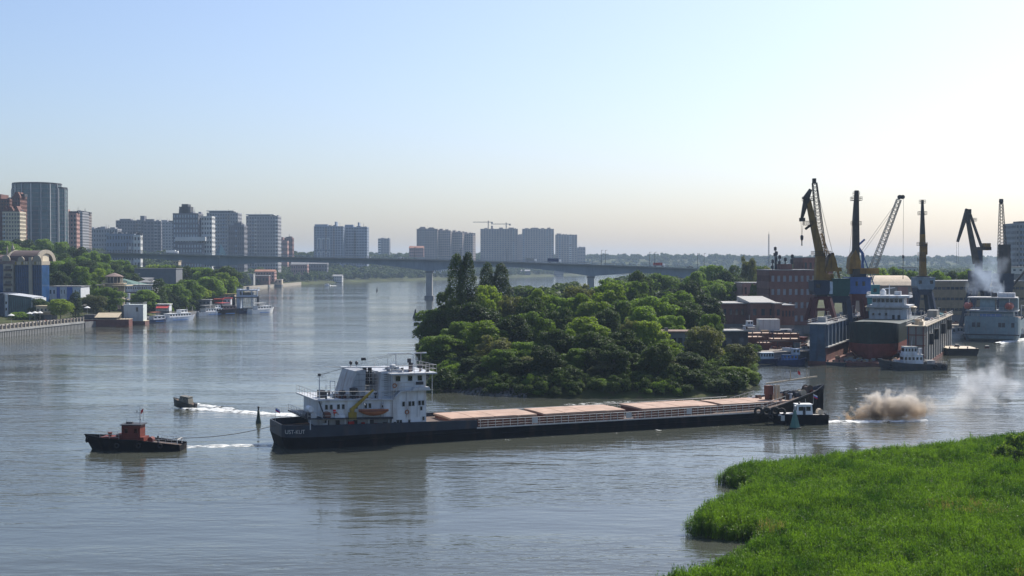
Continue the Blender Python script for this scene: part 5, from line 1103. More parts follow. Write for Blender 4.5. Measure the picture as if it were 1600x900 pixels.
# ------------------------------------------------------------------ harbour basin on the right
def pl(uc, d, z0):
    X = lambda u: (u - uc) / F * d; Z = lambda v: gz(v, d) - z0; return X, Z
def quaywall(name, pts, z1, m, th=1.2, kind='structure'):
    b = MB()
    for (x0, y0), (x1, y1) in zip(pts[:-1], pts[1:]): b.bar((x0, y0, (z1 - 3) / 2), (x1, y1, (z1 - 3) / 2), th, z1 + 3)
    return b.build(name, m, kind=kind)
quaywall('quay_wall', QUAY[1:], 2.9, CONCD)
MB().prism([QUAY[1], QUAY[2], QUAY[3], QUAY[4], QUAY[5], QUAY[6], QUAY[7], QUAY[8], (230, 620), (150, 640), (98, 520), (72, 440)], 2.0, 3.0).build('yard_pavement', mat('yard_concrete', (.27, .24, .20), rough=.95, var=.3, scale=.15, dirt=0), kind='structure')
def shed(u0, u1, v0, v1, d, dp, m, label, roofm, name='shed', slope=0.0, floors=0, glass=None, bays=6, rz=0.0, gable=False, group=None, over=.4, cat='building', band=.5, pier=.5):
    x = gx((u0 + u1) / 2, d); zb = gz(v1, d); w = (u1 - u0) / F * d; h = gz(v0, d) - zb
    t = thing(name, label, cat, (x, d, zb), rz, group); lz = land1(x, d)
    if zb - lz > .3: MB().box(-w / 2 + .05, w / 2 - .05, .05, dp - .05, max(-3.5, lz - zb - 1.5), 0).build('plinth', CONCD, t)
    if floors: grid_walls(t, w, dp, h, floors, bays, max(2, int(bays * dp / w)), m, glass or GLD, band, pier, 0, 0, dp / 2)
    else:
        MB().box(-w / 2, w / 2, 0, dp, 0, h).build('wall', m, t)
        for i in range(bays): MB().box(-w / 2 + w * (i + .3) / bays, -w / 2 + w * (i + .7) / bays, -.06, .05, h * .45, h * .75).build('window', GLD, t)
    if gable: MB().prism_x([(-over, h + .65), (dp + over, h + .65), (dp / 2, h + .65 + gable)], -w / 2 - over, w / 2 + over).build('roof', roofm, t)
    else:
        z = h + (.62 if floors else .01); MB().prism_x([(-over, z), (dp + over, z), (dp + over, z + .35 + slope), (-over, z + .35)], -w / 2 - over, w / 2 + over).build('roof', roofm, t)
    return t, w, h
BRICKD = mat('dull_brick', (.17, .085, .07), rough=.9, var=.2, scale=.4, dirt=.4); ROOFL = mat('pale_roof', (.32, .31, .29), rough=.8, var=.15, dirt=.35); ROOFB = mat('beige_roof', (.50, .41, .30), rough=.85, var=.12, dirt=.3); HALLW = mat('hall_wall', (.25, .23, .20), rough=.85, var=.15, dirt=.35); HALLY = mat('hall_ochre', (.22, .185, .12), rough=.85, var=.15, dirt=.35)
t, w, h = shed(1203, 1276, 425, 508, 520, 26, WBRICK, 'four storey red brick office block with rows of pale windows', ROOFG, name='brick_building', glass=glassmat('pale_window', (.26, .29, .33), .3, .4), floors=4, bays=8, band=.55, pier=.5)
MB().box(-w * .24, w * .02, 4, 12, h + 1.0, h + 3.2).build('roof_house', WBRICK, t)
X, Z = pl(1239, 520, gz(508, 520))
for u, v in ((1217, 385), (1219, 392), (1224, 398), (1244, 397), (1243, 404), (1233, 402), (1213, 405)): MB().tube((X(u), 8, h + 1), (X(u), 8, Z(v)), .3, .18, 5).box(X(u) - .5, X(u) + .5, 7.6, 8.4, Z(v) - 1.6, Z(v) - .2).box(X(u) - .7, X(u) + .3, 7.5, 8.3, Z(v) - 4, Z(v) - 2.6).build('antenna', DKMET, t)
shed(1161, 1203, 445, 482, 560, 20, WPINK, 'pink two storey building left of the brick office block', ROOFG, name='pink_building', floors=2, bays=5, band=.4, pier=.6)
shed(1110, 1174, 475, 506, 470, 22, BRICKD, 'long low brick workshop behind the blue hull', ROOFL, name='workshop', bays=7, over=.6)
t, w, h = shed(1173, 1212, 474, 508, 462, 26, BRICKD, 'brick workshop wing with a sloping pale roof', ROOFL, name='workshop', slope=1.6, bays=3)
shed(1211, 1222, 475, 508, 456, 14, WBRICK, 'narrow red brick stair block between two workshops', ROOFL, name='workshop', bays=1); shed(1221, 1242, 478, 508, 460, 18, BRICKD, 'brick workshop end with flat grey roof beside the truck', ROOFG, name='workshop', bays=4)
shed(1128, 1170, 518, 556, 382, 14, mat('dark_planks', (.06, .055, .055), rough=.9, var=.3, dirt=.3), 'dark shed with pale sloping roof at the end of the wooded point', ROOFL, slope=-1.2, bays=2, over=.8, rz=.12)
t, w, h = shed(1038, 1078, 523, 556, 345, 7, CONCD, 'ruined concrete frame building among the trees', mat('ruin_roof', (.20, .14, .11), rough=.95, var=.3), name='ruin', floors=1, bays=4, band=.3, pier=.35, over=.9); MB().box(-w / 2 + .3, -w / 2 + 1.2, 1, 2, h, h + 1.8).build('chimney', CONCD, t)
# blue hull on the slipway
def hulled(L, B, fb, m, name, label, cat, u_st, d, rz, z=0.0, **kw):
    t = thing(name, label, cat, (gx(u_st, d), d, z), rz); hull_shape(L, B, *fb, m, t, **kw); return t
t = hulled(24, 6, (3.4, 2.7, 3.0), NAVY, 'laid_up_boat', 'dark navy hull standing on the slipway in front of the workshops', 'boat', 1133, 440, .06, 3.6, bulw=.4, draft=.6)
cabin(t, 6.5, 10.5, 3.4, 2.6, 4.6, SHIPW, wins=3); cabin(t, 7.5, 9.6, 2.6, 4.6, 6.2, SHIPW, nm='wheelhouse', wins=2); MB().tube((8.5, 0, 6.2), (8.5, 0, 8.2), .1).build('mast', GALV, t); MB().box(11.5, 18.6, -2, 2, 2.6, 6.9).build('cargo_cover', mat('corrugated_white', (.52, .52, .50), rough=.6, var=.12, dirt=.4), t)
cv = MB()
for k in range(18): cv.box(11.6 + k * .39, 11.75 + k * .39, -2.07, -2.0, 2.6, 6.85)
cv.build('cover_rib', SHIPW, t, kind='stuff'); MB().railing([(1, -2.6, 3.0), (6, -2.8, 2.8)], 1, 1.2, .04).build('railing', RAILW, t); MB().box(19.2, 23, -1.6, 1.6, 2.7, 3.4).build('foredeck_house', SHIPW2, t)
for k in range(5): o = MB().box(-.8, .8, -1.2, 1.2, 0, 1.2, .2, .2).build('keel_block', WOOD, None, loc=(gx(1150 + k * 17, 441), 441.5, 2.9)); o['label'] = ('timber keel block under the navy hull, nearest its stern', 'second timber keel block under the navy hull from the stern', 'timber keel block under the middle of the navy hull', 'fourth timber keel block under the navy hull from the stern', 'timber keel block under the navy hull, nearest its bow')[k]; o['category'] = 'block'; o['group'] = 'keel blocks on the slipway'
# flat rusty barges along the quay
BARGE = mat('barge_deck', (.40, .29, .22), rough=.9, var=.25, scale=.6, dirt=.4, dcol=(.2, .1, .06))
def barge(u0, u1, v_top, v_wl, d, dp, label, rz=0.0, m=None, z=None, name='pontoon_barge', hull=None):
    L = (u1 - u0) / F * d; top = gz(v_top, d); z0 = gz(v_wl, d) if z is None else z; t = thing(name, label, 'barge', (gx((u0 + u1) / 2, d), d, z0), rz); h = max(.5, top - z0)
    MB().prism_y([(-L / 2 + .8, -.4), (L / 2 - .8, -.4), (L / 2, h - .25), (L / 2, h), (-L / 2, h), (-L / 2, h - .25)], 0, dp).build('hull', hull or OXIDE, t); MB().box(-L / 2 + .15, L / 2 - .15, .15, dp - .15, h, h + .06).build('deck', m or BARGE, t)
    for sx in (-.42, -.15, .15, .42):
        MB().lathe([(.2, h), (.18, h + .5), (.3, h + .55), (.3, h + .65)], 7, L * sx, .6).build('bollard', DKMET, t)
    return t, L, h
barge(1160, 1208, 521, 530, 424, 7, 'rusty flat barge lying behind the dark shed', .1); barge(1166, 1196, 527, 537, 404, 6, 'pale topped barge just above the white launch', .12); barge(1206, 1252, 530, 540, 402, 6, 'pinkish flat barge beyond the blue launch', -.02); barge(1186, 1206, 536, 546, 394, 4, 'small barge between the white launch and the pinkish barge')
t, L, h = barge(1212, 1250, 522, 530, 420, 5, 'flat beige trailer bed on the yard beside the red truck', 0, z=2.9)
fr = thing('steel_frame', 'low steel gantry frame over the barges by the quay', 'frame', (gx(1225, 398), 397, 0))
for u in (1204, 1214, 1239, 1256): MB().tube(((u - 1225) / F * 397, 0, -1), ((u - 1225) / F * 397, 0, gz(533, 397)), .13, n=6).build('post', DKMET, fr)
MB().tube(((1203 - 1225) / F * 397, 0, gz(533, 397)), ((1257 - 1225) / F * 397, 0, gz(533, 397)), .12, n=6).build('beam', DKMET, fr)
for i, (u, v, d, w, h, m, s) in enumerate(((1175, 516, 430, 2.4, 1.6, CONC, 'grey tank box on the barges below the navy hull'), (1232, 548, 392, 3, 1.4, WHITE, 'pale locker on the quay above the blue launch'), (1215, 520, 428, 2, 1.2, DKMET, 'dark crate under the bow of the navy hull'), (1196, 519, 430, 2.6, 1.0, WOOD, 'pile timber crate on the yard below the navy hull'), (1246, 540, 398, 1.8, 1.5, CONCD, 'concrete block beside the steel frame on the quay'))):
    t = thing('crate', s, 'crate', (gx(u, d), d, gz(v, d) - h / 2)); MB().box(-w / 2, w / 2, 0, w * .7, 0, h, .05, .05).build('body', m, t); MB().box(-w / 2 - .05, w / 2 + .05, -.05, w * .7 + .05, h, h + .1).build('lid', m, t)
# red truck
t = thing('truck', 'red cabbed dump truck parked on the yard', 'truck', (gx(1247, 425), 425, 3.0), math.pi * .78)
MB().box(-3.0, .8, -1.15, 1.15, 1.1, 2.3, -.1, -.1).build('dump_body', REDP, t); c = MB().box(1.0, 2.9, -1.15, 1.15, .7, 2.6, .12, .08).build('cab', mat('truck_red', (.45, .04, .03), rough=.45), t); MB().box(2.8, 2.93, -.95, .95, 1.65, 2.35).build('windscreen', WING, c); MB().box(-3, 2.9, -.5, .5, .6, 1.0).build('chassis', DKMET, t); MB().box(2.9, 3.0, -1.1, 1.1, .6, 1.0).build('bumper', RAILW, t)
for x in (-2.2, -1.1, 2.0):
    for s in (-1, 1): MB().tube((x, s * 1.2, .5), (x, s * .85, .5), .5, n=12).build('wheel', RUBBER, t)
# person on the yard beside the truck
def person(u, d, z, h, label, top, leg, rz=0.0, arm=.12):
    t = bpy.data.meshes.new('person'); b = MB(); r = .5
    prof = [[(.10, 0), (.12, .03), (.09, .25), (.10, .48), (.13, .50)]]
    sgm = []
    def ringz(cx, cy, z, rx, ry, n=8): return [(cx + rx * math.cos(2 * math.pi * i / n), cy + ry * math.sin(2 * math.pi * i / n), z) for i in range(n)]
    body = thing('person', label, 'person', (gx(u, d), d, z), rz); k = h / 1.75
    bm = MB()
    for s in (-1, 1): bm.loft([ringz(s * .1, -.05, 0, .06, .13), ringz(s * .1, 0, .08, .06, .07), ringz(s * .1, 0, .45, .065, .07), ringz(s * .09, 0, .85, .09, .1)])
    bm.v = [(x * k, y * k, zz * k) for x, y, zz in bm.v]; bm.build('trousers', leg, body)
    bm = MB().loft([ringz(0, 0, .8, .17, .12), ringz(0, 0, 1.0, .16, .11), ringz(0, 0, 1.3, .20, .13), ringz(0, 0, 1.43, .16, .1), ringz(0, 0, 1.47, .06, .06)])
    for s in (-1, 1): bm.loft([ringz(s * .2, 0, 1.42, .06, .06), ringz(s * (.2 + arm), .02, 1.12, .05, .05), ringz(s * (.2 + arm * 1.2), -.08, .86, .035, .04)])
    bm.v = [(x * k, y * k, zz * k) for x, y, zz in bm.v]; bm.build('jacket', top, body)
    bm = MB().loft([ringz(0, 0, 1.45, .05, .05), ringz(0, -.01, 1.52, .07, .085), ringz(0, -.01, 1.62, .08, .1), ringz(0, 0, 1.72, .065, .08), ringz(0, 0, 1.76, .02, .02)]); bm.v = [(x * k, y * k, zz * k) for x, y, zz in bm.v]; bm.build('head', mat('skin', (.4, .24, .17), dirt=0), body, smooth=True)
CL1 = mat('dark_cloth', (.04, .045, .06), rough=.9, dirt=0); CL2 = mat('blue_cloth', (.06, .1, .2), rough=.9, dirt=0)
person(1229, 424, 3.0, 1.8, 'person in dark clothes standing on the yard left of the red truck', CL1, CL1); person(1233, 423.4, 3.0, 1.75, 'person in blue jacket standing close to the red truck', CL2, CL1, .5)
# launches at the quay
t = hulled(9.5, 3.2, (1.9, 1.3, 1.2), NAVY, 'launch', 'white cabined launch moored at the quay behind the right end of the point', 'boat', 1176, 380, .10, bulw=.1, deckm=RAILW); cabin(t, 2.0, 6.3, 2.5, 1.2, 3.2, mat('launch_white', (.50, .56, .58), rough=.5, dirt=.3), wins=5, roofm=WHITE); MB().railing([(6.5, -1.3, 1.3), (9.2, -.3, 1.8)], .8, .7, .03).build('bow_rail', GALV, t)
t = hulled(9.0, 3.6, (2.2, 1.5, 1.4), NAVY, 'launch', 'dark blue workboat with blue cabin moored beside the dock', 'boat', 1213, 374, .02, bulw=.3); cabin(t, 1.8, 6.2, 2.7, 1.3, 3.0, BLUEP, wins=4, roofm=CONC); cabin(t, 4.6, 6.8, 2.2, 3.0, 4.7, mat('pale_blue', (.35, .42, .52), rough=.5, dirt=.3), nm='wheelhouse', wins=2); MB().railing([(.3, -1.6, 1.5), (4, -1.7, 1.5)], .8, .8, .03).build('stern_railing', GALV, t); MB().torus((8.8, -.5, 1.5), .4, .16, 'x', 10, 5).build('tyre_fender', RUBBER, t); MB().tube((5.6, 0, 4.7), (5.6, 0, 6.3), .05).build('mast', GALV, t)

# floating dock with a ship in it
DR = R(-23.5); DO = (87.0, 376.0)
DOCKB = mat('dock_blue', (.07, .11, .16), rough=.7, var=.25, scale=.3, dirt=.5, dcol=(.08, .05, .035), streak=3); DOCKR = mat('dock_rust', (.16, .065, .05), rough=.8, var=.3, scale=.3, dirt=.4); DOCKG = mat('dock_pale', (.21, .205, .19), rough=.75, var=.15, scale=.2, dirt=.65, dcol=(.13, .09, .06), streak=2.5)
def dock():
    t = thing('floating_dock', 'large floating dry dock with rusty blue side walls open to the river', 'floating dock', (*DO, 0), DR)
    Wd, Ln, Ht, th = 33.0, 92.0, 11.7, 5.2
    MB().box(0, Wd, 0, Ln, -2, 1.0).build('pontoon', DOCKR, t)
    for nm, x0 in (('left', 0.0), ('right', Wd - th)):
        o = MB().box(x0 + .5, x0 + th - .2, .5, Ln, 1.0, Ht).build('side_wall', DOCKG if nm == 'right' else DOCKB, t)
        MB().box(x0 - .2, x0 + th + .3, 0, Ln + .2, Ht, Ht + .3).build('wall_deck', CONC if nm == 'left' else BEIGE, o)
        xi = x0 + th - .2 if nm == 'left' else x0 + .5; s = 1 if nm == 'left' else -1
        MB().box(min(xi, xi + .3 * s), max(xi, xi + .3 * s), .5, Ln, 1.0, 5.0).build('inner_skirt', DOCKR, o); MB().box(min(xi, xi + .9 * s), max(xi, xi + .9 * s), .4, Ln, 5.0, 5.3).build('inner_ledge', CONC, o)
        for k in range(14): MB().box(min(xi, xi + .5 * s), max(xi, xi + .5 * s), 2 + k * 6.5, 2.6 + k * 6.5, 5.3, Ht).build('wall_frame', DOCKB, o)
        f = MB()
        for i in range(3): f.box(x0 + .5 + i * 2.0, x0 + .75 + i * 2.0, .2, .5, 0, Ht)
        for z in (3.0, 6.2, 9.2): f.box(x0 + .3, x0 + th, .15, .5, z, z + .25)
        if nm == 'left': f.bar((x0 + .6, .3, 3.2), (x0 + 4.6, .3, 6.2), .2).bar((x0 + 4.6, .3, 6.4), (x0 + .6, .3, 9.2), .2)
        f.build('end_truss', DOCKB if nm == 'left' else DOCKR, o)
        for xx in (x0, x0 + th): MB().railing([(xx, .2, Ht + .3), (xx, Ln, Ht + .3)], 1.15, 2.6, .05).build('deck_railing', RAILW, o)
        for k in range(12): MB().box(x0 + .18 if nm == 'left' else x0 + th - .2, x0 + .5 if nm == 'left' else x0 + th + .12, 3 + k * 7.4, 3.25 + k * 7.4, 1.0, Ht - .05).build('outer_rib', DOCKB if nm == 'left' else DOCKG, o)
        if nm == 'right':
            for k, (y, z) in enumerate(((13, 7.6), (29, 8.2), (52, 8.8), (75, 9.0))): 
                f_ = MB().tube((Wd + .05, y, z - 1.6), (Wd + .05, y, z + 1.6), 1.15, n=12).build('hanging_fender', RUBBER, o); MB().tube((Wd + .05, y, z + 1.6), (Wd - .2, y, Ht + .1), .06, n=4).build('fender_chain', DKMET, o) if False else None
            MB().lathe([(.8, Ht + .3), (.7, Ht + 1.6), (1.1, Ht + 1.7), (1.1, Ht + 2.0)], 10, x0 + 2.5, 6).build('capstan', BEIGE, o); MB().box(x0 + 1, x0 + 4, 48, 56, Ht + .3, Ht + 3).build('dock_cabin', DOCKG, o); MB().tube((x0 + 2, 30, Ht), (x0 + 2, 30, Ht + 3.4), .1).build('lamp_post', RAILW, o)
            for y in (12, 20, 38): MB().lathe([(.3, Ht + .3), (.3, Ht + 1.0), (.5, Ht + 1.1), (.5, Ht + 1.3)], 8, x0 + 1.2, y).build('bollard', DKMET, o)
        else:
            for y in (10, 22, 34, 50): MB().box(x0 + 1, x0 + 3.4, y, y + 3, Ht + .3, Ht + 1.9).build('deck_box', (DKMET, TEALP, CONC, OXIDE)[int(y) % 4], o)
    return t
dock()
def dw(x, y): a = rot2(x, y, DR); return (DO[0] + a[0], DO[1] + a[1])
def dock_clutter():
    t = next(o for o in COL.objects if o.name == 'floating_dock'); g = random.Random(12); Ht, Wd = 12.0, 33.0
    for side, x0 in (('left', .6), ('right', Wd - 4.6)):
        for k in range(34):
            x, y = x0 + g.uniform(.2, 3.8), g.uniform(1, 90) if side == 'right' else g.uniform(14, 90); q = g.random(); m = g.choice((DKMET, OXIDE, CONC, TEALP, RAILW, DOCKB, BEIGE))
            if q < .4: s = g.uniform(.3, 1.1); MB().box(x - s * .5, x + s * .5, y - s, y + s, Ht, Ht + s * g.uniform(.6, 1.5)).build('deck_box', m, t)
            elif q < .6: r = g.uniform(.3, .7); MB().tube((x - .5, y, Ht + r), (x + .5, y, Ht + r), r, n=9).build('cable_drum', m, t)
            elif q < .8: h = g.uniform(1.5, 4.2); MB().tube((x, y, Ht), (x, y, Ht + h), .07, n=5).bar((x - .3, y, Ht + h), (x + .5, y, Ht + h), .14).build('lamp_post', RAILW, t)
            else: MB().tube((x, y, Ht + .3), (x + .3, y + g.uniform(2, 6), Ht + .3), .18, n=6).build('pipe', m, t)
    for k in range(40):
        x, y, s = g.uniform(6, 27), g.uniform(2, 14), g.uniform(.25, .7); MB().box(x - s, x + s, y - s, y + s, 1.0, 1.0 + s * 1.4).build('keel_block', WOOD if k % 2 else CONC, t)
dock_clutter()
def scrap(name, u0, u1, d0, d1, n, z, seed):
    g = random.Random(seed); b = {m: MB() for m in (OXIDE, DKMET, CONC, BEIGE, TEALP)}
    bm = MB(); cols = MB()
    for k in range(n):
        d = g.uniform(d0, d1); x = gx(g.uniform(u0, u1), d); s = g.uniform(.2, .9); a = g.uniform(0, 3); q = g.random()
        (bm if k % 2 else cols).cbox(x, d, z + s * .5, s * 2.2, s, s, a) if q < .6 else (bm if k % 2 else cols).tube((x, d, z + .2), (x + g.uniform(-3, 3), d + g.uniform(-1, 1), z + .3 + s), .12, n=5)
    bm.build(name, OXIDE, kind='stuff'); cols.build(name, CONC, kind='stuff')
scrap('yard_scrap', 1184, 1262, 398, 445, 190, 2.95, 3); scrap('yard_scrap', 1330, 1420, 505, 552, 150, 2.95, 5); scrap('yard_scrap', 1440, 1590, 560, 574, 150, 3.0, 6)
def docked():
    GRH = mat('dark_green_hull', (.018, .035, .032), rough=.55, var=.25, dirt=.5, dcol=(.07, .045, .03)); RDH = mat('antifouling_red', (.22, .06, .05), rough=.8, var=.2, scale=.4, dirt=.35)
    p = dw(16.6, 9.0); t = thing('docked_ship', 'ship with green black bow and red underside standing in the floating dock', 'ship', (*p, 1.4), DR)
    xs = np.linspace(0, 1, 12); B = 14.6
    def half(y, z):      # bow at y=0
        f = min(1, (y + .6 + (z / 10.5) * 3.2) / 11.0); return B / 2 * max(.02, 1 - (1 - f) ** 2.4) * (min(1, .60 + z / 4.5) if z < 2 else 1)
    def band(z0, z1, m, nm, n=4):
        rg = []
        for y in (-3.0, -2, -1, 0, 1, 2.5, 4.5, 7, 11, 16, 30, 50, 72):
            ring = []
            for s in (1, -1):
                zz = [z0 + (z1 - z0) * i / n for i in range(n + 1)]; zz = zz if s > 0 else zz[::-1]
                for z in zz:
                    yo = max(y, -.3 - (z / 10.5) * 3.0); zt_ = z + (z / 10.5) * max(0, 8 - yo) * .10 if z > 5 else z
                    ring.append((s * half(yo, z), yo, zt_))
            rg.append(ring)
        return MB().loft(rg).build(nm, m, t)
    band(0, 4.6, RDH, 'underwater_hull'); band(4.62, 8.6, GRH, 'hull'); bw = band(8.6, 10.2, GRH, 'bow_bulwark')
    MB().box(-B / 2 + .3, B / 2 - .3, 16, 72, 8.6, 8.75).build('deck', DECKG, t)
    # white deckhouse
    h = MB().box(-6.0, 6.0, 40, 54, 8.7, 14.0, .2, .2).build('deckhouse', SHIPW2, t); MB().box(-6.6, 6.6, 39, 55, 14.0, 14.7).build('bridge_deck', SHIPW2, h)
    wh = MB().box(-5.0, 5.0, 39.6, 47, 14.7, 17.2).build('wheelhouse', SHIPW2, t); MB().box(-6.8, 6.8, 38.8, 48, 17.2, 17.9).build('wheelhouse_roof', SHIPW, wh)
    for i in range(7): MB().box(-4.7 + i * 1.36, -3.7 + i * 1.36, 39.5, 39.62, 15.7, 16.8).build('window', WING, wh)
    for i, x in enumerate((-4.6, -2.6, -.6)): MB().tube((x, 39.9, 11.8), (x, 40.3, 11.8), .38, n=10).build('porthole', WING, h)
    for x in (1.3, 3.0): MB().box(x, x + .8, 39.95, 40.25, 8.9, 11.6).build('door', DKMET, h)
    MB().box(-4.4, 4.4, 39.98, 40.15, 13.4, 13.55).build('name_strip', DKMET, h)
    MB().tube((0, 43, 17.9), (0, 43, 21.5), .2, .1).bar((-1.8, 43, 20.0), (1.8, 43, 20.4), .25).build('radar_mast', SHIPW, t); MB().lathe([(1.0, 17.9), (1.0, 19), (.5, 19.8), (.1, 20)], 10, -2.2, 45).build('radome', WHITE, t); MB().box(1.5, 3.5, 44, 46, 17.9, 19.2).build('vent_house', SHIPW2, t)
    MB().box(-4.5, 4.5, 56, 66, 8.7, 12).build('aft_house', SHIPW2, t)
    for s in (-1, 1):
        MB().railing([(s * 6.9, 16, 8.7), (s * 7.2, 39, 8.7)], 1.1, 2, .05).build('railing', RAILW, t); MB().railing([(s * 6.6, 39, 17.9), (s * 6.6, 48, 17.9)], 1.0, 1.4, .05).build('bridge_railing', RAILW, t)
        MB().lathe([(.8, 12.5), (.8, 13.5), (1.2, 14), (.4, 14.4)], 9, s * 7.2, 47).build('vent_cowl', BEIGE, t)
    MB().box(-4, 4, 18, 36, 8.7, 9.6).build('hatch_coaming', OXIDE, t)
    for x, y in ((-2, 6), (2, 6), (0, 11), (-3, 12), (3, 12)): MB().tube((x - .8, y, 9.5), (x + .8, y, 9.5), .6, n=10).build('windlass', DKMET, t)
docked()
# raft in front of the dock, barge beside it
t, L, h = barge(1291, 1322, 566.5, 573, 372, 16, 'flat timber raft floating at the mouth of the dock', DR - .05, m=WOOD, hull=DKMET)
barge(1482, 1530, 545, 556, 412, 13, 'beige decked pontoon moored off the dock wall', -.12, m=BEIGE, hull=RUBBER)
for i, (u, d, s) in enumerate(((1496, 421, 'dark winch on the back of the beige pontoon'), (1543, 418, 'dark winch near the right end of the beige pontoon'))):
    t = thing('winch', s, 'winch', (gx(u, d) - (1.5 if i else 0), d - (4 if i else 0), gz(545, 412))); MB().tube((-.6, 0, .5), (.6, 0, .5), .45, n=10).build('drum', DKMET, t); MB().box(-.8, .8, -.5, .5, 0, .25).build('base', OXIDE, t)
# harbour tug moored in front of the dock
t = thing('harbour_tug', 'grey hulled tug with two deck white cabin moored across the dock mouth', 'tugboat', (gx(1478, 358), 358.5, 0), math.pi + .02)
hull_shape(19, 5.4, 3.1, 1.7, 1.5, mat('grey_hull', (.05, .055, .06), rough=.6, var=.3, dirt=.5, dcol=(.1, .06, .04)), t, bulw=.5, full=.4, rake=.06)
cabin(t, 6.6, 12.2, 3.6, 1.5, 4.2, SHIPW, wins=5, whf=.3); cabin(t, 8.2, 11.9, 3.2, 4.2, 6.4, SHIPW, nm='wheelhouse', wins=4, whf=.42, roofm=CONC)
MB().railing([(6.4, -1.9, 4.25), (12.6, -1.9, 4.25)], .9, 1, .035).build('railing', RAILW, t); MB().tube((9.4, 0, 6.4), (9.2, 0, 9.2), .1, .05).build('mast', GALV, t); MB().box(3.2, 5.4, -1.4, 1.4, 1.2, 2.6).build('winch_house', CONC, t); MB().tube((5.9, -1.0, 1.5), (5.9, 1.0, 1.5), .7, n=12).build('towing_drum', DKMET, t)
MB().lathe([(.5, 4.2), (.45, 5.8), (.55, 5.8), (.5, 6.0)], 10, 7.2, .7).build('funnel', SHIPW2, t); MB().box(13.0, 14.4, -.8, .8, 1.6, 2.7).build('anchor_winch', SHIPW2, t); MB().railing([(.3, 2.4, 1.5), (4.5, 2.6, 1.6)], .9, 1.1, .035).build('stern_railing', RAILW, t)
for x, y in ((-.2, .5), (-.2, -.8), (1.2, 2.6), (3.6, 2.75), (16, 2.1)): MB().torus((x, y, 1.0), .5, .2, 'x' if x < 0 else 'y', 10, 5).build('tyre_fender', RUBBER, t)
# departing ship seen from astern
def stern_ship():
    d = 488; LH = mat('pale_blue_hull', (.165, .23, .255), rough=.6, var=.15, dirt=.4, dcol=(.2, .14, .1)); t = thing('river_ship', 'pale blue motor ship leaving under smoke seen from astern', 'ship', (gx(1549, d), d, 0), -.42)
    B = 20.0; rg = []
    for y, w, z, zb in ((0, .86, 9.4, .8), (1.5, .95, 9.2, .2), (5, 1, 8.6, -1), (20, 1, 7.4, -1), (55, 1, 7.4, -1), (70, .7, 8.5, -1), (80, .1, 9.5, -1)):
        b = B / 2 * w; rg.append([(-b, y, z), (-b, y, 2.5), (-b * .9, y + (.8 if y < 2 else 0), zb), (b * .9, y + (.8 if y < 2 else 0), zb), (b, y, 2.5), (b, y, z)])
    MB().loft(rg, closed=False).build('hull', LH, t); MB().box(-9, 9, .4, 60, 7.0, 7.2).build('deck', DECKG, t); MB().box(-10.1, 10.1, -.12, .5, 2.2, 2.6).build('rubbing_strake', DKMET, t)
    for x in (-6.8, -5.0, 2.6, 3.9, 7.2): MB().box(x, x + 1.1, -.08, .12, 5.3, 7.0).build('stern_opening', DKMET, t)
    h = MB().box(-7.8, 7.8, 4, 17, 7.1, 11.2, .2, .1).build('deckhouse', LH, t); MB().box(-9.4, 9.4, 2.6, 18, 11.2, 11.5).build('boat_deck', SHIPW2, h); MB().box(-4.2, 3.5, 3.85, 4.1, 8.6, 10.2).build('window_band', BLUEP, h)
    k = MB().box(-4.6, 1.2, 6, 14, 11.5, 16.2, .3, .2).build('funnel_house', mat('pale_teal', (.20, .27, .29), rough=.6, dirt=.3), t); MB().box(-9, 9, 4.5, 16, 16.2, 16.6).build('sun_deck', RAILW, k)
    MB().box(2.4, 9.2, 7, 15, 11.5, 16.2).build('side_house', LH, t)
    for x in (-8.6, 6.2): 
        f = MB().loft([[(x + r * math.cos(a), y, 13.2 + 1.5 * r / 1.6 * math.sin(a)) for a in np.linspace(0, 2 * math.pi, 9)[:-1]] for y, r in ((1.5, .2), (2, 1.2), (4, 1.7), (7, 1.7), (9, 1.2), (9.6, .2))]).build('lifeboat', mat('faded_red', (.38, .09, .06), rough=.6, dirt=.2), t)
        for y in (2.6, 8.2): MB().tube((x, y, 11.4), (x + .2, y, 16), .14).build('davit', RAILW, t)
    MB().railing([(-9.2, 2.8, 11.5), (9.2, 2.8, 11.5)], 1.1, 1.6, .06).railing([(-9.6, .2, 9.3), (9.6, .2, 9.3)], 1.0, 1.6, .05).build('railing', RAILW, t)
    MB().lathe([(1.1, 16.6), (1.0, 18.2)], 10, .5, 10).build('funnel', DKMET, t); MB().box(2, 8, 8, 14, 16.6, 18.2).build('wheelhouse', SHIPW2, t); MB().tube((4, 9, 18), (4, 9, 23), .15, .08).build('mast', GALV, t); MB().tube((9.5, 30, 7.4), (9.5, 30, 13), .2).tube((9.5, 30, 13), (14, 36, 11), .12).build('cargo_derrick', RAILW, t)
stern_ship()
for i, (u, d, L, m, s) in enumerate(((1488, 505, 12, WHITE, 'white boat moored at the far quay beyond the dock'), (1500, 512, 10, OXIDE, 'rusty boat moored at the far quay beyond the dock'), (1478, 520, 12, CONC, 'grey barge with pale roof at the far quay'), (1592, 505, 14, DKMET, 'dark boat behind the departing ship'))):
    t = thing('moored_boat', s, 'boat', (gx(u, d) - L / 2, d, 0), .1); hull_shape(L, 3.6, 2.4, 1.6, 1.6, m, t); cabin(t, L * .2, L * .62, 2.8, 1.5, 4.0, SHIPW2, wins=3, roofm=BEIGE)

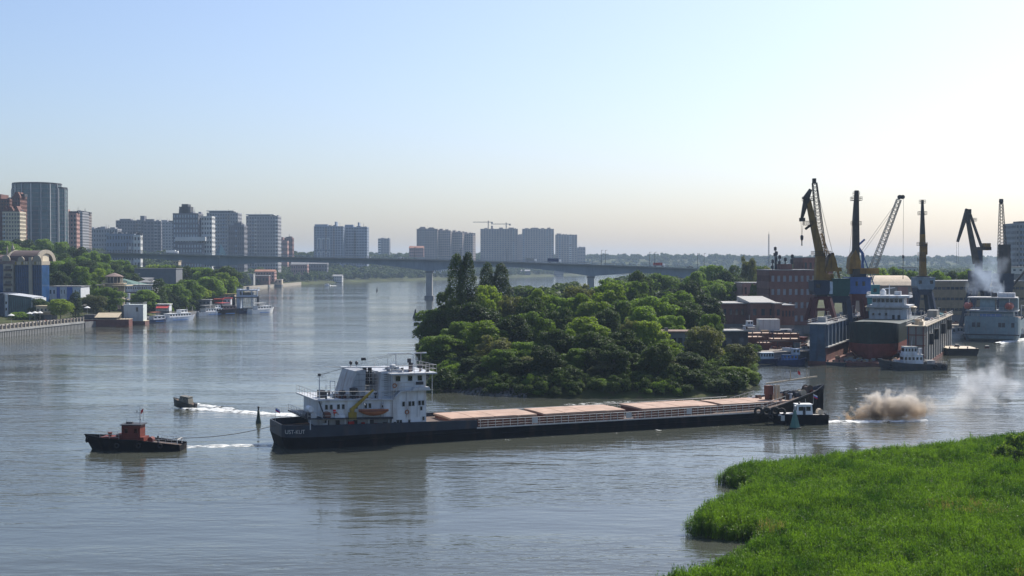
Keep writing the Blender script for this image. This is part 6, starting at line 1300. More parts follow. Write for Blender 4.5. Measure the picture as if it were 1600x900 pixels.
# halls behind the basin
t, w, h = shed(1352, 1424, 446, 492, 560, 22, HALLW, 'grey hall with a broad curved beige roof', ROOFB, name='hall', bays=1, slope=.01)
for o in [o for o in COL.objects if o.parent == t and o.name.startswith(('roof', 'window'))]: bpy.data.objects.remove(o)
pr = [(-.8 + 23.6 * i / 10, h + .05 + 4.2 * math.sin(math.pi * (i / 10)) ** .8) for i in range(11)]; MB().prism_x([(-.8, h - .1)] + pr + [(22.8, h - .1)], -w / 2 - .6, w / 2 + .6).build('roof', ROOFB, t)
MB().box(-w / 2 + .1, w / 2 - .1, -.2, 0, h * .52, h * .58).box(-w / 2 + .1, w / 2 - .1, -.12, 0, h * .2, h * .5).build('wall_band', CONCD, t); MB().box(w / 2 - 6, w / 2 - 1.5, -.3, .2, h * .3, h * .95).build('brick_bay', WPINK, t)
t, w, h = shed(1424, 1600, 442, 492, 575, 30, HALLY, 'long ochre hall with dark window bands behind the cranes', ROOFG, name='hall', floors=3, bays=26, band=.75, pier=.12)
shed(1580, 1640, 418, 428, 760, 20, WLIGHT, 'low white building at the foot of the grey slab', ROOFL, name='white_building', bays=6); shed(1412, 1432, 418, 430, 800, 12, WLIGHT, 'pale building glimpsed between trees beyond the hall', ROOFL, name='white_building', bays=3)
t, w, h = shed(1255, 1300, 405, 446, 600, 20, BRICKD, 'brick hall behind the tall yellow crane', ROOFG, name='hall', floors=2, bays=6)

# ---------------------------------------------------------------- harbour cranes
CYEL = mat('crane_yellow', (.20, .115, .022), rough=.65, var=.3, scale=.4, dirt=.6, dcol=(.07, .04, .02)); CDRK = mat('crane_dark', (.045, .04, .032), rough=.65, var=.3, dirt=.4, dcol=(.10, .06, .03)); CRED = mat('crane_red', (.085, .022, .022), rough=.7, var=.25, dirt=.4); CBLU = mat('crane_blue', (.03, .085, .24), rough=.55, var=.15, dirt=.3); CNAV = mat('crane_navy', (.022, .035, .06), rough=.65, var=.2, dirt=.3); CGRN = mat('crane_green', (.018, .075, .07), rough=.6, var=.15, dirt=.3)
def crane(u, d, z0, label):
    t = thing('harbour_crane', label, 'crane', (gx(u, d), d, z0), 0, 'harbour cranes around the dock'); X, Z = pl(u, d, z0); return t, X, Z
def portal(t, w0, w1, h, m, leg=1.0, dp=None):
    dp = dp or w0
    for sx in (-1, 1):
        for sy in (-1, 1): MB().bar((sx * w0 / 2, sy * dp / 2, 0), (sx * w1 / 2, sy * dp * .25, h * .92), leg, leg, leg * 1.2, leg * 1.2).build('portal_leg', m, t)
    MB().box(-w1 / 2 - .6, w1 / 2 + .6, -dp * .3, dp * .3, h * .86, h).build('portal_top', m, t)
    for sy in (-1, 1): MB().box(-w0 * .36, w0 * .36, sy * dp * .38 - .3, sy * dp * .38 + .3, h * .42, h * .5).build('portal_tie', m, t)
def house(t, x0, x1, y0, y1, z0, z1, m, wins=((.2, .4), (.6, .8)), roof=None):
    o = MB().prism_y([(x0 + (x1 - x0) * .1, z0), (x1 - (x1 - x0) * .1, z0), (x1, z0 + (z1 - z0) * .3), (x1, z1), (x0, z1), (x0, z0 + (z1 - z0) * .3)], y0, y1).build('machine_house', m, t)
    MB().box(x0 - .15, x1 + .15, y0 - .15, y1 + .15, z1, z1 + .25).build('roof', roof or m, o)
    for a, b in wins: MB().box(x0 + (x1 - x0) * a, x0 + (x1 - x0) * b, y0 - .07, y0 + .05, z0 + (z1 - z0) * .5, z0 + (z1 - z0) * .78).build('window', WING, o)
    return o
def platform(t, x, y, z, w):
    p = MB().box(x - w / 2, x + w / 2, y - w / 2, y + w / 2, z, z + .15).build('platform', CDRK, t); MB().railing([(x - w / 2, y - w / 2, z + .15), (x + w / 2, y - w / 2, z + .15), (x + w / 2, y + w / 2, z + .15), (x - w / 2, y + w / 2, z + .15), (x - w / 2, y - w / 2, z + .15)], 1.1, 1.2, .06).build('platform_railing', CDRK, p)
DT = 12.0
# tall yellow crane at the head of the dock wall
d = 396; t, X, Z = crane(1283, d, DT, 'tallest yellow crane with drooping beak jib and dark blue cabin over red portal'); portal(t, 7.2, 4.0, Z(463), CRED, 1.1)
MB().box(-1.6, 1.6, -1.6, 1.6, Z(463), Z(458)).build('slew_ring', DKMET, t); house(t, X(1268), X(1293), -3, 4, Z(460), Z(439), CNAV, ((.15, .4),)); MB().box(X(1293) + .05, X(1298), -2.6, 3, Z(459), Z(440)).build('cab_panel', mat('cab_pale', (.4, .48, .55), rough=.5), t)
MB().bar((X(1281), 0, Z(438)), (X(1281), 0, Z(396)), 3.2, 3.2, 2.4, 2.4).build('column', CYEL, t); MB().bar((X(1281), 0, Z(398)), (X(1262), 0, Z(312)), 2.2, 2.2, 1.4, 1.4).build('jib', CYEL, t)
MB().bar((X(1258), 0, Z(312)), (X(1266), 0, Z(296)), 1.8, 2.0, .9, .9).build('jib_head', CDRK, t); MB().bar((X(1260), 0, Z(310)), (X(1252.5), 0, Z(341)), 1.7, 1.7, .8, .8).build('beak', CDRK, t); MB().box(X(1249), X(1257), -.7, .7, Z(346), Z(340.5)).build('beak_head', CDRK, t)
for u in (1251, 1255): MB().tube((X(u), 0, Z(345)), (X(1252.7), 0, Z(368)), .05, n=4).build('hoist_rope', DKMET, t)
MB().lathe([(.2, Z(376)), (.45, Z(374)), (.5, Z(369)), (.2, Z(367))], 8, X(1252.7), 0).tube((X(1252.7), 0, Z(376)), (X(1252.7), 0, Z(384)), .2, n=6).build('hook_block', DKMET, t)
for u, v, w in ((1262, 314, 3.0), (1262, 352, 2.6), (1283, 399, 5.0)): platform(t, X(u), 0, Z(v), w)
MB().bar((X(1258), 0, Z(358)), (X(1266), 0, Z(352)), .7).build('rope_guide', CDRK, t)
ld = MB()
for k in range(16): ld.tube((X(1286) + .3, -1.6, Z(396 - k * 3)), (X(1290) + .5 - k * .05, -1.6, Z(394 - k * 3)), .08, n=3)
MB().lattice((X(1288), 0, Z(398)), (X(1281), 0, Z(366)), 2.4, 1.2, .12, 6).build('back_frame', CYEL, t); MB().prism_y([(X(1289), Z(420)), (X(1307), Z(420)), (X(1303), Z(403)), (X(1297), Z(396)), (X(1292), Z(408))], -2, 2).build('counterweight', CYEL, t); MB().box(X(1288), X(1312), -2.4, 2.4, Z(424), Z(418)).build('slew_platform', CYEL, t)
# lattice boom crane with green house just behind it
d = 412; t, X, Z = crane(1310, d, 3.2, 'lattice boomed crane with green machine house behind the tallest yellow crane'); portal(t, 8, 5, Z(462), CNAV, 1.2)
house(t, X(1297), X(1324), -3.5, 4, Z(462), Z(436), CGRN, ()); MB().lattice((X(1287), 0, Z(420)), (X(1272), 0, Z(286)), 2.6, 1.3, .15, 24).build('lattice_boom', CDRK, t); MB().box(X(1269), X(1274), -.7, .7, Z(287), Z(279)).build('boom_head', CDRK, t)
MB().tube((X(1273), 0, Z(283)), (X(1301), 0, Z(396)), .06, n=4).build('luffing_rope', DKMET, t); MB().bar((X(1290), 0, Z(436)), (X(1301), 0, Z(395)), .6).bar((X(1312), 0, Z(436)), (X(1301), 0, Z(395)), .6).build('gantry_frame', CYEL, t); MB().box(X(1286), X(1300), -2.5, 2.5, Z(438), Z(428)).build('boom_foot', CYEL, t)
# second yellow crane with blue cabin
d = 432; t, X, Z = crane(1340, d, 3.2, 'slender yellow crane seen end on with bright blue cabin over red legs'); portal(t, X(1357) - X(1327), 3.6, Z(459), CRED, 1.2)
house(t, X(1322), X(1357), -3, 4, Z(459), Z(434), CBLU, ((.32, .42), (.62, .74))); MB().box(X(1331), X(1352), -1.5, 2, Z(434) + .26, Z(428)).build('roof_house', CNAV, t)
MB().prism_y([(X(1324), Z(420)), (X(1342), Z(420)), (X(1342), Z(408)), (X(1334), Z(390)), (X(1326), Z(402))], -2.4, 2).build('counterweight', CYEL, t); MB().bar((X(1336), -1, Z(432)), (X(1335.5), -1, Z(350)), 2.2, 2.2, 1.9, 1.9).build('jib', CDRK, t); MB().bar((X(1335.5), -1, Z(350)), (X(1336.5), -1, Z(298)), 1.9, 1.9, 1.2, 1.2).build('jib_top', CDRK, t)
for v, w in ((314, 3.2), (352, 2.8), (306, 1.8)): platform(t, X(1336), -1, Z(v), w)
for u in (1329, 1332): MB().tube((X(u + 3), -1, Z(316)), (X(u - 3), -1, Z(400)), .05, n=4).build('hoist_rope', DKMET, t)
MB().box(X(1326), X(1372), -1, 2, Z(428), Z(419)).build('slew_platform', CYEL, t)
# crawler crane with leaning lattice boom
d = 452; t, X, Z = crane(1362, d, 3.2, 'teal crawler crane with pale lattice boom leaning to the right'); house(t, X(1348), X(1372), -2, 2, Z(466), Z(446), TEALP, ((.6, .8),)); 
for s in (-1, 1): MB().box(X(1346), X(1374), s * 2.2 - .5, s * 2.2 + .5, 0, 1.6).build('crawler_track', DKMET, t)
MB().box(X(1352), X(1368), -2, 2, 1.0, Z(465)).build('undercarriage', TEALP, t)
MB().lattice((X(1356), 0, Z(440)), (X(1404), 0, Z(312)), 2.2, 1.4, .14, 22).build('lattice_boom', mat('boom_grey', (.22, .22, .20), rough=.6), t)
for u in (1405, 1409.5): MB().tube((X(u), -.4, Z(308)), (X(u), .4, Z(308)), .75, n=12).build('sheave', CDRK, t)
MB().tube((X(1411), 0, Z(308)), (X(1411), 0, Z(400)), .05, n=4).tube((X(1411), 0, Z(400)), (X(1411), 0, Z(436)), .12, n=4).build('hoist_rope', DKMET, t); MB().lathe([(.2, Z(404)), (.4, Z(403)), (.4, Z(399)), (.1, Z(398))], 8, X(1411), 0).build('hook_block', DKMET, t)
MB().tube((X(1346), 0, Z(392)), (X(1402), 0, Z(314)), .05, n=4).tube((X(1349), 0, Z(394)), (X(1404), 0, Z(316)), .04, n=4).build('pendant_rope', DKMET, t); MB().bar((X(1352), 0, Z(446)), (X(1346), 0, Z(392)), .5).bar((X(1346), 0, Z(392)), (X(1366), 0, Z(446)), .3).build('gantry_frame', CBLU, t)
MB().bar((X(1341), 1, Z(384)), (X(1352), 1, Z(374)), .6, .6).bar((X(1341), 1, Z(385)), (X(1350), 1, Z(398)), .8, .8).bar((X(1350), 1, Z(398)), (X(1346), 1, Z(440)), .7, .7).build('knuckle_arm', CBLU, t)
# slim crane with grey cabin
d = 470; t, X, Z = crane(1441, d, 3.2, 'slim yellow and dark crane with grey blue cabin right of the curved hall'); portal(t, 9.5, 4.5, Z(450), CNAV, 1.3)
house(t, X(1429), X(1457), -3, 4, Z(452), Z(434), mat('cab_grey', (.18, .24, .29), rough=.6, dirt=.3), ((.1, .26), (.72, .88))); MB().box(X(1432), X(1450), -2, 2, Z(434) + .26, Z(431)).build('roof_house', DKMET, t)
MB().bar((X(1442), 0, Z(434)), (X(1441), 0, Z(366)), 2.2, 2.2, 1.6, 1.6).build('column', CYEL, t); MB().bar((X(1441), 0, Z(366)), (X(1440.5), 0, Z(313)), 1.6, 1.6, .7, .7).build('jib', CDRK, t)
for v, w in ((318, 1.8), (336, 2.6), (384, 3.0), (400, 2.4), (408, 2.6)): platform(t, X(1440.5), 0, Z(v), w)
MB().box(X(1442), X(1448), -.8, .8, Z(398), Z(380)).build('winch_box', CYEL, t)
# bent dark crane
d = 520; t, X, Z = crane(1530, d, 3.2, 'dark gooseneck crane with folded beak jib standing in the ship smoke'); portal(t, 11, 5, Z(446), CNAV, 1.4); house(t, X(1518), X(1545), -3, 4, Z(446), Z(424), CNAV, ())
MB().bar((X(1529), 0, Z(424)), (X(1529), 0, Z(388)), 2.4).build('column', CNAV, t); MB().bar((X(1524), -1, Z(412)), (X(1508), -1, Z(332)), 2.2, 2.2, 1.3, 1.3).build('jib', CDRK, t); MB().bar((X(1510), -1, Z(327)), (X(1494.5), -1, Z(378)), 1.5, 1.7, .9, .9).build('beak', CDRK, t); MB().box(X(1507), X(1515), -1.6, -.4, Z(333), Z(327)).build('jib_head', CDRK, t)
MB().bar((X(1513), -1, Z(333)), (X(1532), -1, Z(386)), .9).build('tie_arm', CDRK, t); MB().box(X(1520), X(1546), -2, 2, Z(391), Z(386)).build('counterweight_beam', CDRK, t); MB().box(X(1536), X(1545), -2, 2, Z(391), Z(380)).build('counterweight', CYEL, t); platform(t, X(1518), -1, Z(346), 2.4)
for u in (1493, 1496): MB().tube((X(u), -1, Z(379)), (X(u), -1, Z(412)), .05, n=4).build('hoist_rope', DKMET, t)
# far lattice crane
d = 545; t, X, Z = crane(1567, d, 3.2, 'dark crane with upright lattice boom at the right end of the row'); portal(t, 10, 5, Z(452), CNAV, 1.4); house(t, X(1556), X(1580), -3, 4, Z(452), Z(428), CNAV, ()); MB().box(X(1561), X(1577), -2, 2, Z(428), Z(404)).build('tower', CDRK, t)
MB().lattice((X(1566), 0, Z(408)), (X(1563.5), 0, Z(318)), 3.2, 1.2, .15, 18).build('lattice_boom', CDRK, t); MB().lathe([(.5, Z(319)), (1.0, Z(316)), (.9, Z(311))], 8, X(1563.5), 0).build('boom_head', CDRK, t); MB().box(X(1562), X(1576), -2, 2, Z(404), Z(382)).build('machine_cab', CDRK, t); MB().bar((X(1604), 0, Z(420)), (X(1578), 0, Z(452)), .8).build('loading_arm', CDRK, t)
# thin mast on the skyline
t = thing('radio_mast', 'thin radio mast rising above the wood', 'mast', (gx(1201, 900), 900, 3)); MB().lattice((0, 0, 0), (0, 0, gz(366, 900) - 3), 1.0, .5, .10, 30).build('mast', GALV, t); MB().tube((0, 0, gz(366, 900) - 3), (0, 0, gz(362, 900) - 3), .08).build('aerial', DKMET, t)
# ------------------------------------------------------------------ left river front
STONE = mat('cream_stone', (.33, .29, .23), rough=.85, var=.12, scale=.3, dirt=.35); BRNR = mat('brown_roof', (.085, .06, .055), rough=.8, var=.2, dirt=.2); GRNR = mat('green_roof', (.07, .13, .11), rough=.75, var=.15, dirt=.3); ROSER = mat('dusty_roof', (.20, .145, .125), rough=.85, var=.15, dirt=.3)
CANV = mat('white_canvas', (.62, .61, .58), rough=.8, var=.06, dirt=.15); BCANV = mat('beige_canvas', (.42, .35, .24), rough=.85, var=.1, dirt=.2); RCANV = mat('red_canvas', (.48, .06, .06), rough=.8, var=.12, dirt=.15); OCANV = mat('orange_canvas', (.50, .20, .13), rough=.8, var=.1, dirt=.15)
def promenade():
    a = Vector((*gp(-70, 535.5), 0)); b = Vector((*gp(131, 513), 0)); L = (b - a).length; rz = math.atan2(b.y - a.y, b.x - a.x)
    t = thing('promenade', 'riverside promenade deck on concrete piles with pale pillars and dark railing', 'promenade', a, rz)
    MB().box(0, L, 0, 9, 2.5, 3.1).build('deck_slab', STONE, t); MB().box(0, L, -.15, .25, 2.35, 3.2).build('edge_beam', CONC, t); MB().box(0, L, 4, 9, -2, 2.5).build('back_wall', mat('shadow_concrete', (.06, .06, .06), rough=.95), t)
    pm = MB().box(-.3, .3, -.05, .5, 3.1, 5.0).box(-.38, .38, -.12, .57, 5.0, 5.2).mesh('pillar', STONE); rm = MB().box(.3, 2.8, .1, .2, 4.5, 4.65).box(.3, 2.8, .1, .2, 3.3, 3.42)
    for k in range(12): rm.box(.45 + k * .2, .52 + k * .2, .12, .18, 3.4, 4.5)
    rm = rm.mesh('railing_panel', DKMET); im = MB().box(-.28, .28, .1, .7, -2, 2.4).mesh('pile', CONC)
    n = int(L / 3.1)
    for k in range(n):
        put('pillar', pm, t, (L - .5 - k * 3.1, 0, 0)); put('railing_panel', rm, t, (L - .5 - (k + 1) * 3.1, 0, 0))
    for k in range(int(L / 1.35)): put('pile', im, t, (L - .4 - k * 1.35, 0, 0))
    MB().box(L - .6, L, .3, 9, -2, 2.5).build('end_wall', CONCD, t)
promenade()
a_, b_ = gp(-70, 535.5), gp(131, 513)
MB().prism([(a_[0] - 3, a_[1] + 8.8), (b_[0] - 3, b_[1] + 8.8), (b_[0] - 14, b_[1] + 38), (a_[0] - 16, a_[1] + 48)], 1.0, 3.45).build('promenade_pavement', mat('paving', (.24, .21, .18), rough=.9, var=.2, dirt=0), kind='structure')
quaywall('bank_wall', P2((131, 512), (200, 506), (245, 501), (330, 491), (368, 485), (377, 470), (367, 453.7)), 2.6, CONCD); quaywall('far_quay_wall', P2((367, 453.5), (420, 449.3), (470, 444.6)), 3.4, STONE)
def terr(u, v, d): return gz(v, d)
# hotel
def hotel():
    d = 655; zb = 6.0; uc = 46; t = thing('hotel', 'blue glass hotel with cream bays and a big brown barrel roof', 'hotel', (gx(uc, d), d, zb), -.06); X, Z = pl(uc, d, zb)
    h = Z(414); MB().box(X(24), X(66), 0, 9, 0, h).build('glazing', GLB, t)
    for k in range(13):
        x = X(24.5 + k * 3.42); MB().box(x - .22, x + .22, -.35, 0, 0, h).build('mullion', mat('mullion_blue', (.03, .07, .14), rough=.5), t)
    fl = MB()
    for k in range(1, 7): fl.box(X(24), X(66), -.2, 0, h * k / 7 - .12, h * k / 7 + .12)
    fl.build('floor_line', CNAV, t, kind='stuff')
    MB().box(X(22), X(66.6), -.8, 9.5, h, h + 1.9).build('cornice', STONE, t)
    for k in range(12): MB().box(X(24.5 + k * 3.45), X(26.4 + k * 3.45), -1.0, -.75, h + .25, h + 1.7).build('cornice_panel', YELLOW if k % 3 == 0 else WCREAM, t)
    MB().box(X(46.5), X(51.5), -1.3, 1, 0, h + 4).build('bay', STONE, t); b2 = MB().box(X(6), X(21.8), -1.5, 16, 0, h + .5).build('side_bay', STONE, t)
    for k in range(6): MB().box(X(8), X(20), -2.4, -1.5, h * k / 6 + .8, h * k / 6 + 1.7).build('balcony', BRNR, b2); MB().box(X(9.5), X(18.5), -1.56, -1.4, h * k / 6 + 1.9, h * k / 6 + 3.2).build('balcony_door', GLD, b2)
    MB().box(X(-14), X(5.9), 0, 16, 0, Z(409)).build('west_glazing', GLB, t)
    n = 12; x0, x1 = X(12), X(58); r = 10.5; zc = h + 1.9; hh = Z(391) - zc
    MB().loft([[(x, 10 + r * math.cos(math.pi * i / n), zc + hh * math.sin(math.pi * i / n)) for i in range(n + 1)] for x in (x0, x1)]).build('barrel_roof', BRNR, t)
    for x, rr in ((x1, 1.06), (x0 - .5, 1.03)):
        ring = [[(x + o, 10 + r * q * math.cos(math.pi * i / n), zc + hh * q * math.sin(math.pi * i / n)) for i in range(n + 1)] for o, q in ((0, rr), (1.0, rr), (1.0, .72), (0, .72), (0, rr))]; MB().loft(ring, cap=False, closed=False).build('arch_gable', STONE, t)
    MB().box(x1 - .1, x1 + .3, 6, 14, zc, zc + hh * .66).build('gable_wall', WCREAM, t)
    n = 10; MB().loft([[(X(uu), 5 + 6 * math.cos(math.pi * i / n), h + .5 + (Z(398) - h - .5) * math.sin(math.pi * i / n)) for i in range(n + 1)] for uu in (-12, 24)]).build('small_barrel_roof', ROSER, t)
    for u, w in ((10, 5), (34, 4), (60, 5)): MB().prism_y([(X(u) + w * .5 * math.cos(a) * .9, h + 1.9 + w * .62 * math.sin(a)) for a in np.linspace(0, math.pi, 8)], -1.2, -.3).build('dormer_arch', STONE, t)
    MB().lathe([(1.0, zc + hh * .6), (.8, Z(390)), (1.1, Z(389)), (.3, Z(383)), (.05, Z(379))], 8, X(11), 6).build('turret', STONE, t); MB().lathe([(.6, zc), (.5, Z(388)), (.1, Z(384))], 8, X(2), 6).build('turret', STONE, t)
hotel()
def pavilion():
    d = 604; uc = 30; zb = 3.2; t = thing('glass_pavilion', 'low green glass pavilion with white end walls beside the promenade', 'building', (gx(uc, d), d, zb)); X, Z = pl(uc, d, zb)
    MB().prism_y([(X(13), 0), (X(49.5), 0), (X(49.5), Z(466)), (X(13), Z(461))], 0, 14).build('glazing', GLT, t)
    for k in range(11): MB().box(X(13.5 + k * 3.5), X(13.9 + k * 3.5), -.2, 0, 0, Z(461.3 + k * .45)).build('mullion', CNAV, t)
    MB().box(X(-12), X(8), -2, 14, 0, Z(458)).build('dark_wing', CNAV, t); w = MB().box(X(8.1), X(13), -1, 14, 0, Z(459.5)).build('end_wall', SHIPW, t)
    for v in (471, 481): MB().box(X(9.6), X(11.8), -1.08, -.9, Z(v + 4), Z(v)).build('window', WING, w)
    w = MB().box(X(49.6), X(55), -.6, 14, 0, Z(466)).build('end_wall', SHIPW, t); MB().box(X(51), X(53.5), -.68, -.5, Z(488), Z(472)).build('window', WING, w); MB().prism_y([(X(12), Z(460)), (X(50.5), Z(465.2)), (X(50.5), Z(464.5)), (X(12), Z(459.3))], -.8, 14.5).build('roof_edge', SHIPW2, t)
pavilion()
t, w, h = shed(76, 126, 448, 468, 668, 14, mat('house_white', (.55, .57, .60), rough=.75, var=.08, dirt=.25), 'white house with two bright blue panels behind the promenade trees', ROOFG, name='house', bays=9)
X, Z = pl(101, 668, gz(468, 668)); 
for a, b in ((89, 93.5), (105, 113)): MB().box(X(a), X(b), -.5, .1, 0, h * .98).build('blue_panel', mat('panel_blue', (.06, .12, .36), rough=.6, var=.1, dirt=.2), t)
for k in range(6): MB().box(X((94.5, 98, 101.5, 115, 118.5, 122)[k]), X((96, 99.5, 103, 116.5, 120, 123.5)[k]), -.42, -.2, h * .3, h * .8).build('pilaster', SHIPW, t)
def hip(u0, u1, v_eave, v_ridge, d, dp, label, roofm, wall, vb, name='house', bays=10):
    t, w, h = shed(u0, u1, v_eave, vb, d, dp, wall, label, roofm, name=name, bays=bays)
    for o in [o for o in COL.objects if o.parent == t and o.name.startswith('roof')]: bpy.data.objects.remove(o)
    z1 = gz(v_ridge, d) - gz(vb, d); e = 1.0; k = dp * .5
    MB().loft([[(-w / 2 - e, -e, h), (w / 2 + e, -e, h), (w / 2 + e, dp + e, h), (-w / 2 - e, dp + e, h)], [(-w / 2 + k, dp * .42, z1), (w / 2 - k, dp * .42, z1), (w / 2 - k, dp * .58, z1), (-w / 2 + k, dp * .58, z1)]]).build('roof', roofm, t); return t, w, h
hip(80, 146, 448, 437, 715, 26, 'long low building with dusty brown hip roof behind the white house', ROSER, WBRN, 460); hip(140, 218, 448, 436, 725, 26, 'long low building with dark green hip roof around the rotunda', GRNR, WLIGHT, 458)
shed(196, 238, 446, 456, 700, 12, SHIPW, 'long low white building right of the rotunda', ROOFL, name='house', bays=12)
hip(215, 236, 441, 434, 760, 16, 'small grey hipped house below the long grey hall', ROOFG, WLIGHT, 452, bays=4)
shed(210, 275, 420, 444, 815, 16, mat('hall_grey', (.155, .165, .18), rough=.85, var=.08, dirt=.2), 'long plain grey hall below the bridge', ROOFG, name='hall', bays=0)
shed(133, 150, 431, 440, 745, 10, BEIGE, 'small flat roofed pavilion behind the brown hip roof', ROOFL, name='pavilion', bays=3); shed(270, 279, 408, 414, 980, 8, BEIGE, 'small cream house in the trees below the bridge', BCANV, name='house', bays=2)
# rotunda restaurant with terraces
def rotunda():
    d = 668; uc = 171; zb = 5; t = thing('rotunda_restaurant', 'round two tier restaurant rotunda with beige terrace roofs among trees', 'restaurant', (gx(uc, d), d + 8, zb)); X, Z = pl(uc, d, zb)
    MB().lathe([(5.4, 0), (5.4, Z(444))], 14).build('drum', STONE, t); MB().lathe([(6.4, Z(444)), (6.4, Z(442.5))], 14).build('balcony_slab', BEIGE, t)
    for k in range(14): a = 2 * math.pi * k / 14; MB().tube((4.2 * math.cos(a), 4.2 * math.sin(a), Z(442.5)), (4.2 * math.cos(a), 4.2 * math.sin(a), Z(433)), .22, n=6).build('column', STONE, t)
    MB().lathe([(3.0, Z(442.5)), (3.0, Z(433))], 12).build('lantern_glazing', GLD, t); MB().lathe([(4.8, Z(433)), (4.8, Z(432)), (2.2, Z(428.5)), (.2, Z(426.5))], 14).build('roof', ROSER, t)
    rl = [(6.3 * math.cos(a), 6.3 * math.sin(a), Z(442.5)) for a in np.linspace(0, 2 * math.pi, 15)]; MB().railing(rl, 1.1, 1.4, .05).build('balcony_railing', DKMET, t)
    for u0, u1, v, y0, y1 in ((150, 163, 446, -9, 0), (176, 199, 447, -10, 2), (186, 206, 468, -16, -6)):
        o = MB().box(X(u0), X(u1), y0, y1, Z(v), Z(v) + .45).build('terrace_roof', BCANV, t); MB().box(X(u0) + .2, X(u1) - .2, y0 + .4, y1, 0, .8).build('terrace_deck', BRNR, o)
        for uu in (u0 + 1, (u0 + u1) / 2, u1 - 1): MB().tube((X(uu), y0 + .3, 0), (X(uu), y0 + .3, Z(v)), .14, n=6).build('terrace_post', DKMET, o)
    MB().lathe([(1.1, Z(470)), (1.1, Z(458))], 12, X(203.5), -12).build('tank', SHIPW, t)
rotunda()
t, w, h = shed(56, 80, 479, 492, 596, 8, BEIGE, 'beige terraced cafe with flat roofs by the promenade', BCANV, name='cafe', bays=4); MB().box(-w * .3, w * .55, -3, 0, h * .3, h * .45).build('terrace_canopy', BCANV, t)
def umbrella(u, v, d, w, label):
    t = thing('parasol', label, 'parasol', (gx(u, d), d, 3.1), 0, 'white parasols on the promenade'); z = gz(v, d) - 3.1; MB().tube((0, 0, 0), (0, 0, z), .06, n=5).build('pole', RAILW, t); MB().lathe([(w / 2, z - .1), (w / 2, z + .05), (.1, z + .8)], 8).build('canopy', CANV, t)
for u, v, d, w, s in ((17, 493, 566, 3.2, 'white parasol nearest the dark glass wing'), (46, 490, 582, 3.0, 'white parasol right of the clipped hedge'), (54, 489, 584, 3.4, 'wide white parasol in the middle of the promenade group'), (62, 489, 586, 3.0, 'white parasol in front of the beige cafe'), (136, 481, 604, 3.2, 'white parasol right of the dark conifer')): umbrella(u, v, d, w, s)
for i, u in enumerate((36, 58, 71, 88, 97, 111, 122)):
    dd = gp(u, 522 - (u - 21) * .1)[1]; person(u, 560 + i * 4, 3.1, 1.7, ('person strolling on the promenade beside the hedge', 'person standing by the railing below the white parasols', 'person walking in front of the beige cafe', 'person by the railing left of the round bright tree', 'person under the round bright tree', 'person between the round tree and the conifer', 'person at the right end of the promenade')[i], (CL1, CL2, FR, FW, CL1, FR, CL2)[i], CL1, i * .7)
# floating restaurant, white box, boats
def floatdeck(u0, u1, v_deck, d, dp, label, m, name='pontoon', rz=0.0):
    w = (u1 - u0) / F * d; zd = gz(v_deck, d); t = thing(name, label, 'pontoon', (gx((u0 + u1) / 2, d), d, 0), rz); MB().box(-w / 2, w / 2, 0, dp, -.5, zd).build('hull', m, t); MB().box(-w / 2 - .1, w / 2 + .1, -.1, dp + .1, zd, zd + .15).build('deck', BEIGE, t); return t, w, zd
t, w, z = floatdeck(131, 200, 499.5, 597, 9, 'brick red floating restaurant with beige awning', mat('float_red', (.13, .05, .04), rough=.7, dirt=.35), 'floating_restaurant', .10)
X, Z = pl(165.5, 597, 0); MB().prism_x([(-.5, Z(496.5)), (8, Z(490)), (8, Z(489.5)), (-.5, Z(496))], X(148), X(184)).build('awning', BCANV, t)
for u in range(149, 186, 5): MB().tube((X(u), .2, z), (X(u), .2, Z(496.3)), .1, n=5).build('awning_post', DKMET, t)
MB().box(X(149), X(183), 4, 8, z, Z(493)).build('bar_room', mat('dark_wood', (.045, .035, .03), rough=.8), t); MB().box(X(131), X(147), 1, 8, z, Z(492)).build('dark_cabin', DKMET, t); MB().railing([(X(131), .1, z + .15), (X(200), .1, z + .15)], 1, 1.4, .05).build('railing', DKMET, t)
t, w, z = floatdeck(190, 226, 502, 612, 9, 'white ribbed floating box house with small dark windows', mat('float_rust', (.12, .06, .05), rough=.8, dirt=.3), 'floating_house', .06); X, Z = pl(208, 612, 0)
b = MB().box(X(193), X(223), .3, 8, z + .1, Z(476)).build('house', mat('ribbed_white', (.50, .54, .52), rough=.6, var=.08, dirt=.3), t); rb = MB()
for k in range(26): rb.box(X(193.5) + k * .35, X(193.5) + k * .35 + .12, .22, .3, z + .15, Z(476.2))
rb.build('wall_rib', SHIPW2, b, kind='stuff'); MB().box(X(212), X(215), .15, .35, Z(487), Z(480)).build('window', WING, b); MB().railing([(X(193), .4, Z(476)), (X(223), .4, Z(476)), (X(223), 8, Z(476))], 1.0, 1.3, .05).build('roof_railing', GALV, b); MB().box(X(196), X(200), 2, 4, Z(476), Z(473.5)).build('roof_box', SHIPW2, b)
MB().box(X(189), X(192.8), 1, 7, z, Z(478)).build('dark_porch', DKMET, t)
t = thing('rowing_boat', 'small rust red boat beside the floating restaurant', 'boat', (gx(181, 590), 590, 0), .1); hull_shape(5.5, 1.8, .9, .6, .7, OXIDE, t, bulw=.2)
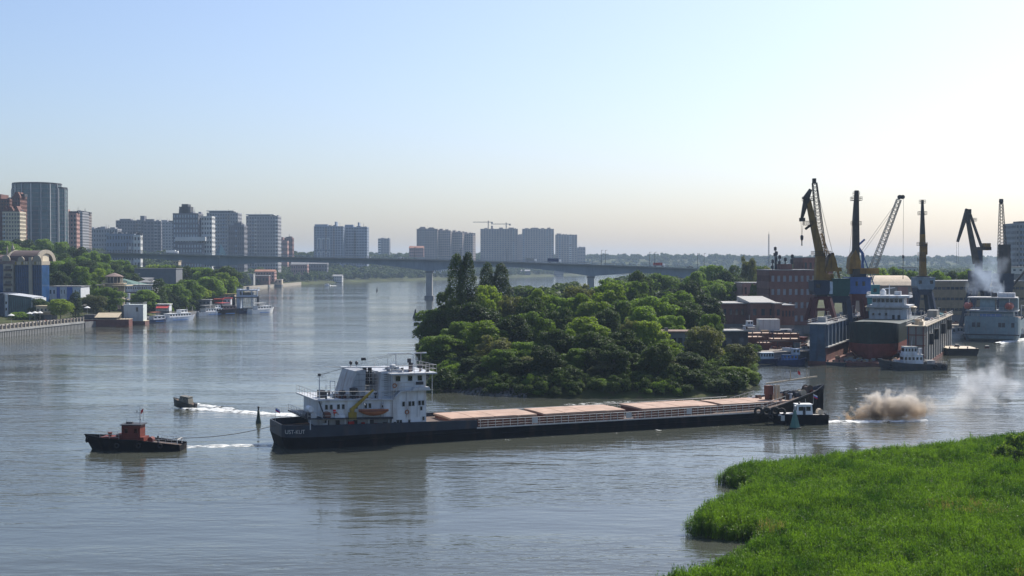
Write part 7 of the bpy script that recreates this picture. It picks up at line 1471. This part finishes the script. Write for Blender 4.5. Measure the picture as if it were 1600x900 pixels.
def tourboat(u, d, L, rz, label, hm, cm, canopy=None, fb=(2.0, 1.4, 1.4), B=4.0, two=False, wins=6, roofm=None):
    t = thing('passenger_boat', label, 'passenger boat', (gx(u, d), d, 0), rz); hull_shape(L, B, *fb, hm, t, bulw=.15, full=.35); z = fb[1]
    cabin(t, L * .22, L * .82, B * .8, z - .1, z + 1.9, cm, wins=wins, whf=.4, roofm=roofm)
    if two: cabin(t, L * .55, L * .74, B * .6, z + 1.95, z + 3.6, cm, nm='wheelhouse', wins=2, whf=.4)
    if canopy:
        o = MB().box(L * .2, L * .58, -B * .42, B * .42, z + 3.7, z + 3.85).build('canopy', canopy, t)
        for x in (L * .22, L * .4, L * .56):
            for s in (-1, 1): MB().tube((x, s * B * .38, z + 1.9), (x, s * B * .38, z + 3.7), .05, n=4).build('canopy_post', GALV, o)
    MB().railing([(L * .22, -B * .4, z + 2), (L * .54, -B * .4, z + 2)], .9, 1, .035).build('railing', RAILW, t); MB().box(-.02, .4, -B * .35, B * .35, .3, fb[2] + .8).build('transom', hm, t)
    MB().tube((L * .6, 0, z + 1.9), (L * .58, 0, z + 4.8), .06, .04, 5).build('mast', GALV, t); MB().box(L * .3, L * .7, -B * .5 - .03, -B * .48, .5, .8).build('hull_stripe', BLUEP, t); return t
tourboat(229, 634, 13, 1.0, 'small boat with orange awning between the white box house and the white blue boat', NAVY, SHIPW, OCANV, wins=3); tourboat(247, 645, 25, 1.02, 'white and blue excursion boat with row of windows, nearest of the moored boats', mat('hull_pale', (.52, .57, .64), rough=.5, dirt=.2), WHITE, None, two=True, wins=8, B=5.5, fb=(2.8, 2.0, 2.0))
tourboat(306, 716, 24, 1.02, 'white excursion boat moored in the middle of the bank', SHIPW, WHITE, CONC, two=True, wins=7, B=5.5, fb=(2.8, 2.0, 2.0)); t = tourboat(334, 728, 20, 1.1, 'black hulled vessel with red tops moored left of the landing stage', HULLB, mat('plum_cabin', (.05, .03, .045), rough=.7), RCANV, fb=(3.8, 3.0, 3.0), B=7, wins=4)
tourboat(372, 750, 14, .5, 'dark launch moored under the landing stage', NAVY, mat('dull_cabin', (.10, .12, .15), rough=.6), None, wins=3); tourboat(390, 744, 20, 1.0, 'white cruiser at the outer end of the landing stage', WHITE, WHITE, CANV, wins=5, fb=(3.4, 2.4, 2.2), B=5)
t, w, z = floatdeck(280, 302, 488, 716, 5, 'brown landing pontoon left of the middle excursion boat', WBRN, 'landing_pontoon', .2); MB().railing([(-w / 2, .1, z + .15), (w / 2, .1, z + .15)], 1, 1.3, .05).build('railing', RAILW, t)
for k in range(3): MB().tube((-w / 2 + 1 + k * 3, 4, z), (-w / 2 + 1 + k * 3, 4, z + 3), .12, n=5).build('mooring_post', RAILW, t)
def stage():
    d = 764; uc = 384; t = thing('landing_stage', 'two storey pale blue landing stage on posts at the end of the boats', 'landing stage', (gx(uc, d), d, 0), .05); X, Z = pl(uc, d, 0); P = mat('stage_blue', (.36, .42, .50), rough=.6, var=.1, dirt=.3)
    MB().box(X(361), X(405), 0, 10, -.5, Z(482)).build('float', DKMET, t); MB().box(X(330), X(404), .2, 9, Z(465.5), Z(464)).build('upper_floor', DKMET, t); b = MB().box(X(369), X(374), 1, 9, Z(482), Z(452)).build('stair_tower', P, t); MB().box(X(369), X(402), .5, 9, Z(454.5), Z(452.5)).build('roof', P, t)
    MB().box(X(374), X(394), 3, 8, Z(464), Z(457)).build('bar_room', WING, t); MB().box(X(384), X(388), 2, 4, Z(452.5), Z(448)).build('roof_box', DKMET, t); MB().box(X(369), X(402), .3, .5, Z(464), Z(461)).build('parapet', P, t)
    for u in (378, 393, 401.5): MB().tube((X(u), .8, Z(482)), (X(u), .8, Z(453)), .28, n=6).build('post', P, t)
    for u in (362, 366, 403): MB().tube((X(u), 0, -1), (X(u), 0, Z(463)), .7, n=7).build('mooring_pile', DKMET, t)
    MB().railing([(X(369), .5, Z(452.5)), (X(402), .5, Z(452.5)), (X(402), 9, Z(452.5))], 1.1, 1.6, .06).build('roof_railing', P, t)
stage()
t, w, h = shed(243, 264, 476, 486, 668, 5, SHIPW, 'white kiosk with bright red awning behind the excursion boat', CANV, name='kiosk', bays=3); MB().prism_x([(-3, h * .45), (-3, h * .5), (.2, h * .95), (.2, h * .85)], -w / 2 + .8, w / 2).build('awning', RCANV, t)
shed(334, 347, 468, 474, 748, 4, OXIDE, 'small bar with red awning on the quay behind the black vessel', RCANV, name='kiosk', bays=2); shed(349, 360, 466.5, 476, 752, 4, SHIPW, 'white bar with red awning beside the landing stage', RCANV, name='kiosk', bays=2); shed(258, 276, 454, 466, 742, 5, WLIGHT, 'flat white roofed cafe among the bank trees', CANV, name='cafe', bays=3); shed(288, 297, 453, 464, 752, 4, BEIGE, 'tiny beige kiosk among the bank trees', BCANV, name='kiosk', bays=2); shed(286, 328, 469, 480, 736, 5, mat('terrace_grey', (.14, .15, .16), rough=.8), 'grey waterside terrace behind the middle excursion boat', CONC, name='terrace', bays=7)
shed(350, 366, 460, 468, 770, 5, BEIGE, 'yellowish shelter behind the landing stage', mat('ochre_canvas', (.40, .33, .12)), name='shelter', bays=2)
# far bank bits along the waterline
for i, (u0, u1, v0, v1, d, m, r, s) in enumerate(((378, 396, 428, 446, 1480, CONC, ROOFL, 'pale arched roof hall on the far quay'), (398, 420, 431, 445, 1520, WBRICK, CANV, 'red cafe with white roof on the far quay'), (416, 440, 437, 445, 1560, BEIGE, CANV, 'long beige terrace on the far quay'))): shed(u0, u1, v0, v1, d, 10, m, s, r, name='quay_building', bays=4)
for i, (u, v, L, m, s) in enumerate(((427, 445.5, 16, NAVY, 'navy houseboat at the far quay'), (443, 444.5, 10, WHITE, 'white motor boat right of the navy houseboat'), (450, 444.2, 9, WHITE, 'second white motor boat right of the navy houseboat'), (476, 442.5, 12, WBRN, 'brown boat at the far bank'), (486, 442.3, 13, WHITE, 'white boat at the far bank left of the arched boathouse'), (494, 442, 10, WHITE, 'white boat nearest the arched boathouse'), (513, 441.5, 12, DKMET, 'dark boat beside the arched boathouse'))):
    d = gd(v); t = thing('moored_boat', s, 'boat', (gx(u, d) - L / 2, d - 4, 0), random.uniform(-.2, .3), 'boats at the far bank'); hull_shape(L, 4, 2.4, 1.7, 1.6, m, t); cabin(t, L * .25, L * .7, 3, 1.6, 4.2, SHIPW if m is not WHITE else WHITE, wins=3)
d = gd(446.3); t = thing('motor_boat', 'small white speedboat crossing under the bridge', 'motor boat', (gx(516, d), d, 0), 2.9); hull_shape(8, 3, 2, 1.4, 1.2, WHITE, t); cabin(t, 2.5, 5, 2, 1.3, 2.8, SHIPW, wins=2)
wake([(517, 446.4, 5), (526, 446.6, 7)], 'wake_foam_or_glint', 'far speedboat', FOAM, .3)
# lamp posts on the left bank
for u, v, d, s in ((191, 424, 690, 'lamp post in front of the green hip roof'), (217, 428, 700, 'lamp post beside the long low white building'), (342, 402, 790, 'tall mast above the bank grove')):
    z0 = land1(gx(u, d), d); t = thing('street_lamp', s, 'street lamp', (gx(u, d), d, z0)); h = gz(v, d) - z0; MB().tube((0, 0, 0), (0, 0, h), .16, .09, 6).build('pole', DKMET, t); MB().box(-.6, .6, -.2, .2, h, h + .25).build('lamp', RAILW, t)
